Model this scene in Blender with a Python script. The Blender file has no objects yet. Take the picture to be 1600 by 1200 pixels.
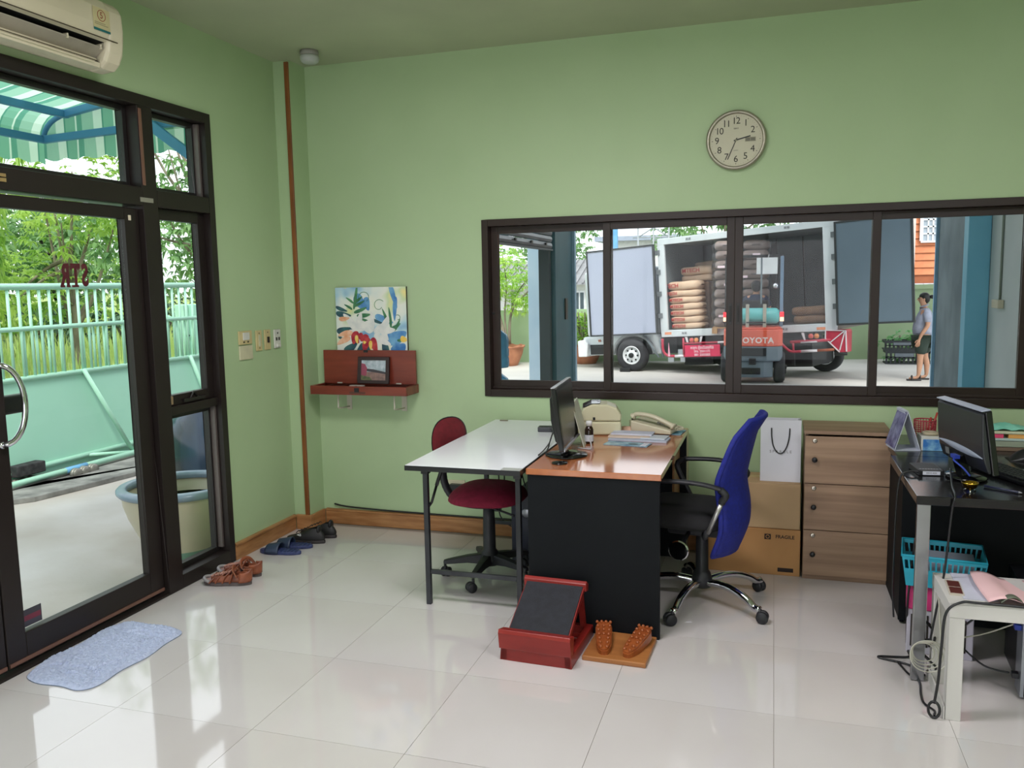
import bpy, math, random
import numpy as np
from mathutils import Matrix, Vector, Euler

PI = math.pi
random.seed(7)
rng = np.random.default_rng(7)
SC = bpy.context.scene
COL = SC.collection

# ------------------------------------------------------------------ camera
CAM_H = 1.58
YAW, PITCH, ROLL, FPX = 0.30364, 0.118629, 0.018843, 1306.6
_f = np.array([-math.sin(YAW)*math.cos(PITCH), math.cos(YAW)*math.cos(PITCH), -math.sin(PITCH)])
_r = np.array([math.cos(YAW), math.sin(YAW), 0.0])
_d = np.cross(_f, _r)
_r2 = _r*math.cos(ROLL) + _d*math.sin(ROLL)
_d2 = _d*math.cos(ROLL) - _r*math.sin(ROLL)
cam_data = bpy.data.cameras.new('camera')
cam = bpy.data.objects.new('camera', cam_data)
COL.objects.link(cam)
cam.matrix_world = Matrix(((_r2[0], -_d2[0], -_f[0], 0), (_r2[1], -_d2[1], -_f[1], 0), (_r2[2], -_d2[2], -_f[2], CAM_H), (0, 0, 0, 1)))
cam_data.sensor_width = 36
cam_data.lens = FPX/1600*36
cam_data.clip_start = 0.05
cam_data.clip_end = 400
SC.camera = cam

# ------------------------------------------------------------------ light
SC.view_settings.view_transform = 'Standard'
SC.view_settings.look = 'None'
SC.view_settings.exposure = 0.0
SC.view_settings.gamma = 1
SC.view_settings.use_curve_mapping = False
W = bpy.data.worlds.new('sky'); SC.world = W; W.use_nodes = True
_bg = W.node_tree.nodes['Background']
_bg.inputs['Color'].default_value = (0.90, 0.93, 1.0, 1)
_bg.inputs['Strength'].default_value = 2.15
sun_d = bpy.data.lights.new('sun', 'SUN'); sun_d.energy = 2.8; sun_d.angle = math.radians(14); sun_d.color = (1, 0.97, 0.92)
sun = bpy.data.objects.new('sun', sun_d); COL.objects.link(sun)
sun.rotation_euler = (math.radians(34), math.radians(22), 0)

def area_fill(name, loc, rot, sx, sy, power, col=(0.985, 0.93, 1.0)):
    d = bpy.data.lights.new(name, 'AREA'); d.shape = 'RECTANGLE'; d.size = sx; d.size_y = sy
    d.energy = power; d.color = col
    o = bpy.data.objects.new(name, d); COL.objects.link(o)
    o.location = loc; o.rotation_euler = rot
    return o
# added area light filling the room from the unseen wall behind the photographer
area_fill('rear_window_fill', (-1.0, -2.80, 1.35), (math.radians(62), 0, 0), 3.4, 1.7, 50)
# added ceiling lamps out of view, there to brighten the room
for _x, _y in ((-1.12, 2.5), (1.5, 1.2)):
    area_fill('added_ceiling_fill', (_x, _y, 2.915), (0, 0, 0), 0.9, 0.5, 57, (0.985, 0.93, 0.985))

# ------------------------------------------------------------------ materials
def s2l(c):
    c = c/255.0
    return c/12.92 if c <= 0.04045 else ((c+0.055)/1.055)**2.4
def rgb(c): return (s2l(c[0]), s2l(c[1]), s2l(c[2]), 1)
MATS = {}
def mat(name, c, rough=0.6, metal=0.0, spec=0.5, c2=None, scale=8.0, stretch=(1, 1, 1), bump=0.0, bscale=60.0, coat=0.0, emit=0.0, detail=4, lo=0.35, hi=0.65, ior=None):
    if name in MATS: return MATS[name]
    m = bpy.data.materials.new(name); m.use_nodes = True
    nt = m.node_tree; b = nt.nodes['Principled BSDF']
    b.inputs['Base Color'].default_value = rgb(c)
    b.inputs['Roughness'].default_value = rough
    b.inputs['Metallic'].default_value = metal
    b.inputs['Specular IOR Level'].default_value = spec
    if ior: b.inputs['IOR'].default_value = ior
    if coat: b.inputs['Coat Weight'].default_value = coat; b.inputs['Coat Roughness'].default_value = 0.08
    if emit:
        b.inputs['Emission Color'].default_value = rgb(c); b.inputs['Emission Strength'].default_value = emit
    tc = nt.nodes.new('ShaderNodeTexCoord'); mp = nt.nodes.new('ShaderNodeMapping')
    mp.inputs['Scale'].default_value = stretch
    nt.links.new(tc.outputs['Object'], mp.inputs['Vector'])
    if c2 is None:
        c2 = tuple(max(0, v*0.93) for v in c)
    n = nt.nodes.new('ShaderNodeTexNoise'); n.inputs['Scale'].default_value = scale; n.inputs['Detail'].default_value = detail
    r = nt.nodes.new('ShaderNodeValToRGB')
    r.color_ramp.elements[0].position = lo; r.color_ramp.elements[1].position = hi
    r.color_ramp.elements[0].color = rgb(c2); r.color_ramp.elements[1].color = rgb(c)
    nt.links.new(mp.outputs['Vector'], n.inputs['Vector'])
    nt.links.new(n.outputs['Fac'], r.inputs['Fac'])
    nt.links.new(r.outputs['Color'], b.inputs['Base Color'])
    if bump:
        n2 = nt.nodes.new('ShaderNodeTexNoise'); n2.inputs['Scale'].default_value = bscale; n2.inputs['Detail'].default_value = 3
        bp = nt.nodes.new('ShaderNodeBump'); bp.inputs['Strength'].default_value = bump; bp.inputs['Distance'].default_value = 0.01
        nt.links.new(mp.outputs['Vector'], n2.inputs['Vector'])
        nt.links.new(n2.outputs['Fac'], bp.inputs['Height']); nt.links.new(bp.outputs['Normal'], b.inputs['Normal'])
    MATS[name] = m
    return m

def leafmat(name, c, c2, trans=0.35, scale=1.5, rough=0.45):
    m = mat(name, c, rough=rough, c2=c2, scale=scale)
    nt = m.node_tree; b = nt.nodes['Principled BSDF']; out = nt.nodes['Material Output']
    t = nt.nodes.new('ShaderNodeBsdfTranslucent'); mx = nt.nodes.new('ShaderNodeMixShader'); mx.inputs[0].default_value = trans
    src = b.inputs['Base Color'].links[0].from_socket
    nt.links.new(src, t.inputs['Color'])
    nt.links.new(b.outputs[0], mx.inputs[1]); nt.links.new(t.outputs[0], mx.inputs[2]); nt.links.new(mx.outputs[0], out.inputs['Surface'])
    return m

def glassmat(name, tint=(1, 1, 1), refl=0.05, ior=1.5):
    m = bpy.data.materials.new(name); m.use_nodes = True
    nt = m.node_tree; nt.nodes.remove(nt.nodes['Principled BSDF']); out = nt.nodes['Material Output']
    t = nt.nodes.new('ShaderNodeBsdfTransparent'); t.inputs['Color'].default_value = (*tint, 1)
    g = nt.nodes.new('ShaderNodeBsdfGlossy'); g.inputs['Roughness'].default_value = 0.0
    fr = nt.nodes.new('ShaderNodeFresnel'); fr.inputs['IOR'].default_value = ior
    mx = nt.nodes.new('ShaderNodeMixShader')
    ge = nt.nodes.new('ShaderNodeNewGeometry'); mm = nt.nodes.new('ShaderNodeMix'); mm.data_type = 'FLOAT'   # same reflectance on both faces of a thin pane
    nt.links.new(ge.outputs['Backfacing'], mm.inputs[0]); mm.inputs[2].default_value = ior; mm.inputs[3].default_value = 1/ior
    nt.links.new(mm.outputs[0], fr.inputs['IOR'])
    nt.links.new(fr.outputs[0], mx.inputs[0]); nt.links.new(t.outputs[0], mx.inputs[1]); nt.links.new(g.outputs[0], mx.inputs[2])
    nt.links.new(mx.outputs[0], out.inputs['Surface'])
    MATS[name] = m
    return m
GLASS = glassmat('window_glass', (0.96, 0.98, 0.97), ior=1.22)
FILM = glassmat('stretch_film', (0.93, 0.94, 0.96), ior=1.55)

# ------------------------------------------------------------------ geometry helpers
def TM(loc=(0, 0, 0), rot=(0, 0, 0), sc=(1, 1, 1)):
    return Matrix.Translation(Vector(loc)) @ Euler(rot).to_matrix().to_4x4() @ Matrix.Diagonal(Vector((*sc, 1)))

class G:
    def __init__(s, T=None): s.v = []; s.f = []; s.mi = []; s.sm = []; s.T = T
    def add(s, vs, fs, mi=0, smooth=False, T=None):
        b = len(s.v)
        if T is not None: vs = [T @ Vector(v) for v in vs]
        if s.T is not None: vs = [s.T @ Vector(v) for v in vs]
        s.v += [tuple(v) for v in vs]
        for f in fs:
            s.f.append([b+i for i in f]); s.mi.append(mi); s.sm.append(smooth)
        return s
    def box(s, x0, y0, z0, x1, y1, z1, mi=0, T=None):
        vs = [(x0, y0, z0), (x1, y0, z0), (x1, y1, z0), (x0, y1, z0), (x0, y0, z1), (x1, y0, z1), (x1, y1, z1), (x0, y1, z1)]
        return s.add(vs, [(3, 2, 1, 0), (4, 5, 6, 7), (0, 1, 5, 4), (1, 2, 6, 5), (2, 3, 7, 6), (3, 0, 4, 7)], mi, False, T)
    def cbox(s, c, sz, mi=0, rot=(0, 0, 0)):
        hx, hy, hz = sz[0]/2, sz[1]/2, sz[2]/2
        return s.box(-hx, -hy, -hz, hx, hy, hz, mi, TM(c, rot))
    def hexa(s, p, mi=0):   # 8 corners: bottom 4 then top 4, counterclockwise
        return s.add(p, [(3, 2, 1, 0), (4, 5, 6, 7), (0, 1, 5, 4), (1, 2, 6, 5), (2, 3, 7, 6), (3, 0, 4, 7)], mi)
    def bar(s, a, b, w, h, mi=0, up=(0, 0, 1)):   # box section from a to b
        a = Vector(a); b = Vector(b); d = b-a; L = d.length; z = d.normalized(); u = Vector(up)
        if abs(z.dot(u)) > 0.98: u = Vector((0, 1, 0))
        x = u.cross(z).normalized(); y = z.cross(x)
        T = Matrix((( x[0], y[0], z[0], a[0]), (x[1], y[1], z[1], a[1]), (x[2], y[2], z[2], a[2]), (0, 0, 0, 1)))
        return s.box(-w/2, -h/2, 0, w/2, h/2, L, mi, T)
    def tube(s, pts, r, n=8, mi=0, closed=False, caps=True, T=None, flat=1.0, up=None):
        P = [Vector(p) for p in pts]; m = len(P)
        R = r if hasattr(r, '__len__') else [r]*m
        vs = []; prev = None
        for i in range(m):
            if closed: t = P[(i+1) % m]-P[i-1]
            elif i == 0: t = P[1]-P[0]
            elif i == m-1: t = P[-1]-P[-2]
            else: t = P[i+1]-P[i-1]
            if t.length < 1e-9: t = Vector((0, 0, 1))
            t.normalize()
            if prev is None:
                u = Vector(up) if up else (Vector((0, 0, 1)) if abs(t.z) < 0.9 else Vector((1, 0, 0)))
            else: u = prev
            x = (u - t*u.dot(t)); x.normalize(); prev = x
            y = t.cross(x)
            for k in range(n):
                a = 2*PI*k/n
                vs.append(P[i] + x*math.cos(a)*R[i]*flat + y*math.sin(a)*R[i])
        fs = []
        for i in range(m if closed else m-1):
            j = (i+1) % m
            for k in range(n):
                k2 = (k+1) % n
                fs.append((i*n+k, i*n+k2, j*n+k2, j*n+k))
        if caps and not closed:
            fs.append(tuple(range(n))[::-1]); fs.append(tuple((m-1)*n+k for k in range(n)))
        return s.add(vs, fs, mi, True, T)
    def lathe(s, prof, n=24, mi=0, T=None, smooth=True, sx=1.0, sy=1.0, caps=True):
        vs = []; fs = []; m = len(prof)
        for (r, z) in prof:
            for k in range(n):
                a = 2*PI*k/n; vs.append((r*math.cos(a)*sx, r*math.sin(a)*sy, z))
        for i in range(m-1):
            for k in range(n):
                k2 = (k+1) % n
                fs.append((i*n+k, i*n+k2, (i+1)*n+k2, (i+1)*n+k))
        if caps and prof[0][0] > 1e-6: fs.append(tuple(range(n))[::-1])
        if caps and prof[-1][0] > 1e-6: fs.append(tuple((m-1)*n+k for k in range(n)))
        return s.add(vs, fs, mi, smooth, T)
    def prism(s, poly, a, b, axis='y', mi=0, T=None, smooth=False):   # poly extruded along axis from a to b
        n = len(poly)
        def pt(p, t):
            return {'x': (t, p[0], p[1]), 'y': (p[0], t, p[1]), 'z': (p[0], p[1], t)}[axis]
        vs = [pt(p, a) for p in poly]+[pt(p, b) for p in poly]
        fs = [tuple(range(n)), tuple(range(n, 2*n))[::-1]]
        base = len(s.v)
        s.add(vs, fs, mi, False, T)
        s.add(vs, [(i, n+i, n+(i+1) % n, (i+1) % n) for i in range(n)], mi, smooth, T)
        return s
    def grid(s, fn, nu, nv, mi=0, T=None, smooth=True, wrap=False):
        vs = [fn(i/(nu-1), j/(nv-1)) for j in range(nv) for i in range(nu)]
        fs = [(j*nu+i, j*nu+i+1, (j+1)*nu+i+1, (j+1)*nu+i) for j in range(nv-1) for i in range(nu-1)]
        return s.add(vs, fs, mi, smooth, T)
    def ball(s, c, r, mi=0, n=12, sc=(1, 1, 1), T=None, rot=(0, 0, 0)):
        m = max(4, n//2)
        prof = [(max(1e-7, r*math.sin(PI*i/m)) if 0 < i < m else 1e-7, -r*math.cos(PI*i/m)) for i in range(m+1)]
        M = TM(c, rot, sc)
        if T is not None: M = T @ M
        return s.lathe(prof, n, mi, M)
    def obj(s, name, mats, parent=None, bevel=0.0, seg=2, sub=0, loc=None, rot=None, solid=0.0, recalc=True):
        me = bpy.data.meshes.new(name)
        me.from_pydata(s.v, [], s.f)
        if not isinstance(mats, (list, tuple)): mats = [mats]
        for m in mats: me.materials.append(m)
        me.polygons.foreach_set('material_index', s.mi)
        me.polygons.foreach_set('use_smooth', s.sm)
        me.update()
        if recalc and len(s.v) < 20000:
            import bmesh
            bm = bmesh.new(); bm.from_mesh(me)
            bmesh.ops.remove_doubles(bm, verts=bm.verts, dist=1e-6)
            bmesh.ops.recalc_face_normals(bm, faces=bm.faces); bm.to_mesh(me); bm.free()
        o = bpy.data.objects.new(name, me); COL.objects.link(o)
        if parent is not None: o.parent = parent
        if loc is not None: o.location = loc
        if rot is not None: o.rotation_euler = rot
        if solid:
            md = o.modifiers.new('solid', 'SOLIDIFY'); md.thickness = solid; md.offset = 0
        if bevel:
            md = o.modifiers.new('bevel', 'BEVEL'); md.width = bevel; md.segments = seg; md.limit_method = 'ANGLE'; md.angle_limit = math.radians(40)
            md.harden_normals = False
        if sub:
            md = o.modifiers.new('sub', 'SUBSURF'); md.levels = sub; md.render_levels = sub
        return o

def tag(o, label=None, cat=None, group=None, kind=None):
    if label: o['label'] = label
    if cat: o['category'] = cat
    if group: o['group'] = group
    if kind: o['kind'] = kind
    return o
def thing(name, label, cat, loc=(0, 0, 0), rz=0.0, group=None, rot=None):
    o = bpy.data.objects.new(name, None); COL.objects.link(o); o.empty_display_size = 0.05
    o.location = loc; o.rotation_euler = rot if rot else (0, 0, rz)
    return tag(o, label, cat, group)
def struct(name, g, m, parent=None, **k):
    o = g.obj(name, m, parent, **k)
    if parent is None: o['kind'] = 'structure'
    return o
def copy_tree(o, parent=None, **lab):
    c = o.copy(); COL.objects.link(c)
    c.parent = parent
    for ch in list(o.children): copy_tree(ch, c)
    for k, v in lab.items(): c[k] = v
    return c
def curve_pts(P, n=6, closed=False):   # catmull-rom
    P = [Vector(p) for p in P]; out = []; m = len(P)
    rngi = range(m) if closed else range(m-1)
    for i in rngi:
        p0 = P[i-1] if (closed or i > 0) else P[0]; p1 = P[i]; p2 = P[(i+1) % m]
        p3 = P[(i+2) % m] if (closed or i+2 < m) else P[-1]
        for k in range(n):
            t = k/n
            out.append(0.5*((2*p1)+(-p0+p2)*t+(2*p0-5*p1+4*p2-p3)*t*t+(-p0+3*p1-3*p2+p3)*t*t*t))
    if not closed: out.append(P[-1])
    return out
def lettering(body, size, m, parent, loc, rot, depth=0.001, name='lettering', align='CENTER', offset=0.0, sx=1.0, shear=0.0, space=1.0):
    c = bpy.data.curves.new(name, 'FONT'); c.body = body; c.size = size; c.extrude = depth; c.align_x = align; c.align_y = 'CENTER'
    c.offset = offset; c.shear = shear; c.space_character = space; c.resolution_u = 3
    o = bpy.data.objects.new(name, c); COL.objects.link(o)
    dg = bpy.context.evaluated_depsgraph_get()
    me = bpy.data.meshes.new_from_object(o.evaluated_get(dg))
    bpy.data.objects.remove(o)
    n = bpy.data.objects.new(name, me); COL.objects.link(n)
    me.materials.clear(); me.materials.append(m)
    n.parent = parent; n.location = loc; n.rotation_euler = rot; n.scale = (sx, 1, 1)
    return n
R90 = math.radians(90)
FACE_Y = (R90, 0, 0)            # text standing up, read from -y
FACE_X = (R90, 0, R90)          # read from +x
FACE_NX = (R90, 0, -R90)        # read from -x
# ================================================================== ROOM SHELL
WALLC = (174, 197, 154)
M_wall = mat('green_wall_paint', WALLC, rough=0.55, c2=(168, 192, 148), scale=1.5, bump=0.05, bscale=40)
M_ceil = mat('ceiling_paint', (184, 192, 160), rough=0.7, scale=1.2)
M_tile = mat('polished_tile', (208, 204, 202), rough=0.06, c2=(201, 196, 193), scale=1.2, spec=0.5, ior=1.9, bump=0.012, bscale=2.5)
M_joint = mat('tile_joint', (150, 141, 130), rough=0.9)
M_wood_trim = mat('teak_trim', (176, 128, 82), rough=0.35, c2=(150, 102, 60), scale=6, stretch=(1, 1, 6))
M_wood_strip = mat('brown_strip', (140, 84, 40), rough=0.4, c2=(112, 62, 26), scale=5, stretch=(6, 6, 0.6))
M_alu = mat('brown_aluminium', (46, 33, 27), rough=0.35, metal=0.0, spec=0.35, c2=(40, 29, 24), scale=3)
M_shop = mat('shopfront_aluminium', (36, 29, 27), rough=0.4, spec=0.35, scale=3)
M_alu_in = mat('dark_aluminium', (32, 29, 28), rough=0.4, spec=0.5, scale=3)
M_alu_red = mat('reddish_aluminium', (118, 84, 70), rough=0.35, scale=3)
M_grey_alu = mat('grey_reveal', (96, 88, 84), rough=0.4, scale=3)

XL, YB, ZC, XR, YR = -3.0, 4.9, 2.98, 3.0, -3.0

# floor slab and tiles
g = G(); g.box(XL-0.1, YR-0.1, -0.12, XR+0.1, YB+0.1, -0.0025)
floor = struct('floor', g, M_joint)
tile_me = {}
xs = [0.027+0.6*k for k in range(-6, 6)]; ys = [2.438+0.6*k for k in range(-10, 5)]
for i in range(len(xs)-1):
    for j in range(len(ys)-1):
        x0, x1, y0, y1 = max(xs[i], XL), min(xs[i+1], XR), max(ys[j], YR), min(ys[j+1], YB)
        if x1-x0 < 0.02 or y1-y0 < 0.02: continue
        key = (round(x1-x0, 3), round(y1-y0, 3))
        w, d = (x1-x0)/2-0.0008, (y1-y0)/2-0.0006
        if key not in tile_me:
            t = G(); t.box(-w, -d, -0.01, w, d, 0)
            o = t.obj('tile', M_tile, floor); tile_me[key] = o
        else:
            o = tile_me[key].copy(); COL.objects.link(o); o.parent = floor
        o.location = ((x0+x1)/2, (y0+y1)/2, 0)
        o.rotation_euler = (random.uniform(-1, 1)*0.0006, random.uniform(-1, 1)*0.0006, 0)

# back wall with window opening
WX0, WX1, WZ0, WZ1 = -1.71, 1.31, 0.89, 1.972
g = G()
g.box(XL-0.15, YB, -0.4, WX0, YB+0.14, 3.2); g.box(WX1, YB, -0.4, XR+0.15, YB+0.14, 3.2)
g.box(WX0, YB, -0.4, WX1, YB+0.14, WZ0); g.box(WX0, YB, WZ1, WX1, YB+0.14, 3.2)
struct('wall_back', g, M_wall)
# left wall with shop front opening
DY0, DY1, DZ1 = 0.99, 4.045, 2.54
g = G()
g.box(XL-0.15, DY1, -0.4, XL, YB, 3.2); g.box(XL-0.15, YR-0.15, -0.4, XL, DY0, 3.2); g.box(XL-0.15, DY0, DZ1, XL, DY1, 3.2)
g.box(XL-0.15, DY0, -0.4, XL, DY1, -0.0)
struct('wall_left', g, M_wall)
# right wall and rear wall with an unseen window added for the light
g = G(); g.box(XR, YR-0.15, -0.4, XR+0.15, YB, 3.2); struct('wall_right', g, M_wall)
g = G()
for (a, b, c, d) in ((XL, 0, -2.8, 3.0), (0.8, 0, XR, 3.0), (-2.8, 0, 0.8, 0.35), (-2.8, 2.35, 0.8, 3.0)):
    g.box(a, YR-0.15, b-0.0, c, YR, d)
struct('wall_rear', g, M_wall)
for n, (x0, z0, x1, z1) in enumerate(((-2.8, 0.35, 0.8, 2.35),)):
    g = G(); w = 0.05
    g.box(x0, YR-0.12, z0, x1, YR-0.04, z0+w); g.box(x0, YR-0.12, z1-w, x1, YR-0.04, z1)
    k = 4 if n == 0 else 2
    for i in range(k+1):
        x = x0+w/2+(x1-x0-w)*i/k; g.box(x-w/2, YR-0.12, z0+w, x+w/2, YR-0.04, z1-w)
    wo = struct('window_%d' % (n+2), g, M_alu, bevel=0.003)
    g = G(); g.box(x0+w, YR-0.085, z0+w, x1-w, YR-0.08, z1-w); g.obj('pane', GLASS, wo)
g = G(); g.box(XL-0.15, YR-0.15, ZC, XR+0.15, YB+0.14, ZC+0.15); struct('ceiling', g, M_ceil)
for n_, (x_, y_) in enumerate(((-1.12, 2.5), (1.5, 1.2))):
    g = G(); g.box(x_-0.47, y_-0.27, 2.925, x_+0.47, y_+0.27, ZC); struct('trim_%d' % (6+n_), g, mat('fitting_white', (220, 220, 216), 0.5), bevel=0.004)  # unseen housings for the added ceiling lamps, no trim of the room
# corner pier with the wood strip
g = G(); g.box(XL, 4.72, 0, -2.885, YB, ZC); struct('wall_corner', g, M_wall)
g = G(); g.box(-2.915, 4.706, 0.0, -2.887, 4.722, 2.97)
tag(g.obj('wood_strip', M_wood_strip, bevel=0.003), 'thin brown wooden strip running floor to ceiling up the corner pier', 'trim')
# baseboards
def board(g, x0, y0, x1, y1):
    g.box(x0, y0, 0, x1, y1, 0.1)
g = G(); g.box(XL, DY1+0.005, 0, XL+0.018, 4.70, 0.10); g.box(XL, DY1+0.005, 0.085, XL+0.024, 4.70, 0.1)
struct('baseboard_left', g, M_wood_trim, bevel=0.003)
g = G(); g.box(XL+0.018, 4.702, 0, -2.87, 4.719, 0.10); g.box(-2.884, 4.7195, 0, -2.867, YB-0.018, 0.10)
struct('baseboard_corner', g, M_wood_trim, bevel=0.003)
g = G(); g.box(-2.866, YB-0.018, 0, XR, YB, 0.10); g.box(-2.866, YB-0.023, 0.088, XR, YB, 0.10)
struct('baseboard_back', g, M_wood_trim, bevel=0.003)

# ---------------------------------------------------------------- back window
g = G(); fy0, fy1 = YB-0.012, YB+0.10; t = 0.052
g.box(WX0, fy0, WZ0, WX0+0.04, fy1, WZ1); g.box(WX1-0.04, fy0, WZ0, WX1, fy1, WZ1)
g.box(WX0+0.04, fy0, WZ0, WX1-0.04, fy1, WZ0+0.045); g.box(WX0+0.04, fy0, WZ1-0.04, WX1-0.04, fy1, WZ1)
g.box(WX0+0.04, fy0+0.045, WZ0+0.045, WX1-0.04, fy0+0.05, WZ0+0.06)
win = struct('window_1', g, M_alu, bevel=0.002)
# four sliding sashes: outer pair behind, inner pair in front
sashes = [(-1.67, -0.915, 0.05), (-0.965, -0.213, 0.018), (-0.213, 0.545, 0.018), (0.50, 1.27, 0.05)]
for i, (a, b, dy) in enumerate(sashes):
    y0 = YB+dy-0.012+0.012; y1 = y0+0.028; z0, z1 = WZ0+0.046, WZ1-0.041; st = 0.044; rl = 0.05
    g = G(); g.box(a, y0, z0, a+st, y1, z1); g.box(b-st, y0, z0, b, y1, z1); g.box(a+st, y0, z0, b-st, y1, z0+rl); g.box(a+st, y0, z1-0.042, b-st, y1, z1)
    s = g.obj('sash', M_alu, win, bevel=0.002)
    g = G(); g.box(a+st, y0+0.011, z0+rl, b-st, y0+0.016, z1-0.042); g.obj('pane', GLASS, s)
    if i in (1, 2):
        hx = b-st/2 if i == 1 else a+st/2
        g = G(); g.box(hx-0.010, y0-0.003, 1.33, hx+0.010, y0-0.0003, 1.45); g.box(hx-0.005, y0-0.006, 1.345, hx+0.005, y0-0.003, 1.435, 1)
        g.obj('pull', [M_alu_in, mat('dark_slot', (20, 18, 17), 0.5)], s, bevel=0.001)
    else:
        hx = a+0.005 if i == 0 else b-0.005
        g = G(); g.box(hx-0.014, y0-0.006, 1.395, hx+0.014, y0-0.0003, 1.41); g.obj('latch', mat('black_plastic', (22, 22, 24), 0.35), s, bevel=0.002)

# ---------------------------------------------------------------- shop front on the left
dx0, dx1 = XL-0.11, XL+0.018
g = G()
def fb(y0, z0, y1, z1, a=dx0, b=dx1, mi=0): g.box(a, y0, z0, b, y1, z1, mi)
fb(DY0, 0, DY0+0.055, DZ1); fb(DY1-0.05, 0, DY1, DZ1); fb(DY0+0.055, DZ1-0.055, DY1-0.05, DZ1)
fb(3.48, 0, 3.585, DZ1-0.055); fb(1.45, 0, 1.555, DZ1-0.055)
fb(1.555, 2.0, 3.48, 2.09); fb(3.585, 2.0, DY1-0.05, 2.085); fb(DY0+0.055, 2.0, 1.45, 2.085)
fb(3.585, 0, DY1-0.05, 0.075); fb(DY0+0.055, 0, 1.45, 0.075)
fb(1.555, 0.0, 3.48, 0.012)
fb(2.49, 2.09, 2.53, DZ1-0.055)
shop = struct('window_4', g, M_shop, bevel=0.003)
# grey inner reveals, reddish stop strips
g = G(); g.box(XL-0.085, DY1-0.065, 0.10, XL-0.02, DY1-0.0505, 0.93); g.box(XL-0.085, DY1-0.065, 2.09, XL-0.02, DY1-0.0505, 2.48)
g.obj('reveal', M_grey_alu, shop, bevel=0.001)
g = G(); g.box(XL+0.0182, 3.485, 2.10, XL+0.0222, 3.505, 2.47)
g.obj('wood_stop', M_alu_red, shop, bevel=0.001)
def lite(y0, z0, y1, z1, w, x=XL-0.07, name='glazing_bead', mm=M_alu_in):
    g = G(); a, b = x-0.02, x+0.02
    g.box(a, y0, z0, b, y0+w, z1); g.box(a, y1-w, z0, b, y1, z1); g.box(a, y0+w, z0, b, y1-w, z0+w); g.box(a, y0+w, z1-w, b, y1-w, z1)
    o = g.obj(name, mm, shop, bevel=0.002)
    g = G(); g.box(x-0.003, y0+w, z0+w, x+0.003, y1-w, z1-w); g.obj('pane', GLASS, o)
    return o
for (a, b) in ((3.586, DY1-0.051), (DY0+0.056, 1.449)):
    lite(a, 2.086, b, DZ1-0.056, 0.025)
    lite(a, 0.076, b, 0.93, 0.028)
    g = G(); g.box(dx0, a, 0.9305, XL, b, 0.975); g.obj('mid_rail', M_shop, shop, bevel=0.002)
    o = lite(a, 0.976, b, 1.999, 0.055, x=XL-0.045, name='casement', mm=M_shop)
    if a > 3:
        g = G(); g.box(XL-0.024, a+0.02, 0.985, XL-0.006, a+0.045, 1.03); g.obj('casement_lock', mat('tan_metal', (150, 128, 96), 0.4), o, bevel=0.002)
        g = G(); g.box(XL-0.024, 3.72, 0.985, XL-0.01, 3.90, 1.002); g.tube([(XL-0.018, 3.78, 1.0), (XL-0.018, 3.81, 1.03), (XL-0.018, 3.84, 1.0)], 0.006); g.obj('stay', M_alu_in, o)
lite(1.556, 2.091, 2.489, DZ1-0.056, 0.025); lite(2.531, 2.091, 3.479, DZ1-0.056, 0.025)

def door_leaf(n, y0, y1, hinge):
    x0, x1 = XL-0.055, XL-0.01; z0, z1 = 0.02, 1.985; st = 0.095
    g = G(); g.box(x0, y0, z0, x1, y0+st, z1); g.box(x0, y1-st, z0, x1, y1, z1); g.box(x0, y0+st, z0, x1, y1-st, z0+0.13); g.box(x0, y0+st, z1-0.055, x1, y1-st, z1)
    d = struct('door_%d' % n, g, M_shop, bevel=0.004)
    g = G(); g.box(x0+0.018, y0+st, z0+0.13, x0+0.026, y1-st, z1-0.055); g.obj('pane', GLASS, d)
    g = G(); g.box(x1, y0+0.004, 0.03, x1+0.006, y1-0.004, 0.045); g.obj('bottom_seal', M_alu_red, d)
    sgn = 1 if hinge > 0 else -1; ys = y0+0.05 if hinge > 0 else y1-0.05
    g = G()
    P = []
    for k in range(17):
        a = PI*k/16
        P.append((x1+0.012+0.055*math.sin(a)**0.7, ys+sgn*(0.006+0.075*math.sin(a)), 1.13-0.165*math.cos(a)))
    g.tube(P, 0.012, 10)
    g.tube([(x1-0.001, ys, P[0][2]), (x1+0.016, ys+sgn*0.006, P[0][2])], 0.014, 10); g.tube([(x1-0.001, ys, P[-1][2]), (x1+0.016, ys+sgn*0.006, P[-1][2])], 0.014, 10)
    g.obj('door_handle', mat('chrome', (215, 215, 220), 0.08, metal=1.0), d)
    return d
dr = door_leaf(1, 2.535, 3.472, 1); dl = door_leaf(2, 1.563, 2.528, -1)
g = G(); g.box(XL-0.10, 2.62, 1.075, XL-0.057, 2.79, 1.155); g.obj('lock_box', mat('black_plastic', (22, 22, 24), 0.35), dr, bevel=0.01)
# sticker low on the glass, with a dull red band
g = G(); g.box(XL-0.0368, 2.634, 0.16, XL-0.0361, 2.74, 0.235); g.box(XL-0.0360, 2.636, 0.185, XL-0.0356, 2.735, 0.208, 1)
g.obj('sticker', [mat('sticker_grey', (66, 62, 72), 0.5), mat('sticker_red', (128, 44, 66), 0.5)], dr)
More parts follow.
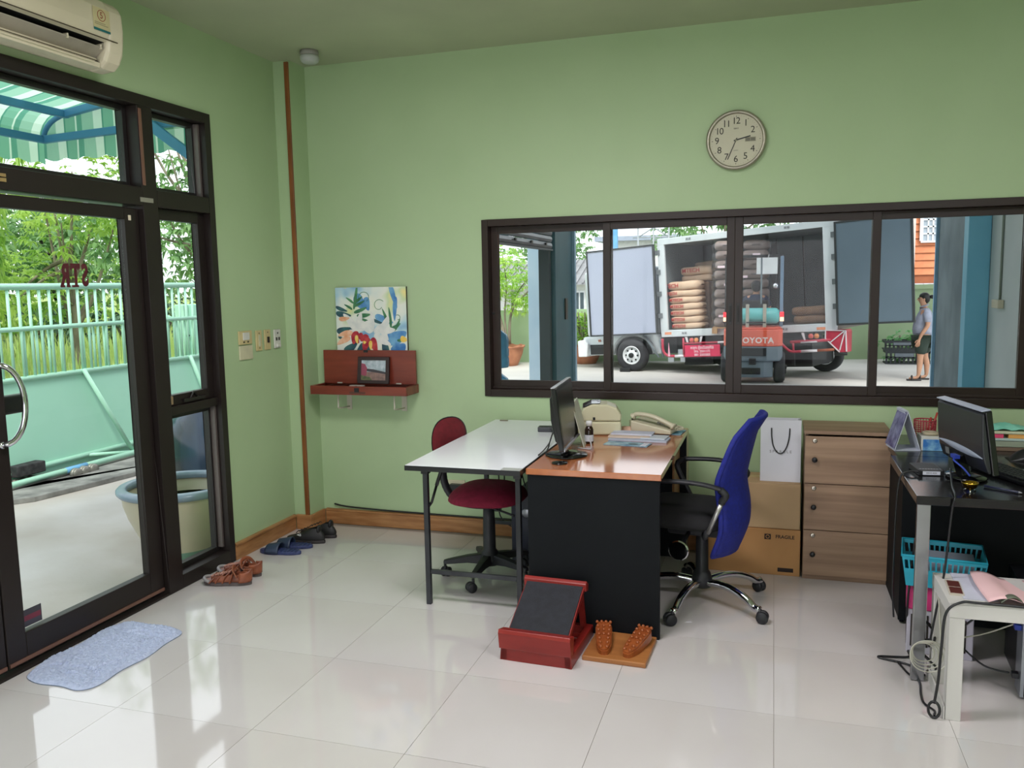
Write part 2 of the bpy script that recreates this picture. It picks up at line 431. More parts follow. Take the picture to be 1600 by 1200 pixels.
# lettering applied to the outside of the glass: reads STR from the yard
M_red_letter = mat('dark_red_vinyl', (92, 18, 34), 0.5)
lt = lettering('STR', 0.135, M_red_letter, dr, (XL-0.040, 3.075, 1.654), FACE_NX, depth=0.0008, offset=0.0055, sx=0.62, space=1.22)
for c in range(1):
    g = G()
    for (yy, w) in ((3.075, 0.045), (3.005, 0.026), (3.028, 0.02)):
        pass
    # slab serifs of the T and the R
    x0, x1 = XL-0.0409, XL-0.0391
    g.box(x0, 3.055, 1.604, x1, 3.095, 1.614); g.box(x0, 2.992, 1.604, x1, 3.016, 1.614); g.box(x0, 3.026, 1.604, x1, 3.046, 1.614)
    g.box(x0, 3.050, 1.682, x1, 3.058, 1.700); g.box(x0, 3.092, 1.682, x1, 3.100, 1.700)
    g.box(x0, 3.03, 1.691, x1, 3.046, 1.701)
    g.obj('serif', M_red_letter, dr)
g = G(); g.box(XL+0.0182, 3.46, 2.018, XL+0.021, 3.55, 2.04); g.obj('maker_plate', mat('silver_plate', (170, 165, 155), 0.3, metal=0.5), shop)
g = G(); g.box(XL-0.0098, 3.40, 1.925, XL-0.004, 3.415, 1.95); g.obj('stopper', mat('cream_plastic', (214, 204, 178), 0.5), dr, bevel=0.001)
g = G(); g.box(XL+0.0182, 2.60, 2.03, XL+0.024, 2.70, 2.045); g.box(XL+0.0182, 2.60, 2.05, XL+0.024, 2.70, 2.063)
g.obj('catch_plate', mat('brass_plate', (190, 160, 110), 0.35, metal=0.6), shop)
# ================================================================== YARD BEYOND THE SHOP FRONT
GL = -0.15
M_conc = mat('yard_concrete', (192, 187, 184), rough=0.9, c2=(168, 158, 148), scale=0.9, bump=0.3, bscale=12, detail=8)
M_concd = mat('grey_concrete', (150, 148, 144), rough=0.95, c2=(96, 94, 92), scale=5, bump=0.5, bscale=20, detail=8)
M_gate = mat('mint_gate_paint', (176, 222, 198), rough=0.45, c2=(166, 214, 190), scale=1.4)
M_gate2 = mat('mint_gate_sheet', (170, 220, 198), rough=0.5, c2=(162, 212, 190), scale=0.8)
M_rustdark = mat('dark_grease', (60, 58, 60), rough=0.8, c2=(30, 30, 32), scale=20)
g = G(); g.box(-6.75, -12, GL-0.3, XL-0.15, 12.5, GL)
struct('ground_yard', g, M_conc)
g = G(); g.box(XL-0.15, -12, GL-0.3, XL-0.0, -3.15, GL); g.obj('ground_joint', M_conc, bpy.data.objects['ground_yard'])
# gate track slab, steel rail
g = G()
P = [(-6.55, 5.0), (-6.08, 5.05), (-5.86, 5.32), (-5.75, 6.0), (-5.62, 7.0), (-5.5, 9.2), (-5.5, 12.4), (-6.44, 12.4), (-6.44, 5.0)]
g.prism(P, GL, GL+0.045, 'z')
ts = tag(g.obj('track_slab', M_concd, bevel=0.012), 'rough grey concrete slab carrying the gate rail across the yard', 'slab')
g = G(); g.box(-6.28, 5.1, GL+0.046, -6.245, 12.4, GL+0.062); g.obj('rail', mat('bright_rail', (190, 188, 184), 0.3, metal=0.6), ts)
g = G(); g.box(-6.62, -4, GL, -6.445, 12.4, GL+0.05)
tag(g.obj('kerb', mat('wet_dark_kerb', (84, 80, 78), 0.8, c2=(48, 46, 46), scale=6, bump=0.4)), 'dark stained concrete kerb under the green sheet gate', 'kerb')

# sliding gate
GX = -6.4
gate = thing('sliding_gate', 'pale mint green sliding steel gate with bars above a sheet panel', 'gate', (0, 0, 0))
y0g, y1g = -1.0, 9.4
for nm, z, r in (('top_rail', 1.64, 0.03), ('middle_rail', 1.265, 0.022), ('lower_rail', 0.82, 0.024), ('bottom_rail', 0.0, 0.026)):
    g = G(); g.tube([(GX, y0g, z), (GX, y1g, z)], r, 10); g.obj(nm, M_gate, gate)
g = G(); g.tube([(GX+0.16, y0g, -0.06), (GX+0.16, y1g, -0.06)], 0.028, 10); g.obj('base_tube', M_gate, gate)
g = G(); g.tube([(GX+0.16, 6.02, -0.06), (GX+0.16, 6.27, -0.06)], 0.0292, 10); g.obj('blue_band', mat('light_blue_paint', (110, 170, 214), 0.5), gate)
g = G(); g.box(GX-0.012, y0g, -0.07, GX-0.006, y1g, 0.81); g.obj('sheet_panel', M_gate2, gate)
# upright bars
bar_me = None
n = 0
yy = y0g+0.05
while yy < y1g:
    if yy > 4.0:
        if bar_me is None:
            g = G(); g.tube([(0, 0, 0.82), (0, 0, 1.64)], 0.0135, 8); o = g.obj('bar', M_gate, gate); bar_me = o
        else:
            o = bar_me.copy(); COL.objects.link(o); o.parent = gate
        o.location = (GX, yy, 0)
    yy += 0.111
g = G(); g.tube([(GX-0.03, 0, 0.82), (GX-0.03, 0, 1.265)], 0.012, 8); sb = g.obj('short_bar', M_gate, gate); sb.location = (0, 5.0, 0)
yy = 5.06
while yy < y1g:
    yy += 0.135
    o = sb.copy(); COL.objects.link(o); o.parent = gate; o.location = (0, yy, 0)
for (a, b) in (((6.46, 0.84), (6.92, -0.04)), ((9.2, 0.84), (9.66, -0.04)), ((8.02, 0.84), (8.3, 0.02)), ((4.1, 0.84), (4.56, -0.04))):
    g = G(); g.tube([(GX+0.03, a[0], a[1]), (GX+0.12, b[0], b[1])], 0.022, 8); g.obj('diagonal_brace', M_gate, gate)
for (yy) in (6.55, 8.75, 4.2):
    g = G(); g.tube([(GX, yy-0.12, 0.0), (GX+0.15, yy+0.35, -0.055)], 0.018, 8); g.obj('foot_brace', M_gate, gate)
def wheelset(y, x, s=1.0):
    g = G()
    for k in range(3):
        T = TM((x, y+(k-1)*0.10*s, -0.088), (0, R90, 0))
        g.lathe([(0.012, -0.03), (0.03*s, -0.03), (0.05*s, -0.022), (0.05*s, 0.0), (0.034*s, 0.008), (0.05*s, 0.016), (0.05*s, 0.03), (0.012, 0.03)], 16, 0, T)
    g.obj('wheel', mat('worn_wheel_steel', (150, 146, 138), 0.45, metal=0.5), gate)
wheelset(6.16, -6.16); wheelset(5.68, -6.36, 0.8)
g = G(); g.cbox((-6.36, 5.72, 0.02), (0.12, 0.30, 0.10), 0); g.obj('wheel_housing', M_rustdark, gate, bevel=0.01)

# second gate leaf / post farther along, with its steel box
post = thing('gate_post', 'square mint green gate post with a steel box standing behind the bars', 'post', (-7.3, 9.25, 0))
g = G(); g.cbox((0, 0, 0.6), (0.22, 0.22, 1.6)); g.obj('post', M_gate2, post, bevel=0.01)
g = G(); g.cbox((0.0, -0.17, 0.85), (0.14, 0.1, 1.1)); g.obj('steel_box', mat('pale_mint', (170, 214, 190), 0.5), post, bevel=0.01)
g = G(); g.tube(curve_pts([(0.02, 0.17, -0.15), (0.02, 0.17, 1.2), (0.02, 0.30, 1.33), (0.02, 0.5, 1.33)]), 0.03); g.tube(curve_pts([(0.02, -0.3, -0.15), (0.02, -0.3, 1.05), (0.02, -0.40, 1.22), (0.02, -0.48, 1.25)]), 0.03); g.obj('bent_pipe', M_gate, post)
g = G(); g.cbox((0.078, -0.17, 1.0), (0.02, 0.05, 0.02)); g.obj('keyhole', M_rustdark, post)

# big jar planter
pl = thing('ceramic_jar', 'wide beige glazed ceramic water jar with a blue grey rim outside the glass', 'jar', (-3.60, 4.36, GL))
JS = TM((0, 0, 0), (0, 0, 0), (0.87, 0.87, 0.885))
prof = [(0.20, 0.0), (0.21, 0.05), (0.245, 0.12), (0.31, 0.24), (0.365, 0.36), (0.395, 0.46), (0.40, 0.52)]
g = G(T=JS); g.lathe(prof+[(0.40, 0.53), (0.385, 0.53), (0.37, 0.46), (0.28, 0.25), (0.15, 0.1), (0.0001, 0.08)], 48)
g.obj('bowl', mat('beige_glaze', (198, 186, 160), 0.3, c2=(182, 172, 150), scale=2.5, bump=0.05), pl)
g = G(T=JS); g.lathe([(0.2005, 0.0), (0.2115, 0.05), (0.2465, 0.12), (0.247, 0.124), (0.246, 0.126)], 48, caps=False)
g.obj('base_band', mat('green_glaze', (104, 140, 122), 0.3), pl)
g = G(T=JS); g.lathe([(0.4005, 0.523), (0.42, 0.527), (0.435, 0.545), (0.435, 0.565), (0.42, 0.58), (0.385, 0.585), (0.365, 0.575), (0.36, 0.555), (0.372, 0.53)], 48, caps=False)
g.obj('rim', mat('blue_grey_glaze', (142, 156, 170), 0.25, c2=(116, 134, 152), scale=6), pl)
g = G(T=JS); g.lathe([(0.0001, 0.44), (0.366, 0.44)], 32); g.obj('water', mat('dark_water', (30, 38, 40), 0.03, ior=1.33), pl)
bj = thing('tall_glazed_jar', 'tall dark blue glazed jar standing behind the beige jar', 'jar', (-4.02, 5.40, GL))
g = G(T=TM((0, 0, 0), (0, 0, 0), (1, 1, 0.87))); g.lathe([(0.30, 0), (0.33, 0.05), (0.40, 0.3), (0.43, 0.55), (0.42, 0.75), (0.36, 0.90), (0.29, 0.97), (0.28, 1.0), (0.31, 1.03), (0.31, 1.05), (0.26, 1.05), (0.25, 0.98), (0.2, 0.9)], 48)
g.obj('body', mat('deep_blue_glaze', (36, 62, 92), 0.18, c2=(16, 34, 44), scale=2.2, stretch=(2, 2, 0.4)), bj)
g = G(); g.lathe([(0.27, 0.909), (0.27, 0.925), (0.0001, 0.935)], 32); g.obj('lid', mat('dark_lid', (60, 84, 110), 0.4), bj)

# awning over the door
M_blue = mat('blue_steel', (74, 138, 184), 0.45, c2=(66, 128, 176), scale=2)
def stripes(name, axis, period, off=0.0):
    m = bpy.data.materials.new(name); m.use_nodes = True; nt = m.node_tree; b = nt.nodes['Principled BSDF']; out = nt.nodes['Material Output']
    tc = nt.nodes.new('ShaderNodeTexCoord'); sp = nt.nodes.new('ShaderNodeSeparateXYZ')
    nt.links.new(tc.outputs['Object'], sp.inputs[0])
    mu = nt.nodes.new('ShaderNodeMath'); mu.operation = 'MULTIPLY_ADD'; mu.inputs[1].default_value = 1/period; mu.inputs[2].default_value = off+100
    nt.links.new(sp.outputs[axis], mu.inputs[0])
    fr = nt.nodes.new('ShaderNodeMath'); fr.operation = 'FRACT'; nt.links.new(mu.outputs[0], fr.inputs[0])
    r = nt.nodes.new('ShaderNodeValToRGB'); r.color_ramp.interpolation = 'CONSTANT'
    e = r.color_ramp.elements; e[0].position = 0; e[0].color = rgb((150, 196, 170)); e[1].position = 0.30; e[1].color = rgb((206, 230, 210))
    for p, c in ((0.52, (84, 150, 126)), (0.56, (120, 178, 150)), (0.82, (206, 230, 210)), (0.86, (96, 160, 136))):
        q = e.new(p); q.color = rgb(c)
    nt.links.new(fr.outputs[0], r.inputs['Fac']); nt.links.new(r.outputs['Color'], b.inputs['Base Color']); b.inputs['Roughness'].default_value = 0.8
    t = nt.nodes.new('ShaderNodeBsdfTranslucent'); mx = nt.nodes.new('ShaderNodeMixShader'); mx.inputs[0].default_value = 0.6
    nt.links.new(r.outputs['Color'], t.inputs['Color']); nt.links.new(b.outputs[0], mx.inputs[1]); nt.links.new(t.outputs[0], mx.inputs[2]); nt.links.new(mx.outputs[0], out.inputs['Surface'])
    return m
M_strY = stripes('striped_canvas_front', 'Y', 0.30); M_strX = stripes('striped_canvas_side', 'X', 0.30)
aw = thing('door_awning', 'green and white striped canvas awning on a blue steel frame above the entrance', 'awning', (0, 0, 0))
AY0, AY1, AX0 = 0.2, 4.39, -4.5
PRO = [(XL-0.16, 2.91), (-3.9, 2.80), (-4.25, 2.735), (-4.38, 2.70), (-4.47, 2.63), (AX0, 2.555)]   # x, z of the canopy profile
g = G()
PP = [PRO[0], PRO[1], PRO[2]]+[(-4.25-0.25*math.sin(k/6*PI/2), 2.555+0.18*math.cos(k/6*PI/2)) for k in range(1, 7)]
for i in range(len(PP)-1):
    a, b = PP[i], PP[i+1]
    g.add([(a[0], AY0, a[1]), (a[0], AY1, a[1]), (b[0], AY1, b[1]), (b[0], AY0, b[1])], [(0, 1, 2, 3)])
g.obj('canopy', M_strY, aw)
def valance(along, a, b, fixed, ztop, drop, m, name):
    g = G(); n = int((b-a)/0.03); vs = []; fs = []
    for i in range(n+1):
        t = a+(b-a)*i/n; zb = ztop-drop-0.022*abs(math.sin(PI*(t-a)/0.16))
        wv = 0.006*math.sin(t*24)
        if along == 'y': vs += [(fixed, t, ztop), (fixed+wv, t, zb)]
        else: vs += [(t, fixed, ztop), (t, fixed+wv, zb)]
    for i in range(n): fs.append((2*i, 2*i+1, 2*i+3, 2*i+2))
    g.add(vs, fs, 0, False); return g.obj(name, m, aw)
valance('y', AY0, AY1+0.022, AX0-0.02, 2.56, 0.135, M_strY, 'front_valance')
valance('x', AX0-0.02, XL-0.17, AY1+0.02, 2.60, 0.155, M_strX, 'side_valance')
g = G(); side = [(p[0], p[1]) for p in PP]+[(XL-0.16, 2.56)]
g.add([(p[0], AY1+0.012, p[1]) for p in side], [tuple(range(len(side)))]); g.obj('side_panel', M_strX, aw)
def fr_bar(a, b, w=0.035, h=0.045, nm='frame_bar'):
    g = G(); g.bar(a, b, w, h); return g.obj(nm, M_blue, aw, bevel=0.003)
fr_bar((AX0+0.02, AY0, 2.555), (AX0+0.02, AY1, 2.555)); fr_bar((-4.30, AY0, 2.70), (-4.30, AY1, 2.70)); fr_bar((-4.30, AY1-0.02, 2.70), (XL-0.16, AY1-0.02, 2.86))
fr_bar((AX0+0.02, AY1-0.02, 2.555), (XL-0.16, AY1-0.02, 2.60))
fr_bar((-3.63, AY1-0.06, 2.86), (-3.63, AY1-0.06, 2.585)); fr_bar((-3.65, AY1-0.06, 2.60), (-3.16, AY1-0.06, 2.25), 0.03, 0.06, 'brace')
g = G(); g.tube([(-4.25-0.23*math.sin(k/8*PI/2)-0.0, AY1-0.02, 2.555+0.145*math.cos(k/8*PI/2)) for k in range(9)], 0.016); g.obj('curved_bar', M_blue, aw)
g = G(); g.tube([(-4.25-0.23*math.sin(k/8*PI/2)-0.0, 1.2, 2.555+0.145*math.cos(k/8*PI/2)) for k in range(9)], 0.016); g.obj('curved_bar', M_blue, aw)
fr_bar((AX0+0.02, 1.2, 2.555), (XL-0.16, 1.2, 2.60)); fr_bar((-4.30, 1.2, 2.70), (XL-0.16, 1.2, 2.86))

# ------------------------------------------------------------------ field and trees
def hfield(x, y): return -0.12+0.055*max(0, -6.7-x)**0.9
g = G(); g.grid(lambda u, v: (-6.7-40*u, -14+31.4*v, hfield(-6.7-40*u, 0)+0.05*math.sin(9*u+15*v)), 30, 20); g.grid(lambda u, v: (-8.3-38.4*u, 17.4+32*v, hfield(-8.3-38.4*u, 0)+0.05*math.sin(9*u+15+15*v)), 30, 20)
struct('ground_field', g, mat('field_soil', (150, 164, 96), 0.95, c2=(120, 140, 70), scale=0.6, detail=6))
def blades(n, xr, yr, h0, h1, zf, w=0.012, seed=1):
    r = np.random.default_rng(seed)
    x = r.uniform(*xr, n); y = r.uniform(*yr, n); z = np.array([zf(a, b) for a, b in zip(x, y)])
    h = r.uniform(h0, h1, n); a = r.uniform(0, 2*PI, n); lean = r.uniform(0.05, 0.35, n)*h
    dx, dy = np.cos(a), np.sin(a); ww = w*r.uniform(0.6, 1.4, n)
    V = np.zeros((n, 4, 3))
    V[:, 0] = np.stack([x-dy*ww, y+dx*ww, z], 1); V[:, 1] = np.stack([x+dy*ww, y-dx*ww, z], 1)
    V[:, 2] = np.stack([x+dx*lean*0.5+dy*ww*0.6, y+dy*lean*0.5-dx*ww*0.6, z+h*0.6], 1); V[:, 3] = np.stack([x+dx*lean, y+dy*lean, z+h], 1)
    F = np.arange(n)[:, None]*4+np.array([[0, 1, 2, 3]])
    return V.reshape(-1, 3), F
def npmesh(name, V, F, m, parent=None):
    me = bpy.data.meshes.new(name); me.from_pydata(V.tolist(), [], F.tolist()); me.materials.append(m); me.update()
    o = bpy.data.objects.new(name, me); COL.objects.link(o); o.parent = parent
    return o
M_grass = leafmat('tall_grass', (208, 224, 146), (178, 206, 116), 0.4, 0.8)
V, F = blades(26000, (-24, -8.4), (3, 32), 0.3, 0.7, hfield, 0.02)
tag(npmesh('field_grass', V, F, M_grass), 'tall sunlit yellow green grass growing in the field beyond the gate', 'grass', kind='stuff')

def leaves(centres, radii, per, L, Wd, seed=0, droop=0.5, whorl=7, squash=0.8, hollow=0.55):
    """whorls of long leaves on the shells of ellipsoidal clumps; each leaf two bent quads"""
    r = np.random.default_rng(seed); Vs = []; 
    for c, R in zip(centres, radii):
        n = int(per*R*R)
        d = r.normal(size=(n, 3)); d /= np.linalg.norm(d, axis=1)[:, None]
        rad = R*(hollow+(1-hollow)*r.random(n)**0.6)
        tips = np.array(c)+d*rad[:, None]*np.array([1, 1, squash])
        for k in range(whorl):
            a = r.uniform(0, 2*PI, n)
            out = np.stack([np.cos(a), np.sin(a), np.zeros(n)], 1)*0.9+d*0.5
            out /= np.linalg.norm(out, axis=1)[:, None]
            ln = L*r.uniform(0.6, 1.2, n); wd = Wd*r.uniform(0.7, 1.2, n); dr = droop*r.uniform(0.3, 1.4, n)
            side = np.cross(out, np.array([0, 0, 1.0])); side /= np.maximum(1e-6, np.linalg.norm(side, axis=1))[:, None]
            tw = r.uniform(-0.7, 0.7, n); side = side*np.cos(tw)[:, None]+np.array([0, 0, 1.0])*np.sin(tw)[:, None]
            p0 = tips; p1 = tips+out*(ln*0.45)[:, None]+np.array([0, 0, 1.0])*(ln*(0.12-0.25*dr))[:, None]
            p2 = tips+out*(ln*(0.95-0.3*dr))[:, None]-np.array([0, 0, 1.0])*(ln*dr*0.85)[:, None]
            s = side*wd[:, None]/2
            V = np.zeros((n, 6, 3)); V[:, 0] = p0-s*0.15; V[:, 1] = p0+s*0.15; V[:, 2] = p1+s; V[:, 3] = p1-s; V[:, 4] = p2+s*0.12; V[:, 5] = p2-s*0.12
            Vs.append(V.reshape(-1, 3))
    V = np.concatenate(Vs); n = len(V)//6; b = np.arange(n)[:, None]*6
    F = np.concatenate([b+np.array([[0, 1, 2, 3]]), b+np.array([[3, 2, 4, 5]])])
    return V, F
M_bark = mat('grey_bark', (150, 140, 122), 0.9, c2=(110, 100, 86), scale=8, bump=0.4, stretch=(1, 1, 0.3))
M_barkd = mat('dark_bark', (74, 68, 60), 0.95, c2=(50, 46, 40), scale=8, bump=0.4)
LB = leafmat('leaf_bright', (206, 230, 120), (136, 184, 84), 0.5, 1.2)
LM = leafmat('leaf_mid', (150, 190, 120), (98, 142, 88), 0.45, 1.2)
LD = leafmat('leaf_deep', (98, 132, 96), (62, 94, 72), 0.35, 1.0)
def tree(label, x, y, h, r, lm, seed, nclump=7, per=70, L=0.2, Wd=0.045, bark=None, zf=None, droop=0.6, name='tree', spread=1.0, cz=None, single_leaves=0, group=None, trunk=0.13):
    R = random.Random(seed); z0 = zf if zf is not None else hfield(x, y)
    t = thing(name, label, 'tree', (x, y, z0), 0, group)
    g = G(); top = h*0.62
    g.tube(curve_pts([(0, 0, -0.1), (0.05*r, 0.03, top*0.4), (-0.05*r, 0.1, top*0.75), (0.02, 0, top)]), [trunk*(1-0.6*k/18) for k in range(19)], 8)
    g.obj('trunk', bark or M_bark, t)
    cs = []; rs = []
    for k in range(nclump):
        a = 2*PI*k/nclump+R.random(); d = r*spread*(0.25+0.6*R.random()); zz = (cz or h*0.68)+R.uniform(-0.28, 0.3)*h
        c = (d*math.cos(a), d*math.sin(a), zz); cs.append(c); rs.append(r*R.uniform(0.38, 0.6))
        g = G(); st = top*R.uniform(0.35, 0.95)
        g.tube(curve_pts([(0, 0, st), (c[0]*0.4, c[1]*0.4, st+(zz-st)*0.35), (c[0]*0.85, c[1]*0.85, zz)], 5), [trunk*0.5*(1-0.75*q/10) for q in range(11)], 6)
        g.obj('branch', bark or M_bark, t)
    V, F = leaves(cs, rs, per, L, Wd, seed, droop)
    if single_leaves:   # the leaves seen largest are parts of their own
        n = len(V)//6; wx = V.reshape(-1, 6, 3).mean(1)+np.array([x, y, z0])
        d = np.linalg.norm(wx-np.array([0, 0, CAM_H]), axis=1)
        ang = np.arctan2(-wx[:, 0], wx[:, 1]); vis = (ang > 0.50) & (ang < 0.86) & (wx[:, 2] > 1.7) & (wx[:, 2] < 4.2)
        idx = np.argsort(np.where(vis, d, 1e9))[:single_leaves]; keep = np.ones(n, bool); keep[idx] = False
        V6 = V.reshape(-1, 6, 3)
        for i in idx:
            me = bpy.data.meshes.new('leaf'); q = V6[i]; c0 = q.mean(0)
            me.from_pydata((q-c0).tolist(), [], [(0, 1, 2, 3), (3, 2, 4, 5)]); me.materials.append(lm)
            o = bpy.data.objects.new('leaf', me); COL.objects.link(o); o.parent = t; o.location = c0
        V = V6[keep].reshape(-1, 3); F = np.concatenate([np.arange(len(V)//6)[:, None]*6+np.array([[0, 1, 2, 3]]), np.arange(len(V)//6)[:, None]*6+np.array([[3, 2, 4, 5]])])
    fo = npmesh('foliage', V, F, lm, t); fo['kind'] = 'stuff'
    return t
tree('mango tree with long drooping bright green leaves nearest the gate on the left', -10.9, 8.2, 3.4, 1.5, LB, 11, nclump=8, per=170, L=0.34, Wd=0.055, droop=0.8, name='mango_tree', single_leaves=150, cz=2.35, trunk=0.09)
tree('bright bushy tree behind the lettering on the door glass', -11.2, 11.2, 3.6, 1.5, LB, 12, nclump=10, per=130, L=0.17, Wd=0.055, droop=0.4, single_leaves=120, cz=2.35, name='bushy_tree', trunk=0.09)
tree('tall thin leafy tree with bare leaning boughs seen through the side pane', -9.1, 11.9, 6.0, 1.7, LM, 13, nclump=13, per=80, L=0.19, Wd=0.06, droop=0.6, single_leaves=140, cz=3.7, name='tall_tree', trunk=0.07)
tree('dense deep green tree farther back beyond the mango tree', -17.0, 11.6, 3.7, 2.3, LM, 15, nclump=9, per=70, L=0.3, Wd=0.1, bark=M_barkd, name='dense_tree', cz=2.1)
tree('dense dark tree farther back in the middle of the field edge', -17.0, 16.6, 3.9, 2.4, LM, 16, nclump=10, per=70, L=0.3, Wd=0.1, bark=M_barkd, name='dense_tree', cz=2.1)
tree('hazy mid green tree farthest back behind the gate post', -15.0, 22.2, 4.2, 2.6, LM, 17, nclump=10, per=55, L=0.3, Wd=0.1, bark=M_barkd, name='dense_tree', cz=2.3)
for i, (bx, by, lab) in enumerate(((-15.2, 10.6, 'left'), (-15.0, 13.5, 'middle'), (-14.2, 16.6, 'right'))):
    t = thing('shrub', 'dark leafy undergrowth shrub at the %s of the row behind the grass' % lab, 'shrub', (bx, by, hfield(bx, by)), 0, 'undergrowth behind the grass')
    V, F = leaves([(0, 0, 0.6), (0.4, 1.3, 0.7), (-0.3, -1.3, 0.55)], [0.85, 0.8, 0.8], 90, 0.22, 0.09, 30+i)
    o = npmesh('foliage', V, F, LD, t); o['kind'] = 'stuff'
    g = G()
    for k in range(5): g.tube([(0.1*k-0.2, k*0.3-0.6, 0), (0.12*k-0.2, k*0.5-1.0, 0.7)], 0.03, 6)
    g.obj('stem', M_barkd, t)
# ================================================================== LOADING BAY AND YARD BEYOND THE BACK WINDOW
GB = -0.32
M_bayfloor = mat('bay_concrete', (202, 198, 192), rough=0.75, c2=(184, 180, 174), scale=0.7, bump=0.15, bscale=10, detail=7)
M_pillar_blue = mat('pillar_blue', (128, 196, 222), 0.5, c2=(116, 184, 212), scale=2)
M_teal = mat('unlit_blue_steel', (60, 108, 118), 0.5, c2=(52, 98, 108), scale=2)  # for the blue pier, its unlit look put into a darker base colour
M_greywall = mat('grey_plaster', (116, 130, 136), 0.8, c2=(90, 104, 112), scale=1.6, detail=6)
M_palewall = mat('pale_plaster', (204, 210, 212), 0.8, c2=(192, 200, 202), scale=1.4)
M_greenwall = mat('garden_wall_green', (178, 202, 166), 0.8, c2=(166, 190, 152), scale=0.9, detail=6)
M_white = mat('white_paint', (232, 234, 236), 0.5)
M_terra = mat('terracotta', (186, 124, 92), 0.8, c2=(160, 102, 76), scale=6)
M_black = mat('black_plastic', (22, 22, 24), 0.35)
M_rubber = mat('tyre_rubber', (52, 52, 56), 0.85, c2=(40, 40, 43), scale=8)
M_chrome = mat('chrome', (215, 215, 220), 0.08, metal=1.0)
g = G(); g.box(-3.14, YB+0.141, GB-0.3, 16, 12.5, GB); g.box(-6.75, 12.501, GB-0.3, 16, 60, GB)
g.box(-8.25, 17.45, GB-0.3, -6.76, 60, GB)
struct('ground_bay', g, M_bayfloor)
# right side wall of the bay with blue pillar
g = G(); g.box(2.2, YB+0.141, GB, 2.35, 10.1, 4.4); struct('wall_bay', g, M_palewall)
g = G(); g.box(2.2, 10.1, GB, 2.35, 13.1, 4.4); struct('wall_bay_grey', g, M_greywall)
g = G(); g.box(1.98, 10.12, GB, 2.2, 10.34, 4.4); struct('trim_1', g, M_pillar_blue, bevel=0.006)
g = G(); g.box(2.16, 13.1, GB, 2.42, 13.16, 4.4); struct('trim_2', g, mat('sky_blue_paint', (150, 190, 220), 0.5))
cd = thing('conduit', 'grey conduit pipe with a cream junction box on the pale bay wall', 'conduit', (2.2, 9.6, 0))
g = G(); g.tube([(-0.012, 0, 1.3), (-0.012, 0, 4.3)], 0.011, 8); g.obj('pipe', mat('grey_pvc', (140, 150, 140), 0.5), cd)
g = G(); g.cbox((-0.03, 0, 1.29), (0.055, 0.26, 0.085)); g.obj('junction_box', mat('cream_plastic', (214, 204, 178), 0.5), cd, bevel=0.006)
# left side wall with the raised roller shutter
g = G(); g.box(-3.15, YB+0.141, GB, -3.0, 6.3, 4.4); g.box(-3.15, 6.3, 2.9, -3.0, 11.4, 4.4); struct('wall_bay_left', g, M_palewall)
g = G(); g.box(-3.15, 11.40, GB, -3.0, 11.52, 4.4); struct('trim_3', g, mat('shutter_guide', (60, 70, 74), 0.5))
g = G(); g.box(-3.16, 11.53, GB, -2.94, 12.55, 4.4); struct('wall_bay_pier', g, M_teal, bevel=0.004)
g = G(); g.box(-3.0, 12.56, GB, -2.90, 12.66, 4.4); struct('trim_4', g, mat('pale_blue_paint', (176, 208, 226), 0.5))
g = G(); g.box(-2.938, 12.04, 1.05, -2.92, 12.16, 1.36); struct('trim_5', g, M_black)
sh = thing('roller_shutter', 'raised grey steel roller shutter hanging over the side opening of the bay', 'shutter', (-2.965, 0, 0))
g = G(); g.box(-0.012, 6.3, 0, 0.008, 11.39, 0.075)
z = 2.03
g0 = G(); g0.box(-0.03, 6.3, 2.03, 0.03, 11.39, 2.055); g0.obj('bottom_bar', mat('shutter_edge', (84, 92, 98), 0.4, metal=0.4), sh)
M_shut = mat('shutter_steel', (128, 134, 140), 0.4, metal=0.3, c2=(112, 118, 124), scale=3)
gs = G(); gs.prism([(-0.008, 0), (0.012, 0.008), (0.022, 0.04), (0.012, 0.078), (-0.008, 0.086), (-0.012, 0.043)], 6.3, 11.39, 'y')
sl = gs.obj('slat', M_shut, sh); sl.location = (0, 0, 2.057)
for k in range(1, 10):
    o = sl.copy(); COL.objects.link(o); o.parent = sh; o.location = (0, 0, 2.057+0.088*k)
for y in (9.6, 10.3, 11.0):
    g = G(); g.cbox((0.034, y, 2.11), (0.02, 0.06, 0.03)); g.obj('lug', M_black, sh)
# bay roof, blue scalloped awning outside the opening, pillar
g = G(); g.box(-3.3, YB+0.141, 4.4, 2.6, 13.2, 4.5); struct('roof_bay', g, mat('roof_sheet', (150, 156, 160), 0.6))
ro = thing('yard_canopy', 'high sheet roof shading the right half of the loading yard', 'roof', (0, 0, 0))
g = G(); g.box(0.6, 13.22, 5.2, 9.0, 19.0, 5.26); g.obj('sheet', mat('roof_sheet', (150, 156, 160), 0.6), ro)
g = G(); g.box(6.5, 13.4, GB, 6.7, 13.6, 5.2); g.box(6.5, 18.6, GB, 6.7, 18.8, 5.2); g.obj('pillar', M_pillar_blue, ro)
g = G(); g.bar((6.6, 13.5, 5.1), (0.7, 13.5, 5.1), 0.1, 0.16); g.bar((6.6, 18.7, 5.1), (0.7, 18.7, 5.1), 0.1, 0.16); g.obj('beam', M_pillar_blue, ro)
ba = thing('side_awning', 'blue scalloped canvas awning outside the roller shutter opening', 'awning', (0, 0, 0))
M_bluecv = mat('blue_canvas', (90, 132, 196), 0.8, c2=(76, 116, 184), scale=3)
g = G(); vs = []; n = 60
for i in range(n+1):
    y = 6.6+4.9*i/n; vs += [(-4.4, y, 2.28), (-4.4, y, 2.06-0.07*abs(math.sin(PI*i/7.5)))]
g.add(vs, [(2*i, 2*i+1, 2*i+3, 2*i+2) for i in range(n)]); g.obj('valance', M_bluecv, ba)
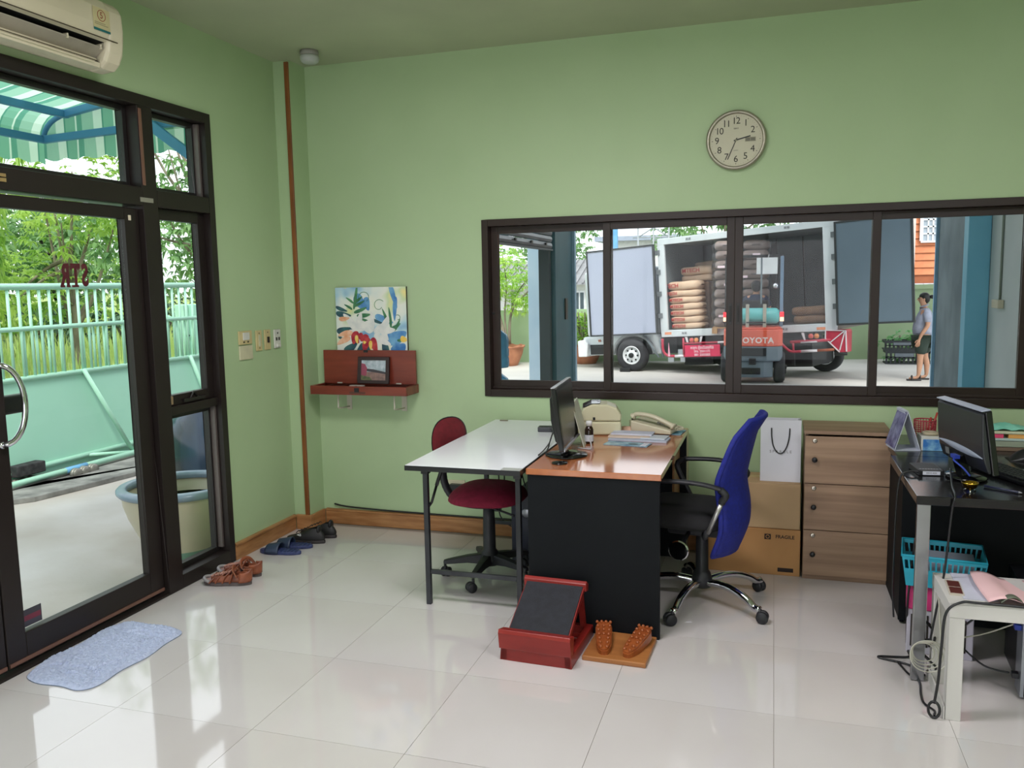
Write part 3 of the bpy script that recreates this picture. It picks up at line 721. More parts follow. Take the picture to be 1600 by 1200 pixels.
g = G(); g.add([(-3.17, 6.6, 2.75), (-3.17, 11.5, 2.75), (-4.4, 11.5, 2.28), (-4.4, 6.6, 2.28)], [(0, 1, 2, 3)]); g.obj('canopy', M_bluecv, ba)
g = G(); g.bar((-4.39, 6.6, 2.28), (-4.39, 11.5, 2.28), 0.03, 0.03); g.bar((-4.39, 11.48, 2.28), (-3.17, 11.48, 2.28), 0.03, 0.03); g.obj('frame', M_pillar_blue, ba)
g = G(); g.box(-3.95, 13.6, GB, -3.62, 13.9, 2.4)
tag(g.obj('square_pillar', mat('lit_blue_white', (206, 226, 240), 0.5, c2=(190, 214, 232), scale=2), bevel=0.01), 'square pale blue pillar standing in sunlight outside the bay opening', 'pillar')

# stacked water bottles at the left edge of the window
M_jug = mat('jug_blue', (96, 164, 200), 0.2, c2=(74, 142, 184), scale=4)
prof = [(0.06, 0), (0.125, 0.005), (0.135, 0.03), (0.135, 0.10), (0.128, 0.115), (0.135, 0.13), (0.135, 0.20), (0.128, 0.215), (0.135, 0.23), (0.135, 0.30), (0.12, 0.35), (0.06, 0.40), (0.03, 0.42), (0.03, 0.46), (0.0001, 0.465)]
cr = thing('bottle_crate', 'low grey plastic crate holding up the blue water bottles', 'crate', (-2.80, 8.4, GB))
for zz in (0.0, 0.02):
    pass
g = G(); g.box(-0.16, -0.16, 0, 0.16, 0.16, 0.02); g.box(-0.16, -0.16, 0.07, 0.16, 0.16, 0.09)
for a in (-1, 1):
    for b in (-1, 1): g.box(a*0.14-0.02, b*0.14-0.02, 0.02, a*0.14+0.02, b*0.14+0.02, 0.07)
g.obj('body', mat('crate_grey', (150, 156, 160), 0.6), cr)
labs = ['blue ribbed water bottle at the bottom of the stack by the window edge', 'blue ribbed water bottle second from the bottom of the stack', 'blue ribbed water bottle topmost of the stack by the window edge']
for k in range(3):
    b = thing('water_bottle', labs[k], 'bottle', (-2.80, 8.4, GB+0.09+0.466*k), 0, 'stacked water bottles')
    g = G(); g.lathe(prof, 24); g.obj('body', M_jug, b)
    g = G(); g.lathe([(0.034, 0.43), (0.034, 0.4655), (0.0001, 0.4658)], 16); g.obj('cap', mat('cap_white', (214, 226, 236), 0.5), b)

# garden walls
def wl(x): return 20.72+0.19*x
g = G()
def slab(a, b, z1, th=0.12, zz0=GB, dy=0.0, gg=None):
    q = gg or g
    q.hexa([(a, wl(a)+dy, zz0), (b, wl(b)+dy, zz0), (b, wl(b)+th+dy, zz0), (a, wl(a)+th+dy, zz0), (a, wl(a)+dy, z1), (b, wl(b)+dy, z1), (b, wl(b)+th+dy, z1), (a, wl(a)+th+dy, z1)])
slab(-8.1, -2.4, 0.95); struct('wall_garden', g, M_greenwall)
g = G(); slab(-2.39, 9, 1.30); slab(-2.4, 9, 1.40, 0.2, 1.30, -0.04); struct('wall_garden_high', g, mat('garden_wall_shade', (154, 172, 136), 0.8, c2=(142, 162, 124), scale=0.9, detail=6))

# potted plants
M_fern = leafmat('fern_green', (196, 226, 110), (150, 200, 80), 0.5, 2)
def pot(r, h, scallop=0.0):
    g = G(); g.lathe([(r*0.62, 0), (r*0.74, h*0.2), (r*0.92, h*0.6), (r*0.98, h*0.88), (r*1.06, h*0.93), (r*1.06, h), (r*0.94, h), (r*0.9, h*0.86), (0.0001, h*0.84)], 28)
    if scallop:
        g.v = [(x, y, z+(scallop*math.sin(9*math.atan2(y, x)) if z > h*0.97 else 0)) for x, y, z in g.v]
    return g
pt = thing('potted_tree', 'tall feathery light green tree in a wide terracotta pot by the garden wall', 'plant', (-6.0, 18.75, GB))
pot(0.42, 0.47, 0.02).obj('pot', M_terra, pt)
stems = [((0, 0, .5), (-0.12, 0, 1.1), (-0.45, 0.1, 1.75), (-0.62, 0.1, 2.2)), ((0.02, 0, .5), (-0.02, 0, 1.2), (0.0, 0.1, 1.9), (-0.05, 0, 2.6)), ((0.05, 0, .5), (0.12, 0, 1.2), (0.3, 0.1, 1.75), (0.75, 0.0, 2.2)), ((0.08, 0.05, .5), (0.2, -0.1, 1.3), (0.75, -0.1, 1.9), (0.9, 0, 2.35)), ((-0.05, 0, .5), (-0.15, 0, 1.25), (-0.3, 0, 1.5), (-0.25, 0, 2.2))]
for s in stems:
    g = G(); g.tube(curve_pts(s, 4), [0.028-0.0015*k for k in range(13)], 6); g.obj('stem', M_bark, pt)
V, F = leaves([(-0.55, 0, 1.85), (0.0, 0, 2.15), (0.6, 0, 1.8), (0.9, 0, 1.45), (-0.75, 0, 1.4), (-0.1, 0.1, 2.45), (0.35, 0, 1.45)], [0.5, 0.6, 0.5, 0.42, 0.4, 0.5, 0.35], 420, 0.17, 0.026, 41, 0.5, 8)
npmesh('foliage', V, F, M_fern, pt)['kind'] = 'stuff'
for (x, y, lab, hh) in ((-4.25, 19.45, 'small terracotta pot with an upright light green bush beside the lorry nose', 0.42),):
    p2 = thing('potted_bush', lab, 'plant', (x, y, GB)); pot(0.40, hh).obj('pot', M_terra, p2)
    g = G()
    for k in range(9): a = k*0.7; g.tube([(0.05*math.cos(a), 0.05*math.sin(a), hh*0.8), (0.25*math.cos(a), 0.25*math.sin(a), hh+0.8)], 0.015, 5)
    g.obj('stem', M_bark, p2)
    V, F = leaves([(0, 0, 0.75), (-0.22, 0, 0.95), (0.2, 0, 0.95), (-0.1, 0, 1.15)], [0.3, 0.28, 0.28, 0.2], 330, 0.16, 0.05, 42, 0.1, 6)
    npmesh('foliage', V, F, M_fern, p2)['kind'] = 'stuff'
p3 = thing('terracotta_pot', 'empty terracotta pot seen under the lorry by the wall', 'pot', (-1.69, 19.7, GB)); pot(0.30, 0.34).obj('body', M_terra, p3)
g = G(); g.lathe([(0.0001, 0.285), (0.26, 0.285)], 16); g.obj('soil', M_barkd, p3)
p4 = thing('shrub', 'low leafy green plant at the foot of the shaded wall', 'plant', (2.62, 20.5, GB))
V, F = leaves([(0, 0, 0.35), (0.3, 0, 0.35), (0.1, 0, 0.62)], [0.34, 0.28, 0.25], 190, 0.2, 0.07, 43, 0.3, 5)
npmesh('foliage', V, F, leafmat('shade_leaf', (140, 196, 130), (100, 160, 96), 0.4), p4)['kind'] = 'stuff'
g = G(); g.tube([(0.1, 0, 0), (0.1, 0, 0.6)], 0.02, 6); g.obj('stem', M_bark, p4)

# backdrop: neighbours' houses, trees, mast, posts
def bldg(name, label, x0, x1, y0, y1, z1, mwall, roofc, roofh=0.9, wins=(), cat='house', flat=False, eav=0.35):
    b = thing(name, label, cat, ((x0+x1)/2, y0, GB)); w = (x1-x0)/2; d = y1-y0
    g = G(); g.box(-w, 0, 0, w, d, z1); g.obj('walls', mwall, b)
    g = G()
    if flat: g.box(-w-eav, -eav, z1, w+eav, d+eav, z1+0.18)
    else: g.prism([(-eav, z1-0.05), (d/2, z1+roofh), (d+eav, z1-0.05)], -w-eav, w+eav, 'x')
    g.obj('roof', roofc, b)
    if not flat:
        g = G()
        n = int((2*w+2*eav)/0.22)
        for k in range(n):
            x = -w-eav+0.11+k*0.22; g.bar((x, -eav, z1+0.0), (x, d/2-0.02, z1+roofh+0.04), 0.05, 0.03)
        g.obj('roof_rib', roofc, b)['kind'] = 'stuff'
    for (a, c, ww, hh) in wins:
        g = G(); g.box(a-ww/2, -0.05, c-hh/2, a+ww/2, -0.001, c+hh/2); f = g.obj('window', M_white, b)
        g = G()
        for k in range(3): g.box(a-ww/2+0.06+(ww-0.06)/3*k, -0.07, c-hh/2+0.06, a-ww/2+(ww-0.0)/3*(k+1)-0.03, -0.052, c+hh/2-0.06)
        g.obj('pane', mat('far_pane', (80, 92, 100), 0.2), f)
    return b
M_grroof = mat('grey_roof', (150, 150, 152), 0.7, c2=(128, 128, 130), scale=3)
M_haze = mat('pale_render', (226, 228, 222), 0.8)
bldg('far_house', 'pale house with a ribbed grey roof beyond the garden wall on the left', -10.5, -5.8, 27, 31, 1.9, M_haze, M_grroof, 0.8, ((-0.6, 1.3, 0.9, 0.7), (0.9, 1.3, 0.9, 0.7), (2.0, 1.3, 0.5, 0.7)))
bldg('far_shed', 'low shed with a lilac grey roof showing over the open lorry door', -6.6, -2.0, 34, 38, 3.55, M_haze, mat('lilac_roof', (160, 170, 186), 0.6), 0.6, cat='shed', flat=True)
bldg('white_house', 'low white roofed building between the potted tree and the pale pillar', -12.8, -8.4, 24.0, 27.0, 1.75, M_haze, mat('white_roof', (228, 232, 234), 0.6), 0.45, ((1.0, 1.4, 0.9, 0.4),), flat=True)
bp = thing('blue_post', 'tall light blue steel post rising behind the open lorry door', 'post', (-4.55, 25, GB))
g = G(); g.box(-0.09, -0.09, 0, 0.09, 0.09, 4.4); g.obj('shaft', mat('light_blue_paint', (110, 170, 214), 0.5), bp)
g = G(); g.box(-0.16, -0.16, 4.4, 0.16, 0.16, 4.44); g.box(-0.16, -0.16, 0, 0.16, 0.16, 0.04); g.obj('cap_plate', M_grroof, bp)
lm = thing('lattice_mast', 'grey lattice steel frame standing beside the blue post', 'mast', (-3.4, 25, GB))
g = G()
for x in (-0.45, 0.0, 0.45): g.tube([(x, 0, 0), (x, 0, 3.9 if x else 4.3)], 0.025, 6)
for z in (3.2, 3.5, 3.75): g.tube([(-0.6, 0, z), (0.6, 0, z)], 0.02, 6)
g.tube([(-0.45, 0, 3.2), (0.45, 0, 3.75)], 0.018, 6); g.tube([(0.45, 0, 3.2), (-0.45, 0, 3.75)], 0.018, 6)
g.obj('frame', mat('galv', (160, 166, 170), 0.5), lm)
# orange timber house behind the person
oh = thing('orange_house', 'orange timber board house with a white framed window beyond the yard wall', 'house', (3.65, 25.0, GB))
M_or = mat('orange_board', (214, 134, 92), 0.7, c2=(198, 118, 78), scale=4)
g = G(); g.box(-0.2, 0.03, 0, 5, 4, 6.0); g.obj('walls', mat('orange_dark', (166, 96, 62), 0.8), oh)
pl0 = None
for k in range(21):
    if pl0 is None:
        g = G(); g.prism([(0.0, 0), (-0.012, 0), (0.026, 0.19), (0.03, 0.19)], -0.2, 5, 'x'); pl0 = g.obj('board', M_or, oh); pl0.location = (0, 0, 1.95)
    else:
        o = pl0.copy(); COL.objects.link(o); o.parent = oh; o.location = (0, 0, 1.95+0.195*k)
g = G(); g.box(-0.22, -0.05, 1.95, -0.04, 0.03, 6.0); g.obj('corner_board', mat('pinkish_white', (226, 206, 196), 0.7), oh)
g = G(); x0, x1, z0, z1 = 0.14, 0.50, 2.85, 3.78
g.box(x0-0.05, -0.08, z0-0.05, x1+0.05, -0.02, z0); g.box(x0-0.08, -0.08, z1, x1+0.08, -0.02, z1+0.08); g.box(x0-0.08, -0.08, z0, x0, -0.02, z1); g.box(x1, -0.08, z0, x1+0.08, -0.02, z1)
for k in (1, 2): g.box(x0+(x1-x0)*k/3-0.02, -0.07, z0, x0+(x1-x0)*k/3+0.02, -0.03, z1)
for k in range(1, 5): g.box(x0, -0.07, z0+(z1-z0)*k/5-0.02, x1, -0.03, z0+(z1-z0)*k/5+0.02)
wf = g.obj('window', M_white, oh); g = G(); g.box(x0, -0.04, z0, x1, -0.025, z1); g.obj('pane', mat('far_pane_light', (170, 180, 190), 0.2), wf)
g = G()
for k in range(24): g.box(-0.75+0.24*k, -1.7, 1.62, -0.75+0.24*k+0.2, 0.0, 1.72)
g.obj('porch_roof', mat('whitewashed_tiles', (226, 226, 230), 0.7, c2=(180, 180, 186), scale=6), oh)
g = G(); g.box(-0.7, -1.6, 0, 4.9, -1.5, 1.6); g.obj('porch_wall', M_haze, oh)
g = G(); g.lathe([(0.0001, 0), (0.25, 0.04), (0.42, 0.13), (0.43, 0.13)], 24, 0, TM((1.55, -0.9, 2.75), (0.9, 0.4, 0))); g.tube([(1.55, -0.85, 2.7), (1.62, -0.6, 2.1), (1.62, -0.6, 1.72)], 0.03)
tag(g.obj('satellite_dish', mat('dish_grey', (170, 172, 178), 0.5)), 'grey satellite dish mounted above the white tiled porch roof', 'dish')
bk = [('leafy_tree', 'round bright tree over the grey roofed house', -9.5, 36, 5.6, 2.2, LM, 51, 3.6), ('leafy_tree', 'broad leafed tree left of the pale pillar beyond the wall', -13.5, 31, 4.6, 2.2, LM, 52, 3.0), ('leafy_tree', 'yellow flowering tree at the left edge of the back window', -12.4, 22.8, 3.2, 1.0, leafmat('yellow_flower', (236, 214, 110), (200, 206, 110), 0.5), 53, 2.4),
      ('leafy_tree', 'green tree rising behind the lorry roof at its left', -1.6, 30, 5.6, 2.0, LM, 54, 4.1), ('leafy_tree', 'green tree rising behind the lorry roof at its middle', 1.7, 30, 5.8, 2.0, LM, 55, 4.4), ('leafy_tree', 'green tree above the dark open lorry door', 4.0, 33, 6.4, 2.0, LM, 56, 4.9), ('leafy_tree', 'dark tree mass at the far left behind the yellow flowering tree', -16.8, 38, 6.6, 3.0, LD, 57, 4.4)]
for nm, lab, x, y, h, r, m, sd, cz in bk:
    tree(lab, x, y, h, r, m, sd, nclump=8, per=60, L=0.26, Wd=0.1, zf=GB, name=nm, cz=cz)
bn = thing('banana_plant', 'banana plant with broad pale green leaves beyond the garden wall', 'plant', (-8.6, 22.6, GB))
for k in range(9):
    a = k*0.75; g = G(); c, s_ = math.cos(a), math.sin(a); L = 1.3+0.3*math.sin(k*2.1)
    def fn(u, v, c=c, s_=s_, L=L):
        t = u*L; w = 0.22*math.sin(PI*min(1, u*0.95+0.05))**0.6*(v-0.5)*2; zz = 1.7+t*0.9-0.55*t*t-0.1*abs(v-0.5)
        return (c*t*0.8-s_*w, s_*t*0.8+c*w, zz)
    g.grid(fn, 10, 5); g.obj('leaf', leafmat('banana_leaf', (160, 206, 136), (130, 184, 110), 0.45), bn)
g = G(); g.tube([(0, 0, 0), (0, 0, 1.8)], [0.13, 0.09], 10); g.obj('stalk', mat('banana_stalk', (150, 170, 110), 0.7), bn)
up = thing('utility_pole', 'pale concrete utility pole with wires beyond the left trees', 'pole', (-12.2, 30, GB))
g = G(); g.box(-0.1, -0.1, 0, 0.1, 0.1, 7); g.obj('pole', M_haze, up); g = G(); g.box(-0.9, -0.05, 4.2, 0.9, 0.05, 4.3); g.obj('crossarm', M_haze, up)
g = G(); g.tube([(-20, 30, 3.9), (-12, 30, 3.75), (-4, 30, 3.95)], 0.02, 5); tag(g.obj('wire', M_haze), 'thin pale overhead wire crossing before the left trees', 'wire')
# black crates by the wall behind the person
M_crate = mat('crate_black', (40, 44, 50), 0.5)
for (x, y, z, sx, sz, lab) in ((2.75, 20.2, GB, 0.75, 0.3, 'low black plastic crate left of the standing person'), (3.35, 20.35, GB, 0.7, 0.5, 'larger black plastic crate behind the legs of the standing person'), (2.7, 20.2, GB+0.301, 0.7, 0.22, 'black plastic crate stacked on the low crate left of the person')):
    c = thing('crate', lab, 'crate', (x, y, z), 0, 'black crates by the yard wall'); g = G()
    g.box(-sx/2, -0.25, 0, sx/2, 0.25, 0.03); g.box(-sx/2, -0.25, sz-0.06, sx/2, -0.23, sz); g.box(-sx/2, 0.23, sz-0.06, sx/2, 0.25, sz); g.box(-sx/2, -0.23, sz-0.06, -sx/2+0.02, 0.23, sz); g.box(sx/2-0.02, -0.23, sz-0.06, sx/2, 0.23, sz)
    n = 9
    for k in range(n): xx = -sx/2+0.02+(sx-0.04)*k/(n-1); g.box(xx-0.02, -0.25, 0.03, xx+0.02, -0.23, sz-0.06)
    g.box(-sx/2, -0.25, sz*0.45, sx/2, -0.232, sz*0.55)
    g.obj('body', M_crate, c)
    g = G(); g.box(-sx*0.25, -0.262, sz*0.55, sx*0.25, -0.2505, sz*0.8); g.obj('side_panel', mat('crate_mark', (120, 128, 136), 0.5), c)
# ================================================================== LORRY, FORKLIFT, PERSON
# ---- sacks
M_sack = mat('kraft_paper', (216, 186, 158), 0.75, c2=(196, 164, 136), scale=6, bump=0.25, bscale=14)
M_sackb = mat('brown_kraft', (150, 116, 88), 0.75, c2=(128, 98, 74), scale=6, bump=0.25, bscale=14)
M_sackg = mat('greyish_kraft', (156, 136, 126), 0.7, c2=(128, 110, 102), scale=6, bump=0.25, bscale=14)
M_redink = mat('red_print', (190, 60, 56), 0.7)
def sack_mesh(L, Wd, H, seed):
    r = random.Random(seed); ph = r.random()*6
    def fn(u, v):
        a = 2*PI*v; e = 0.42
        ca, sa = math.cos(a), math.sin(a)
        x = (u-0.5)*2; pr = (1-abs(x)**7)**0.35 if abs(x) < 1 else 0
        pr = max(pr, 0.12)
        yy = math.copysign(abs(ca)**e, ca)*Wd/2*(0.25+0.75*pr); zz = math.copysign(abs(sa)**0.62, sa)*H/2*pr
        zz += 0.006*math.sin(9*u+ph+3*v*6)*pr
        return (x*L/2, yy, zz+H/2)
    g = G(); g.grid(fn, 19, 25); return g
SACKN = [0]
def sack(x, y, z, label, m, L=0.8, Wd=0.45, H=0.145, T=None, rz=0.0, group=None, text=True, tx=0.0):
    SACKN[0] += 1
    t = thing('paper_sack', label, 'sack', (0, 0, 0), 0, group)
    M = (T or Matrix()) @ TM((x, y, z), (0, 0, rz)); t.matrix_world = M
    sack_mesh(L, Wd, H, SACKN[0]).obj('bag', m, t)
    if text: lettering('MTECH', H*0.62, M_redink, t, (tx, -Wd/2-0.004, H*0.52), FACE_Y, depth=0.004, offset=0.002, space=1.05)
    return t

# ---- lorry
p0 = Vector((-2.22, 17.6, 0.423)); ex = Vector((3.33, -1.2, 0.199)).normalized(); ey = Vector((1.2, 3.33, 0)).normalized(); ez = ex.cross(ey).normalized(); ey = ez.cross(ex)
TL = Matrix(((ex[0], ey[0], ez[0], p0[0]), (ex[1], ey[1], ez[1], p0[1]), (ex[2], ey[2], ez[2], p0[2]), (0, 0, 0, 1)))
lorry = thing('box_lorry', 'white box lorry with its cargo body doors folded wide open', 'lorry')
lorry.matrix_world = TL
LW, LH, LD_ = 3.55, 2.03, 2.1
M_lor = mat('lorry_white', (214, 220, 222), 0.45, c2=(200, 206, 210), scale=2)
M_lin = mat('cargo_lining', (112, 124, 130), 0.6, c2=(96, 108, 114), scale=1.5)
M_lind = mat('door_lining_shaded', (100, 116, 128), 0.5, c2=(92, 108, 120), scale=1)  # same lining as the left door, with its shade put into the colour
M_seal = mat('rubber_seal', (50, 54, 56), 0.7)
M_chas = mat('chassis_black', (34, 36, 38), 0.7, c2=(26, 27, 29), scale=6)
g = G(); g.box(0, 0, 0, LW, 0.06, 0.135); g.box(0, 0, LH-0.125, LW, 0.06, LH); g.box(0, 0, 0.135, 0.15, 0.06, LH-0.125); g.box(LW-0.2, 0, 0.135, LW, 0.06, LH-0.125)
g.obj('door_frame', M_lor, lorry, bevel=0.008)
g = G(); g.box(0.0, 0.06, 0.02, LW, LD_, 0.13); g.obj('cargo_floor', mat('cargo_floor', (110, 104, 96), 0.7), lorry)
g = G(); g.box(0.01, 0.061, 0.13, 0.10, LD_, LH-0.02); g.box(LW-0.1, 0.061, 0.13, LW-0.01, LD_, LH-0.02); g.box(0.1, LD_-0.06, 0.13, LW-0.1, LD_, LH-0.02)
g.obj('cargo_wall', M_lin, lorry)
g = G(); g.box(0.0, 0.061, LH-0.10, LW, LD_, LH); g.obj('cargo_roof', M_lor, lorry)
g = G()
for k in range(1, 6): g.box(0.1+(LW-0.2)*k/6-0.012, LD_-0.075, 0.14, 0.1+(LW-0.2)*k/6+0.012, LD_-0.061, LH-0.12)
g.box(LW-0.28, 0.5, 0.14, LW-0.26, 0.53, LH-0.25)
g.obj('wall_rib', M_seal, lorry)
# doors folded back
def cdoor(x0, x1, z0, z1, m, nm, yy):
    g = G(); g.box(x0+0.02, yy, z0+0.02, x1-0.02, yy+0.05, z1-0.02); d = g.obj(nm, m, lorry, bevel=0.004)
    g = G(); g.box(x0, yy-0.012, z0, x1, yy+0.045, z0+0.035); g.box(x0, yy-0.012, z1-0.035, x1, yy+0.045, z1); g.box(x0, yy-0.012, z0+0.035, x0+0.035, yy+0.045, z1-0.035); g.box(x1-0.035, yy-0.012, z0+0.035, x1, yy+0.045, z1-0.035)
    g.obj('door_seal', M_seal, d, bevel=0.003); return d
cdoor(-1.68, -0.04, 0.07, 1.93, mat('door_lining_white', (168, 174, 194), 0.5, c2=(162, 168, 188), scale=1), 'cargo_door', -0.09)
d2 = cdoor(LW+0.03, LW+1.34, 0.10, 1.97, M_lind, 'cargo_door', -0.09)
#d3 = cdoor(LW+1.505, LW+1.72, 0.10, 1.97, M_lind, 'cargo_door', -0.06)
g = G()
for z in (0.4, 0.85, 1.3, 1.7):
    g.box(LW-0.05, -0.03, z, LW+0.035, -0.001, z+0.10); g.box(-0.045, -0.03, z, 0.05, -0.001, z+0.10)
g.obj('hinge', mat('hinge_grey', (120, 126, 130), 0.5, metal=0.4), lorry)
g = G()
for (x, z) in ((0.52, 0.07), (2.6, 0.07), (0.7, LH-0.06), (2.7, LH-0.06), (1.7, LH-0.06)): g.box(x-0.05, -0.012, z-0.02, x-0.01, -0.001, z+0.02); g.box(x+0.01, -0.012, z-0.02, x+0.05, -0.001, z+0.02)
g.obj('latch_keeper', mat('keeper_grey', (140, 144, 148), 0.4), lorry)
g = G(); g.box(0.08, -0.006, 0.05, 0.23, -0.001, 0.10); g.box(LW-0.36, -0.006, 0.03, LW-0.2, -0.001, 0.08); g.obj('reflector', mat('orange_reflector', (230, 150, 110), 0.4), lorry)
# cab, arch and bumper showing left of the door
g = G()
g.box(-2.05, 0.15, -0.36, -0.1, 2.0, 0.06); g.box(-1.95, 0.2, 0.06, -0.15, 1.95, 1.5)
g.obj('cab', M_lor, lorry, bevel=0.06, seg=3)
g = G(); g.prism([(-2.12, -0.38), (-1.9, -0.38), (-1.85, -0.1), (-1.95, 0.0), (-2.12, -0.02)], 0.05, 2.1, 'y')
g.obj('bumper', M_white, lorry, bevel=0.02)
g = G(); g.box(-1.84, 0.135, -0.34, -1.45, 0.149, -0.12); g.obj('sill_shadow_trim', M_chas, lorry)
g = G(); g.box(-1.62, 0.12, -0.06, -1.56, 0.149, -0.01); g.obj('side_lamp', mat('side_lamp', (170, 96, 70), 0.3), lorry, bevel=0.006)
# arch (flared lip over the wheel) and wheel
cx, cz = -0.72, -0.36
g = G(); P = []
for k in range(13):
    a = PI*(0.02+0.96*k/12); P.append((cx+0.50*math.cos(a), 0.08, cz+0.44*math.sin(a)))
g.tube(P, 0.04, 8); g.obj('wheel_arch', mat('arch_grey', (150, 154, 156), 0.5), lorry)
g = G(); g.prism([(cx+0.47*math.cos(PI*k/12), cz+0.42*math.sin(PI*k/12)) for k in range(13)], 0.128, 0.149, 'y'); g.obj('arch_void', M_chas, lorry)
WT = TL.inverted() @ Matrix.Translation((-2.86, 17.86, GB+0.345)) @ Euler((R90, 0, math.radians(-12))).to_matrix().to_4x4()
def wheel(parent, T, r, w, rim, holes=8, mrim=M_white):
    g = G(); g.lathe([(rim, -w/2+0.02), (r*0.82, -w/2), (r*0.95, -w/2+0.02), (r, -w/2+0.05), (r, w/2-0.05), (r*0.95, w/2-0.02), (r*0.82, w/2), (rim, w/2-0.02)], 36, 0, T, caps=False)
    t = g.obj('tyre', M_rubber, parent)
    g = G(); g.lathe([(rim, -w/2+0.02), (rim, w/2-0.02), (rim*0.92, w/2-0.005), (rim*0.86, w/2-0.03), (rim*0.8, w/2-0.07), (rim*0.45, w/2-0.02), (rim*0.4, w/2-0.015), (0.0001, w/2-0.03)], 32, 0, T, caps=False)
    rr = g.obj('rim', mrim, t)
    g = G()
    for k in range(holes):
        a = 2*PI*k/holes; g.lathe([(rim*0.10, w/2-0.05), (rim*0.10, w/2-0.034), (0.0001, w/2-0.033)], 10, 0, T @ TM((rim*0.64*math.cos(a), rim*0.64*math.sin(a), 0)))
    g.lathe([(rim*0.27, w/2-0.03), (rim*0.27, w/2+0.02), (rim*0.2, w/2+0.035), (0.0001, w/2+0.035)], 16, 0, T)
    g.obj('hub', M_chas, t)
wheel(lorry, WT, 0.345, 0.23, 0.20)
g = G(); g.cbox((-3.0, 17.7, GB+0.04), (0.22, 0.12, 0.08)); tag(g.obj('wheel_chock', M_chas, bevel=0.01), 'small dark wedge chocking the lorry front wheel', 'chock')
# underside: chassis, red rails, lamps, sign
g = G(); g.box(-0.1, 0.5, -0.3, LW-0.6, 0.65, -0.02); g.box(-0.1, 1.5, -0.3, LW-0.9, 1.65, -0.02); g.box(0.3, 0.4, -0.62, 0.95, 1.8, -0.3); g.box(-0.1, 0.2, -0.35, 0.25, 1.9, -0.02)
for x in (0.5, 1.2, 2.0, 2.8): g.box(x, 0.1, -0.12, x+0.08, 2.0, -0.005)
g.box(2.3, 0.3, -0.68, 3.0, 1.9, -0.15)
g.obj('chassis', M_chas, lorry, bevel=0.01)
for (x, y) in ((2.85, 1.75), (0.62, 1.9)):
    q = TL @ Vector((x, y, 0)); T = TL.inverted() @ Matrix.Translation((q.x, q.y, GB+0.345)) @ Euler((R90, 0, math.radians(-20))).to_matrix().to_4x4()
    wheel(lorry, T, 0.345, 0.25, 0.2)
M_rr = mat('red_rail', (190, 52, 76), 0.4); M_wr = mat('white_rail', (226, 220, 224), 0.5)
def rail(P, r, m=M_rr): g = G(); g.tube(P, r, 8); return g.obj('guard_rail', m, lorry)
rail(curve_pts([(0.03, -0.02, -0.03), (0.03, -0.02, -0.26), (0.12, -0.02, -0.38), (0.3, -0.02, -0.40)], 4), 0.028); rail([(0.3, -0.02, -0.40), (0.5, -0.02, -0.40)], 0.028, M_wr); rail([(0.5, -0.02, -0.40), (1.9, -0.02, -0.40)], 0.028)
rail([(0.5, -0.02, -0.03), (0.5, -0.02, -0.40)], 0.022); rail([(0.5, -0.02, -0.14), (1.25, -0.02, -0.14)], 0.022); rail([(1.25, -0.02, -0.14), (1.45, -0.02, -0.14)], 0.022, M_wr)
rail(curve_pts([(2.45, -0.02, -0.12), (2.62, -0.02, -0.30), (2.72, -0.02, -0.36), (2.9, -0.02, -0.36)], 4), 0.025); rail([(2.7, -0.02, -0.18), (3.45, -0.02, -0.16)], 0.028); rail([(2.9, -0.02, -0.18), (3.2, -0.02, -0.172)], 0.0285, M_wr); rail([(2.9, -0.02, -0.36), (3.2, -0.02, -0.352)], 0.025, M_wr); rail([(3.2, -0.02, -0.352), (3.5, -0.02, -0.34)], 0.025, mat('rust_rail', (170, 96, 70), 0.6)); rail([(2.75, -0.02, -0.18), (2.75, -0.02, -0.36)], 0.02)
g = G(); g.box(0.42, -0.03, -0.52, 0.52, -0.01, -0.4); g.box(0.14, -0.03, -0.52, 0.27, -0.01, -0.40); g.box(0.37, -0.02, -0.42, 0.50, 0.0, -0.26); g.obj('plate', mat('dull_plate', (160, 166, 170), 0.5), lorry)
g = G(); g.prism([(0.15, -0.40), (0.20, -0.40), (0.175, -0.12)], -0.05, -0.03, 'y'); g.obj('pennant', mat('pink_white', (236, 170, 190), 0.5), lorry)
for (x0, x1) in ((0.62, 0.86), (3.02, 3.28)):
    g = G(); g.box(x0, -0.03, -0.155, x1, 0.05, -0.02); h = g.obj('lamp_housing', M_chas, lorry, bevel=0.005)
    g = G(); g.lathe([(0.048, 0), (0.044, 0.018), (0.0001, 0.026)], 16, 0, TM((x0+0.07, -0.031, -0.08), (R90, 0, 0))); g.obj('lamp', mat('red_lamp', (214, 90, 84), 0.3), h)
    g = G(); g.lathe([(0.048, 0), (0.044, 0.018), (0.0001, 0.026)], 16, 0, TM((x0+0.175, -0.031, -0.08), (R90, 0, 0))); g.obj('lamp', mat('orange_lamp', (226, 140, 80), 0.3), h)
for (a, b) in ((0.56, 0.60), (0.90, 0.86), (2.93, 2.97)):
    g = G(); g.prism([(a-0.02, -0.01), (a+0.03, -0.01), (b+0.02, -0.16), (b-0.005, -0.16)], -0.035, -0.02, 'y'); g.obj('chevron', M_wr, lorry)
g = G(); g.box(0.54, -0.06, -0.415, 1.30, -0.045, -0.18); sg = g.obj('name_board', mat('crimson_board', (226, 46, 92), 0.5), lorry, bevel=0.003)
M_wink = mat('white_ink', (250, 226, 234), 0.6)
lettering('หจก.รุ่งเรืองกิจ', 0.085, M_wink, sg, (0.92, -0.062, -0.235), FACE_Y, offset=0.0012)
lettering('โทร. 2501171', 0.066, M_wink, sg, (0.92, -0.062, -0.31), FACE_Y, offset=0.0012)
lettering('081 2505005', 0.066, M_wink, sg, (0.92, -0.062, -0.38), FACE_Y, offset=0.0012)
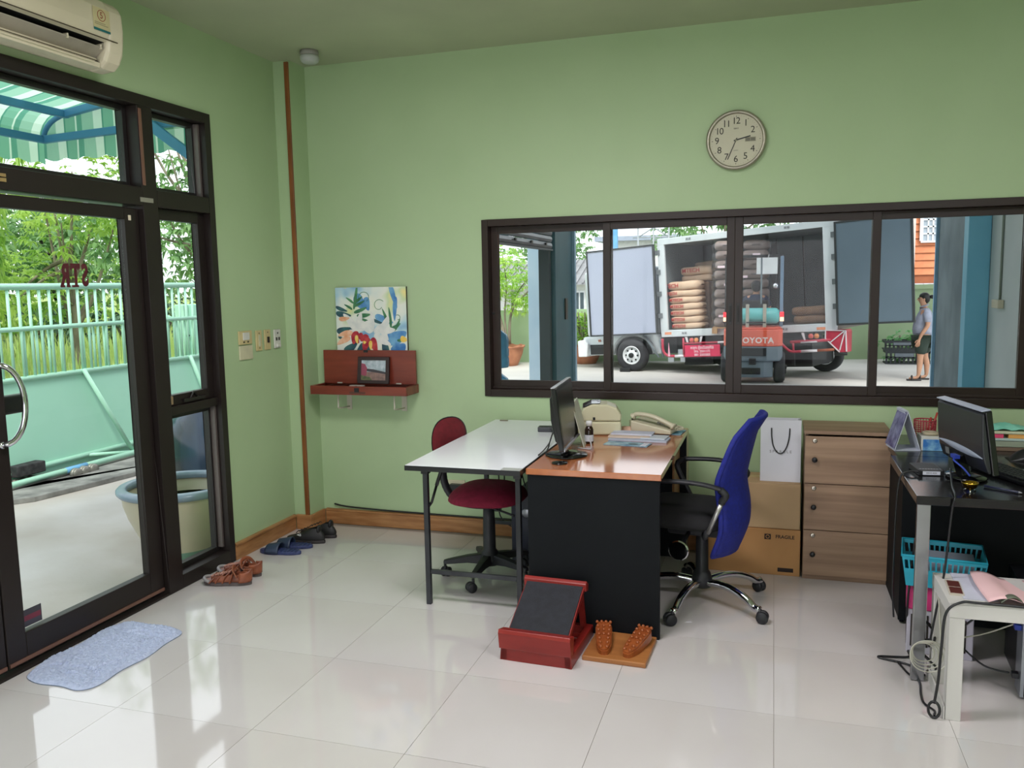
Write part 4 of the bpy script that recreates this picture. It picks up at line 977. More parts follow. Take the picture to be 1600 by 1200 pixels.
# rear corner with white striped red guard
g = G(); g.prism([(3.36, 0.02), (3.72, 0.02), (3.74, -0.02), (3.72, -0.40), (3.58, -0.40), (3.34, -0.15)], -0.02, 0.3, 'y'); cg = g.obj('corner_guard', M_rr, lorry, bevel=0.006)
g = G()
for a, b in (((3.36, 0.02), (3.72, 0.0)), ((3.72, 0.0), (3.72, -0.38)), ((3.35, -0.13), (3.60, -0.39)), ((3.36, 0.02), (3.35, -0.13)), ((3.70, -0.0), (3.42, -0.22)), ((3.70, -0.02), (3.60, -0.36))):
    g.bar((a[0], -0.03, a[1]), (b[0], -0.03, b[1]), 0.018, 0.018, up=(0, 1, 0))
g.obj('white_stripe', M_wr, cg)
g = G(); g.tube([(3.5, 0.0, -0.42), (3.72, 0.0, -0.42)], 0.035, 10); g.obj('bump_stop', M_chas, lorry)
g = G(); g.box(2.1, 0.05, -0.64, 2.75, 0.08, -0.12); g.box(2.05, 0.05, -0.64, 2.7, 0.09, -0.4); g.obj('mud_flap', M_chas, lorry, bevel=0.02)
g = G(); g.tube([(-0.35, 0.0, -0.02), (-0.08, 0.0, -0.42)], 0.02, 6); g.tube([(-0.05, 0, -0.05), (0.02, 0, -0.42)], 0.02, 6); g.obj('stay', mat('stay_grey', (110, 120, 126), 0.5), lorry)

# left sack stack inside the lorry
labs = ['bottom kraft sack of the stack at the left of the lorry', 'kraft sack second from the bottom in the lorry stack', 'kraft sack third from the bottom in the lorry stack', 'kraft sack fourth from the bottom in the lorry stack', 'kraft sack fifth from the bottom in the lorry stack', 'kraft sack sixth from the bottom in the lorry stack', 'puffy kraft sack seventh from the bottom, top of the front pile']
z = 0.135
for k in range(7):
    H = 0.142 if k < 6 else 0.185
    sack(0.50-(0.01*k if k < 5 else 0.05)+0.005*math.sin(k*3), 0.36, z, labs[k], M_sack, 0.72, 0.46, H, TL, 0, 'kraft sacks stacked in the lorry', True, -0.16 if k < 5 else -0.27); z += H*0.955
sack(0.55, 0.80, z-0.02, 'kraft sack lying behind the top of the front pile', M_sack, 0.74, 0.42, 0.15, TL, 0, 'kraft sacks stacked in the lorry', False)
sack(0.55, 0.80, z+0.125, 'rounded kraft sack topmost of the left lorry stack', M_sack, 0.76, 0.44, 0.185, TL, 0.02, 'kraft sacks stacked in the lorry', True, -0.1)
sack(0.52, 1.40, z+0.27, 'shadowed kraft sack farthest back on the left lorry stack', M_sack, 0.6, 0.4, 0.15, TL, 0, 'kraft sacks stacked in the lorry', False)
g = G(); g.box(0.13, 0.62, 0.132, 0.82, 1.02, z-0.025); g.box(0.2, 1.2, 0.132, 0.8, 1.6, z+0.265)
tag(g.obj('hidden_load', M_sackb, bevel=0.03, loc=None), 'brown load filling the lorry behind the front kraft sack pile', 'load').matrix_world = TL
sack(2.98, 0.55, 0.135, 'brown sack lying at the bottom of the low pile at the lorry right', M_sackb, 0.74, 0.5, 0.17, TL, 0.05, 'low pile of brown sacks', False)
sack(2.94, 0.55, 0.30, 'brown sack on top of the low pile at the lorry right', M_sackb, 0.7, 0.48, 0.17, TL, -0.05, 'low pile of brown sacks', False)

# pallet load wrapped in film, carried on the forks
PX, PY, PZ = -0.61, 17.05, 0.66
pal = thing('wooden_pallet', 'wooden pallet on the forks under the film wrapped sacks', 'pallet', (PX, PY, PZ-0.13))
g = G()
for k in range(6): g.box(-0.54, -0.0+0.19*k, 0.105, 0.54, 0.0+0.19*k+0.12, 0.128)
g.obj('deck_board', mat('pallet_wood', (190, 156, 112), 0.8, c2=(160, 126, 84), scale=6), pal)
for x in (-0.5, 0, 0.5):
    g = G(); g.box(x-0.05, 0, 0.0, x+0.05, 1.06, 0.104); g.obj('stringer', mat('pallet_wood', (190, 156, 112), 0.8), pal)
nl = 9
for k in range(nl):
    for s, side in ((-1, 'left'), (1, 'right')):
        ordn = ['bottom', 'second', 'third', 'fourth', 'fifth', 'sixth', 'seventh', 'eighth', 'topmost'][k]
        T = Matrix.Translation((PX+s*0.265+0.012*math.sin(k*2.3+s), PY+0.53, PZ+0.188*k)) @ Euler((0, 0, R90)).to_matrix().to_4x4()
        sack(0, 0, 0, '%s layer grey brown sack on the %s of the film wrapped pallet' % (ordn, side), M_sackg, 1.04, 0.51, 0.19, T, 0, 'sacks on the wrapped pallet', False)
g = G()
def film(u, v):
    a = 2*PI*v; ca, sa = math.cos(a), math.sin(a); e = 0.25; w = 0.012*math.sin(2*PI*u*9)+0.006*math.sin(a*11+u*30)
    return (math.copysign(abs(ca)**e, ca)*(0.57+w), math.copysign(abs(sa)**e, sa)*(0.565+w), u*1.70)
g.grid(film, 55, 73)
tag(g.obj('stretch_film', FILM, loc=(PX, PY+0.53, PZ)), 'clear shiny stretch film wrapped around the sacks on the pallet', 'film')
g = G()
for k, (lx, lz) in enumerate(((-0.38, 1.18), (-0.25, 0.83), (0.05, 0.98), (0.1, 0.42), (-0.35, 0.22), (0.28, 1.4))): g.box(lx-0.07, -0.002, lz-0.02, lx+0.07, 0.002, lz+0.025)
tag(g.obj('paper_label', M_wink, loc=(PX, PY-0.06, PZ)), 'scattered small white labels on the wrapped sacks', 'label', kind='stuff')

# ---- forklift seen from behind
FX, FY = -0.35, 15.9
fk = thing('forklift', 'orange and grey forklift truck seen from behind carrying a pallet', 'forklift', (FX, FY, GB))
M_fo = mat('forklift_orange', (214, 92, 66), 0.4, c2=(200, 80, 56), scale=3); M_fg = mat('forklift_grey', (108, 122, 132), 0.5, c2=(92, 106, 116), scale=3)
def rbox(poly, y0, y1): g = G(); g.prism(poly, y0, y1, 'z'); return g
g = G(); P = [(-0.52, 0.55), (-0.52, 0.10), (-0.44, -0.02), (-0.25, -0.08), (0.25, -0.08), (0.44, -0.02), (0.52, 0.10), (0.52, 0.55)]
g.prism(P, 0.69, 1.0, 'z'); g.prism([(x*0.94, y+0.02) for x, y in P], 1.0, 1.04, 'z')
g.obj('upper_counterweight', M_fo, fk, bevel=0.02, seg=3)
g = G(); g.prism([(x*1.0, y) for x, y in P], 0.42, 0.69, 'z'); g.prism([(-0.36, 0.5), (-0.36, 0.04), (-0.2, -0.05), (0.2, -0.05), (0.36, 0.04), (0.36, 0.5)], 0.12, 0.42, 'z')
lw = g.obj('lower_counterweight', M_fg, fk, bevel=0.02, seg=3)
g = G(); g.box(-0.24, -0.115, 0.52, 0.24, -0.081, 0.67); g.box(-0.06, -0.095, 0.36, 0.06, -0.052, 0.48); g.box(-0.2, -0.075, 0.18, 0.14, -0.052, 0.30)
g.obj('grille', M_chas, lw, bevel=0.01)
g = G(); g.box(-0.17, -0.09, 0.2, -0.03, -0.076, 0.28); g.box(-0.01, -0.09, 0.2, 0.11, -0.076, 0.28); g.obj('tow_slot', M_black, lw, bevel=0.006)
lettering('TOYOTA', 0.145, mat('badge_white', (226, 214, 208), 0.5), fk, (0.045, -0.083, 0.80), FACE_Y, depth=0.002, offset=0.004, space=1.12)
for s in (-1, 1):
    T = TM((s*0.47, 0.30, 0.29), (0, s*R90, 0)); wheel(fk, T, 0.29, 0.2, 0.15, 6, M_fg)
    T = TM((s*0.50, 1.45, 0.33), (0, s*R90, 0)); wheel(fk, T, 0.33, 0.22, 0.17, 6, M_fg)
g = G(); g.box(-0.50, 0.56, 0.35, 0.50, 1.9, 0.85); g.box(-0.45, 0.56, 0.85, 0.45, 1.1, 0.98); g.obj('chassis', M_fo, fk, bevel=0.02)
tk = G(); tk.lathe([(0.0001, -0.38), (0.10, -0.37), (0.145, -0.32), (0.145, 0.32), (0.10, 0.37), (0.0001, 0.38)], 24, 0, TM((0.08, 0.13, 1.24), (0, R90, 0)))
tk.obj('gas_tank', mat('teal_tank', (96, 180, 178), 0.4, c2=(80, 160, 160), scale=3), fk)
for x in (-0.1, 0.2):
    g = G(); g.tube([(x, 0.13+0.153*math.cos(a), 1.24+0.153*math.sin(a)) for a in [2*PI*k/20 for k in range(20)]], 0.012, 6, closed=True); g.box(x-0.03, -0.03, 1.03, x+0.03, -0.01, 1.46); g.obj('tank_strap', mat('strap_beige', (176, 170, 156), 0.5), fk)
g = G(); g.box(-0.12, -0.04, 1.115, 0.22, -0.015, 1.14); g.box(-0.12, 0, 1.04, -0.09, 0.2, 1.1); g.box(0.19, 0, 1.04, 0.22, 0.2, 1.1); g.obj('tank_cradle', M_chas, fk)
M_guard = mat('guard_blue_grey', (110, 134, 158), 0.4)
for s in (-1, 1):
    g = G(); g.bar((s*0.49, 0.25, 1.04), (s*0.49, 0.35, 2.32), 0.06, 0.07); g.obj('guard_post', M_guard if s > 0 else M_chas, fk, bevel=0.006)
    g = G(); g.bar((s*0.47, 1.5, 0.8), (s*0.47, 1.3, 2.34), 0.06, 0.07); g.obj('guard_post', M_chas, fk, bevel=0.006)
    g = G(); g.box(s*0.5-0.035, 0.10, 1.22, s*0.5+0.035, 0.17, 1.31, 0); g.box(s*0.5-0.035, 0.10, 1.14, s*0.5+0.035, 0.17, 1.215, 1)
    g.obj('tail_lamp', [mat('lit_red_lamp', (255, 40, 50), 0.3, emit=1.2), mat('lit_white_lamp', (255, 214, 180), 0.3, emit=1.0)], fk, bevel=0.008)
g = G(); g.bar((-0.49, 0.36, 2.33), (0.49, 0.36, 2.33), 0.06, 0.05); g.bar((-0.47, 1.3, 2.35), (0.47, 1.3, 2.35), 0.06, 0.05); g.bar((-0.48, 0.36, 2.33), (-0.47, 1.3, 2.35), 0.05, 0.05); g.bar((0.48, 0.36, 2.33), (0.47, 1.3, 2.35), 0.05, 0.05)
for k in range(1, 7): g.bar((-0.48+0.14*k, 0.36, 2.33), (-0.48+0.14*k, 1.3, 2.35), 0.025, 0.03)
g.obj('guard_top', M_chas, fk)
for s in (-1, 1):
    g = G(); g.box(s*0.33-0.05, 1.95, 0.1, s*0.33+0.05, 2.08, 2.62); g.obj('mast_rail', M_chas, fk, bevel=0.006)
g = G(); g.box(-0.33, 1.96, 2.55, 0.33, 2.02, 2.6); g.box(-0.33, 1.96, 1.4, 0.33, 2.02, 1.46); g.obj('mast_crossbar', mat('bar_pale', (190, 190, 190), 0.5), fk)
g = G()
for s in (-1, 1): g.box(s*0.25-0.05, 2.09, 0.80, s*0.25+0.05, 3.1, 0.845); g.box(s*0.25-0.05, 2.081, 0.72, s*0.25+0.05, 2.13, 1.3)
g.obj('fork', M_chas, fk)
g = G(); g.box(-0.2, 0.62, 0.99, 0.26, 1.05, 1.13); g.box(-0.2, 0.56, 1.05, 0.26, 0.66, 1.52); g.obj('seat', M_black, fk, bevel=0.04, seg=3)
g = G(); g.bar((0.40, 0.4, 1.05), (0.40, 0.45, 1.75), 0.05, 0.05); g.tube([(0.40, 0.4, 1.75), (0.40, 0.36, 1.95)], 0.012, 6); g.obj('extinguisher_stand', M_chas, fk)
g = G(); g.ball((0.385, 0.33, 1.78), 0.055); g.obj('round_mirror', M_chrome, fk)
g = G(); g.bar((0.13, 0.30, 1.45), (0.13, 0.32, 2.3), 0.03, 0.03); g.obj('centre_stay', mat('stay_grey', (110, 120, 126), 0.5), fk)
ps = tag(G().box(-0.185, -0.002, -0.15, 0.185, 0.002, 0.15).obj('paper_sheet', M_white, loc=(FX+0.225, FY+0.31, 1.83)), 'square white sheet hung from the forklift overhead guard', 'sheet')
g = G(); g.tube([(FX+0.24, FY+0.31, 1.98), (FX+0.26, FY+0.31, 2.04)], 0.006, 5); g.obj('string', M_white).parent = ps; bpy.data.objects['string'].matrix_parent_inverse = ps.matrix_world.inverted() if False else Matrix.Translation((-(FX+0.225), -(FY+0.31), -1.83))

# ---- figures grown with the skin modifier
def skinfig(name, verts, edges, m, parent, root=0, sub=2, smooth=True):
    me = bpy.data.meshes.new(name); me.from_pydata([v[0] for v in verts], edges, [])
    o = bpy.data.objects.new(name, me); COL.objects.link(o); o.parent = parent
    md = o.modifiers.new('skin', 'SKIN')
    if not me.skin_vertices: return o
    for i, v in enumerate(verts):
        r = v[1]; me.skin_vertices[0].data[i].radius = (r, r) if not isinstance(r, tuple) else r
    me.skin_vertices[0].data[root].use_root = True
    md.use_smooth_shade = True
    s = o.modifiers.new('sub', 'SUBSURF'); s.levels = sub; s.render_levels = sub
    me.materials.append(m)
    return o
def chain(V, E, pts, start=None):
    prev = start
    for p, r in pts:
        V.append((p, r)); 
        if prev is not None: E.append((prev, len(V)-1))
        prev = len(V)-1
    return prev
M_skin = mat('skin', (196, 148, 120), 0.6); M_hair = mat('black_hair', (26, 22, 22), 0.5, c2=(16, 14, 14), scale=30)
M_shirt = mat('grey_polo', (168, 172, 190), 0.8, c2=(146, 150, 166), scale=8); M_short = mat('dark_green_cloth', (48, 62, 54), 0.85, c2=(40, 52, 46), scale=8)
def hand(V, E, wrist, w, down, fwd, side):   # five fingers hanging from the wrist
    d = Vector(down); f = Vector(fwd); s = Vector(side); p = Vector(w)
    V.append((tuple(p+d*0.05), 0.026)); E.append((wrist, len(V)-1)); palm = len(V)-1
    for k, (ln) in enumerate((0.070, 0.080, 0.075, 0.060)):
        b = p+d*0.085+f*(0.028-0.019*k)
        chain(V, E, [(tuple(b), 0.0095), (tuple(b+d*ln*0.55+s*0.006), 0.0088), (tuple(b+d*ln*0.95+s*0.022), 0.0075)], palm)
    b = p+d*0.035+f*0.03
    chain(V, E, [(tuple(b), 0.011), (tuple(b+d*0.03+f*0.02), 0.0095), (tuple(b+d*0.06+f*0.02+s*0.01), 0.008)], palm)
# standing person in profile, facing left (-x in person space), local z from the ground
pn = thing('person', 'person in grey polo shirt and dark green shorts standing in profile by the bay wall', 'person', (2.62, 16.9, GB))
V, E = [], []
V.append(((0.02, 0, 0.88), 0.150)); pel = 0
ch = chain(V, E, [((0.03, 0, 1.0), 0.145), ((0.035, 0, 1.13), 0.135), ((0.03, 0, 1.25), 0.115), ((0.02, 0, 1.33), 0.062), ((0.0, 0, 1.39), 0.05)], pel)
hd = chain(V, E, [((-0.012, 0, 1.455), 0.078), ((-0.008, 0, 1.53), 0.085), ((0.0, 0, 1.575), 0.05)], ch)
for s in (-1, 1):
    sw = -0.05 if s < 0 else 0.03
    wr = chain(V, E, [((0.03, s*0.13, 1.27), 0.06), ((0.045, s*0.20, 1.18), 0.052), ((0.05, s*0.235, 1.02), 0.043), ((0.0+sw, s*0.24, 0.86), 0.034), ((-0.03+sw, s*0.235, 0.78), 0.024)], 3)
    hand(V, E, wr, (-0.03+sw, s*0.235, 0.78), (-0.25, 0, -0.97), (-0.97, 0, 0.25), (0, -s, 0))
    fx = -0.075 if s < 0 else 0.09
    fo = chain(V, E, [((0.02+fx*0.3, s*0.09, 0.76), 0.10), ((0.01+fx*0.6, s*0.10, 0.50), 0.07), ((0.015+fx*0.7, s*0.10, 0.42), 0.055), ((0.03+fx*0.9, s*0.10, 0.30), 0.056), ((0.02+fx, s*0.10, 0.09), 0.032), ((-0.01+fx, s*0.10, 0.055), 0.032), ((-0.09+fx, s*0.10, 0.045), 0.028), ((-0.14+fx, s*0.10, 0.04), 0.018)], pel)
body = skinfig('body', V, E, M_skin, pn)
# face: nose, eyes, ear, mouth
g = G(); g.ball((-0.093, 0, 1.485), 0.014, sc=(1.2, 0.7, 1.4)); g.ball((-0.085, 0, 1.455), 0.012, sc=(0.8, 1.5, 0.5)); g.ball((-0.002, -0.08, 1.485), 0.02, sc=(0.7, 0.4, 1.2)); g.ball((-0.002, 0.08, 1.485), 0.02, sc=(0.7, 0.4, 1.2)); g.obj('facial_features', M_skin, pn)
g = G(); g.ball((-0.083, -0.03, 1.51), 0.009); g.ball((-0.083, 0.03, 1.51), 0.009); g.obj('eye', M_hair, pn)
g = G(); g.ball((0.014, 0, 1.535), 0.096, sc=(0.98, 0.95, 0.85)); g.ball((0.042, 0, 1.50), 0.080, sc=(0.85, 1.05, 1.15)); g.tube(curve_pts([(0.10, 0, 1.54), (0.155, 0, 1.53), (0.205, 0, 1.545), (0.235, 0, 1.56)], 4), [0.02, 0.03, 0.035, 0.036, 0.035, 0.034, 0.032, 0.03, 0.028, 0.024, 0.02, 0.015, 0.008], 10); g.obj('hair', M_hair, pn)
V, E = [], []
V.append(((0.02, 0, 0.79), 0.20)); c = chain(V, E, [((0.01, 0, 0.93), 0.205), ((0.015, 0, 1.08), 0.19), ((0.03, 0, 1.22), 0.155), ((0.025, 0, 1.31), 0.085)], 0)
for s in (-1, 1): chain(V, E, [((0.035, s*0.13, 1.275), 0.078), ((0.048, s*0.205, 1.17), 0.073), ((0.052, s*0.228, 1.05), 0.068)], 3)
skinfig('polo_shirt', V, E, M_shirt, pn)
g = G(); g.tube([(0.02+0.062*math.cos(a), 0.062*math.sin(a), 1.372-0.02*math.cos(a)*-1) for a in [2*PI*k/16 for k in range(16)]], 0.014, 6, closed=True); g.obj('collar', M_shirt, pn)
V, E = [], []
V.append(((0.02, 0, 0.86), 0.185))
for s in (-1, 1):
    fx = -0.075 if s < 0 else 0.09
    chain(V, E, [((0.02+fx*0.3, s*0.09, 0.76), 0.138), ((0.012+fx*0.5, s*0.10, 0.60), 0.115), ((0.01+fx*0.6, s*0.10, 0.47), 0.108)], 0)
skinfig('shorts', V, E, M_short, pn)
for s in (-1, 1):
    fx = -0.075 if s < 0 else 0.09
    g = G(); g.prism([(-0.175+fx, s*0.10-0.04), (-0.10+fx, s*0.10-0.055), (0.06+fx, s*0.10-0.04), (0.075+fx, s*0.10), (0.06+fx, s*0.10+0.04), (-0.10+fx, s*0.10+0.055), (-0.175+fx, s*0.10+0.04)], 0.0, 0.028, 'z')
    g.tube([(-0.09+fx, s*0.10+0.058*math.cos(a), 0.02+0.07*math.sin(a)) for a in [PI*k/8 for k in range(9)]], 0.015, 6)
    g.obj('sandal', mat('dark_sandal', (52, 48, 50), 0.7), pn, bevel=0.004)
# driver on the forklift, seen from behind
dv = thing('person', 'forklift driver with short black hair and navy shirt seen from behind', 'person', (FX+0.03, FY+0.78, GB+1.13))
V, E = [], []
V.append(((0, 0, 0.12), 0.14)); c = chain(V, E, [((0, -0.02, 0.28), 0.125), ((0, -0.02, 0.42), 0.115), ((0, 0.0, 0.49), 0.055), ((0, 0.01, 0.54), 0.05), ((0, 0.015, 0.60), 0.08), ((0, 0.01, 0.675), 0.085), ((0, 0.01, 0.71), 0.05)], 0)
for s in (-1, 1):
    w = chain(V, E, [((s*0.15, 0, 0.42), 0.058), ((s*0.22, 0.03, 0.33), 0.05), ((s*0.24, 0.14, 0.22), 0.042), ((s*0.16, 0.36, 0.26), 0.03), ((s*0.13, 0.42, 0.29), 0.022)], 2)
    hand(V, E, w, (s*0.13, 0.42, 0.29), (0, 0.85, -0.5), (0, 0.5, 0.85), (-s, 0, 0))
    chain(V, E, [((s*0.1, 0.12, 0.11), 0.095), ((s*0.13, 0.45, 0.12), 0.065), ((s*0.13, 0.5, -0.1), 0.05), ((s*0.13, 0.52, -0.24), 0.035), ((s*0.13, 0.62, -0.26), 0.03)], 0)
skinfig('body', V, E, M_skin, dv)
g = G(); g.ball((0, -0.004, 0.665), 0.102, sc=(0.98, 1, 0.95)); g.ball((0, -0.03, 0.62), 0.085); g.obj('hair', M_hair, dv)
V, E = [], []
V.append(((0, 0, 0.10), 0.165)); c = chain(V, E, [((0, -0.02, 0.28), 0.15), ((0, -0.02, 0.42), 0.135), ((0, -0.01, 0.49), 0.07)], 0)
for s in (-1, 1): chain(V, E, [((s*0.155, 0, 0.42), 0.075), ((s*0.225, 0.03, 0.33), 0.066), ((s*0.235, 0.10, 0.26), 0.06)], 2)
skinfig('shirt', V, E, mat('navy_shirt', (40, 50, 72), 0.8), dv)
# ================================================================== FURNITURE
def woodmat(name, c, c2, axis=0, rough=0.35, scale=3.0, spec=0.5, coat=0.0):
    st = [6, 6, 6]; st[axis] = 0.7
    return mat(name, c, rough=rough, c2=c2, scale=scale, stretch=tuple(st), spec=spec, coat=coat, detail=6, lo=0.3, hi=0.7)
M_cherry = woodmat('cherry_laminate', (178, 110, 68), (162, 94, 54), 1, 0.14, coat=0.5)
M_darkpan = mat('charcoal_panel', (19, 22, 25), 0.6, c2=(16, 19, 22), scale=5, spec=0.15)
M_lam = mat('white_laminate', (240, 243, 246), 0.2, c2=(234, 238, 242), scale=2)
M_blk = mat('black_enamel', (26, 27, 30), 0.35, c2=(22, 23, 26), scale=4)
M_pl = mat('black_moulded_plastic', (34, 35, 40), 0.5, c2=(28, 29, 33), scale=10)
M_steel = mat('worn_black_tube', (62, 64, 68), 0.4, c2=(40, 42, 46), scale=7, stretch=(1, 1, 0.3), metal=0.2)

# desk
dk = thing('office_desk', 'office desk with cherry wood top and charcoal side panels', 'desk', (-0.755, 4.165, 0))
g = G(); g.box(-0.305, -0.60, 0.722, 0.305, 0.60, 0.75); g.obj('desk_top', M_cherry, dk, bevel=0.0025)
g = G(); g.box(-0.300, -0.592, 0, 0.298, -0.567, 0.721); g.obj('side_panel', M_darkpan, dk, bevel=0.002)
g = G(); g.box(-0.300, 0.567, 0, 0.298, 0.592, 0.721); g.obj('side_panel', M_darkpan, dk, bevel=0.002)
g = G(); g.box(-0.285, -0.566, 0.25, -0.267, 0.566, 0.721); g.obj('modesty_panel', M_darkpan, dk, bevel=0.002)
g = G(); g.box(0.250, 0.30, 0.30, 0.262, 0.566, 0.72); g.obj('drawer_front', woodmat('tan_wood', (178, 132, 92), (150, 104, 66), 2), dk, bevel=0.002)
g = G(); g.box(-0.26, 0.30, 0.30, 0.249, 0.56, 0.72); g.obj('drawer_box', M_darkpan, dk, bevel=0.002)
ce = tag(G().box(-0.535, 4.775, 0.0, -0.455, 4.86, 0.735).obj('narrow_cabinet', mat('beige_metal', (186, 178, 148), 0.45), bevel=0.004), 'narrow beige metal cabinet between the far end of the wooden desk and the wall', 'cabinet')

# white folding table
wt = thing('folding_table', 'white topped folding table on black square tube legs beside the wooden desk', 'table', (-1.35, 4.17, 0))
g = G(); g.box(-0.282, -0.668, 0.7265, 0.282, 0.68, 0.75, 1); g.box(-0.279, -0.665, 0.7501, 0.279, 0.677, 0.7525, 0)
g.obj('table_top', [M_lam, M_blk], wt, bevel=0.001)
for (yy) in (-0.453, 0.45):
    for x in (-0.268, 0.207):
        g = G(); g.box(x-0.0125, yy-0.0125, 0.0, x+0.0125, yy+0.0125, 0.7255); lg = g.obj('leg', M_steel, wt, bevel=0.002)
        g = G(); g.box(x-0.019, yy-0.019, 0.665, x+0.019, yy+0.019, 0.7258); g.obj('leg_socket', M_blk, lg, bevel=0.003)
    g = G(); g.box(-0.2545, yy-0.009, 0.158, 0.1935, yy+0.009, 0.180); g.obj('crossbar', M_steel, wt, bevel=0.002)
    sgn = 1 if yy < 0 else -1
    g = G(); g.tube([(-0.19, yy+sgn*0.06, 0.724), (-0.225, yy+sgn*0.03, 0.60)], 0.010, 8); g.tube([(-0.225, yy+sgn*0.03, 0.60), (-0.245, yy+sgn*0.012, 0.52), (-0.266, yy+sgn*0.012, 0.49)], 0.007, 8); g.obj('folding_stay', M_blk, wt)
g = G(); g.box(0.19, -0.665, 0.7265, 0.2815, -0.62, 0.7535); g.obj('corner_clip', mat('pale_grey_metal', (170, 174, 168), 0.4), wt, bevel=0.001)
g = G(); g.box(0.05, -0.3, 0.715, 0.08, 0.6, 0.7262); g.obj('under_bar', M_steel, wt)

def star_base(parent, hub_z, R, a0, m, legw, legh, arch, caster_r, name_leg='base_leg', chrome=False, stem_r=0.03, stem_top=0.42, stem_m=None, z_leg=0.09):
    for k in range(5):
        a = math.radians(a0+72*k); c, s = math.cos(a), math.sin(a)
        g = G()
        if chrome:
            P = [(0.03, 0.105), (0.12, 0.118), (0.20, 0.112), (0.27, 0.09), (0.315, 0.062), (R, 0.035+caster_r)]
            g.tube(curve_pts([(r*c, r*s, z) for r, z in P], 4), [0.019]*6+[0.0185]*6+[0.017]*9, 10)
        else:
            P = [(0.0, hub_z+0.03, hub_z-0.03, legw), (R*0.5, hub_z+0.015, hub_z-0.022, legw*0.8), (R*0.93, hub_z-0.005, hub_z-0.03, legw*0.6), (R*1.03, hub_z-0.012, hub_z-0.03, legw*0.5)]
            for i in range(3):
                r0, t0, b0, w0 = P[i]; r1, t1, b1, w1 = P[i+1]
                def q(r, w, z, sg): return (r*c-sg*w*s, r*s+sg*w*c, z)
                g.hexa([q(r0, w0, b0, -1), q(r1, w1, b1, -1), q(r1, w1, b1, 1), q(r0, w0, b0, 1), q(r0, w0*0.75, t0, -1), q(r1, w1*0.75, t1, -1), q(r1, w1*0.75, t1, 1), q(r0, w0*0.75, t0, 1)])
        lg = g.obj(name_leg, m, parent, bevel=0 if chrome else 0.004)
        # twin wheel caster
        g = G(); r = R; ca = a+0.8+k*1.3; cx_, cy_ = r*c, r*s
        ax = (math.cos(ca), math.sin(ca))
        for sg in (-1, 1):
            T = Matrix.Translation((cx_+sg*0.014*ax[0]+0.012*ax[1], cy_+sg*0.014*ax[1]-0.012*ax[0], caster_r)) @ Euler((0, R90, ca)).to_matrix().to_4x4()
            g.lathe([(0.0001, -0.011), (caster_r*0.85, -0.011), (caster_r, -0.006), (caster_r, 0.006), (caster_r*0.85, 0.011), (0.0001, 0.011)], 20, 0, T)
        T = Matrix.Translation((cx_+0.012*ax[1], cy_-0.012*ax[0], caster_r+0.004)) @ Euler((0, R90, ca)).to_matrix().to_4x4()
        g.lathe([(caster_r*0.96, -0.004), (caster_r*1.02, 0.0), (caster_r*0.96, 0.004)], 16, 0, T)
        g.tube([(cx_, cy_, caster_r), (cx_, cy_, z_leg-0.02)], 0.008, 8)
        g.obj('caster', M_pl, lg)
    g = G(); g.lathe([(stem_r*1.5, hub_z-0.035), (stem_r*1.7, hub_z), (stem_r*1.4, hub_z+0.035), (stem_r*1.05, hub_z+0.05), (stem_r, hub_z+0.2), (stem_r*0.85, stem_top), (stem_r*0.6, stem_top+0.001)], 24)
    g.obj('stem', stem_m or M_pl, parent)

# burgundy task chair
rc = thing('task_chair', 'small burgundy task chair on a black star base under the white table', 'chair', (-1.452, 4.17, 0))
M_burg = mat('burgundy_fabric', (142, 24, 58), 0.85, c2=(126, 19, 48), scale=40, bump=0.15, bscale=250)
M_burg2 = mat('dark_red_fabric', (106, 20, 30), 0.9, c2=(94, 16, 24), scale=40, bump=0.15, bscale=250)
star_base(rc, 0.105, 0.245, -92, M_pl, 0.032, 0.03, 0, 0.026, stem_r=0.033, stem_top=0.425, z_leg=0.09)
def seatpad(u, v, rx=0.205, ry=0.215, h=0.075, z0=0.445):
    a = 2*PI*v; e = 0.75
    r = math.sin(PI*u/2) if u < 0.5 else 1.0
    if u < 0.72: rr = (u/0.72)**0.8; zz = z0+h*(1-(rr)**3.2)**0.6 if rr < 1 else z0+0.0
    else: t = (u-0.72)/0.28; rr = 1.0-0.12*t*t-0.4*max(0, t-0.6); zz = z0-0.018*t
    ca, sa = math.cos(a), math.sin(a)
    return (math.copysign(abs(ca)**e, ca)*rx*rr, math.copysign(abs(sa)**e, sa)*ry*rr, zz)
g = G(); g.grid(lambda u, v: seatpad(u, v), 20, 33); g.obj('seat', M_burg, rc)
g = G(); g.lathe([(0.0001, 0.424), (0.18, 0.426), (0.197, 0.436), (0.195, 0.446), (0.0001, 0.446)], 28, 0, None, True, 1.0, 1.05); g.box(-0.12, -0.07, 0.405, 0.10, 0.07, 0.424); g.obj('seat_shell', M_pl, rc)
g = G(); pp = curve_pts([(-0.10, 0.0, 0.415), (-0.20, 0.005, 0.425), (-0.255, 0.01, 0.50), (-0.265, 0.012, 0.60), (-0.262, 0.013, 0.72)], 8); g.tube(pp, [0.026+0.0015*(i % 2) for i in range(len(pp))], 12, flat=0.7); g.obj('back_post', M_pl, rc)
bk_T = TM((-0.245, 0.035, 0.745), (0, 0, math.radians(-24)))
def backpad(u, v, off=0.0, rx=0.098, rz=0.118):
    a = 2*PI*v; r = u; y = r*rx*1.32*math.copysign(abs(math.cos(a))**0.85, math.cos(a)); z = r*rz*math.copysign(abs(math.sin(a))**0.85, math.sin(a))
    x = off+0.028*(1-r**4)+0.25*y*y*2
    return (x, y, z)
g = G(); g.grid(lambda u, v: backpad(u, v, 0.012), 10, 33, 0, bk_T); g.obj('backrest', M_burg2, rc)
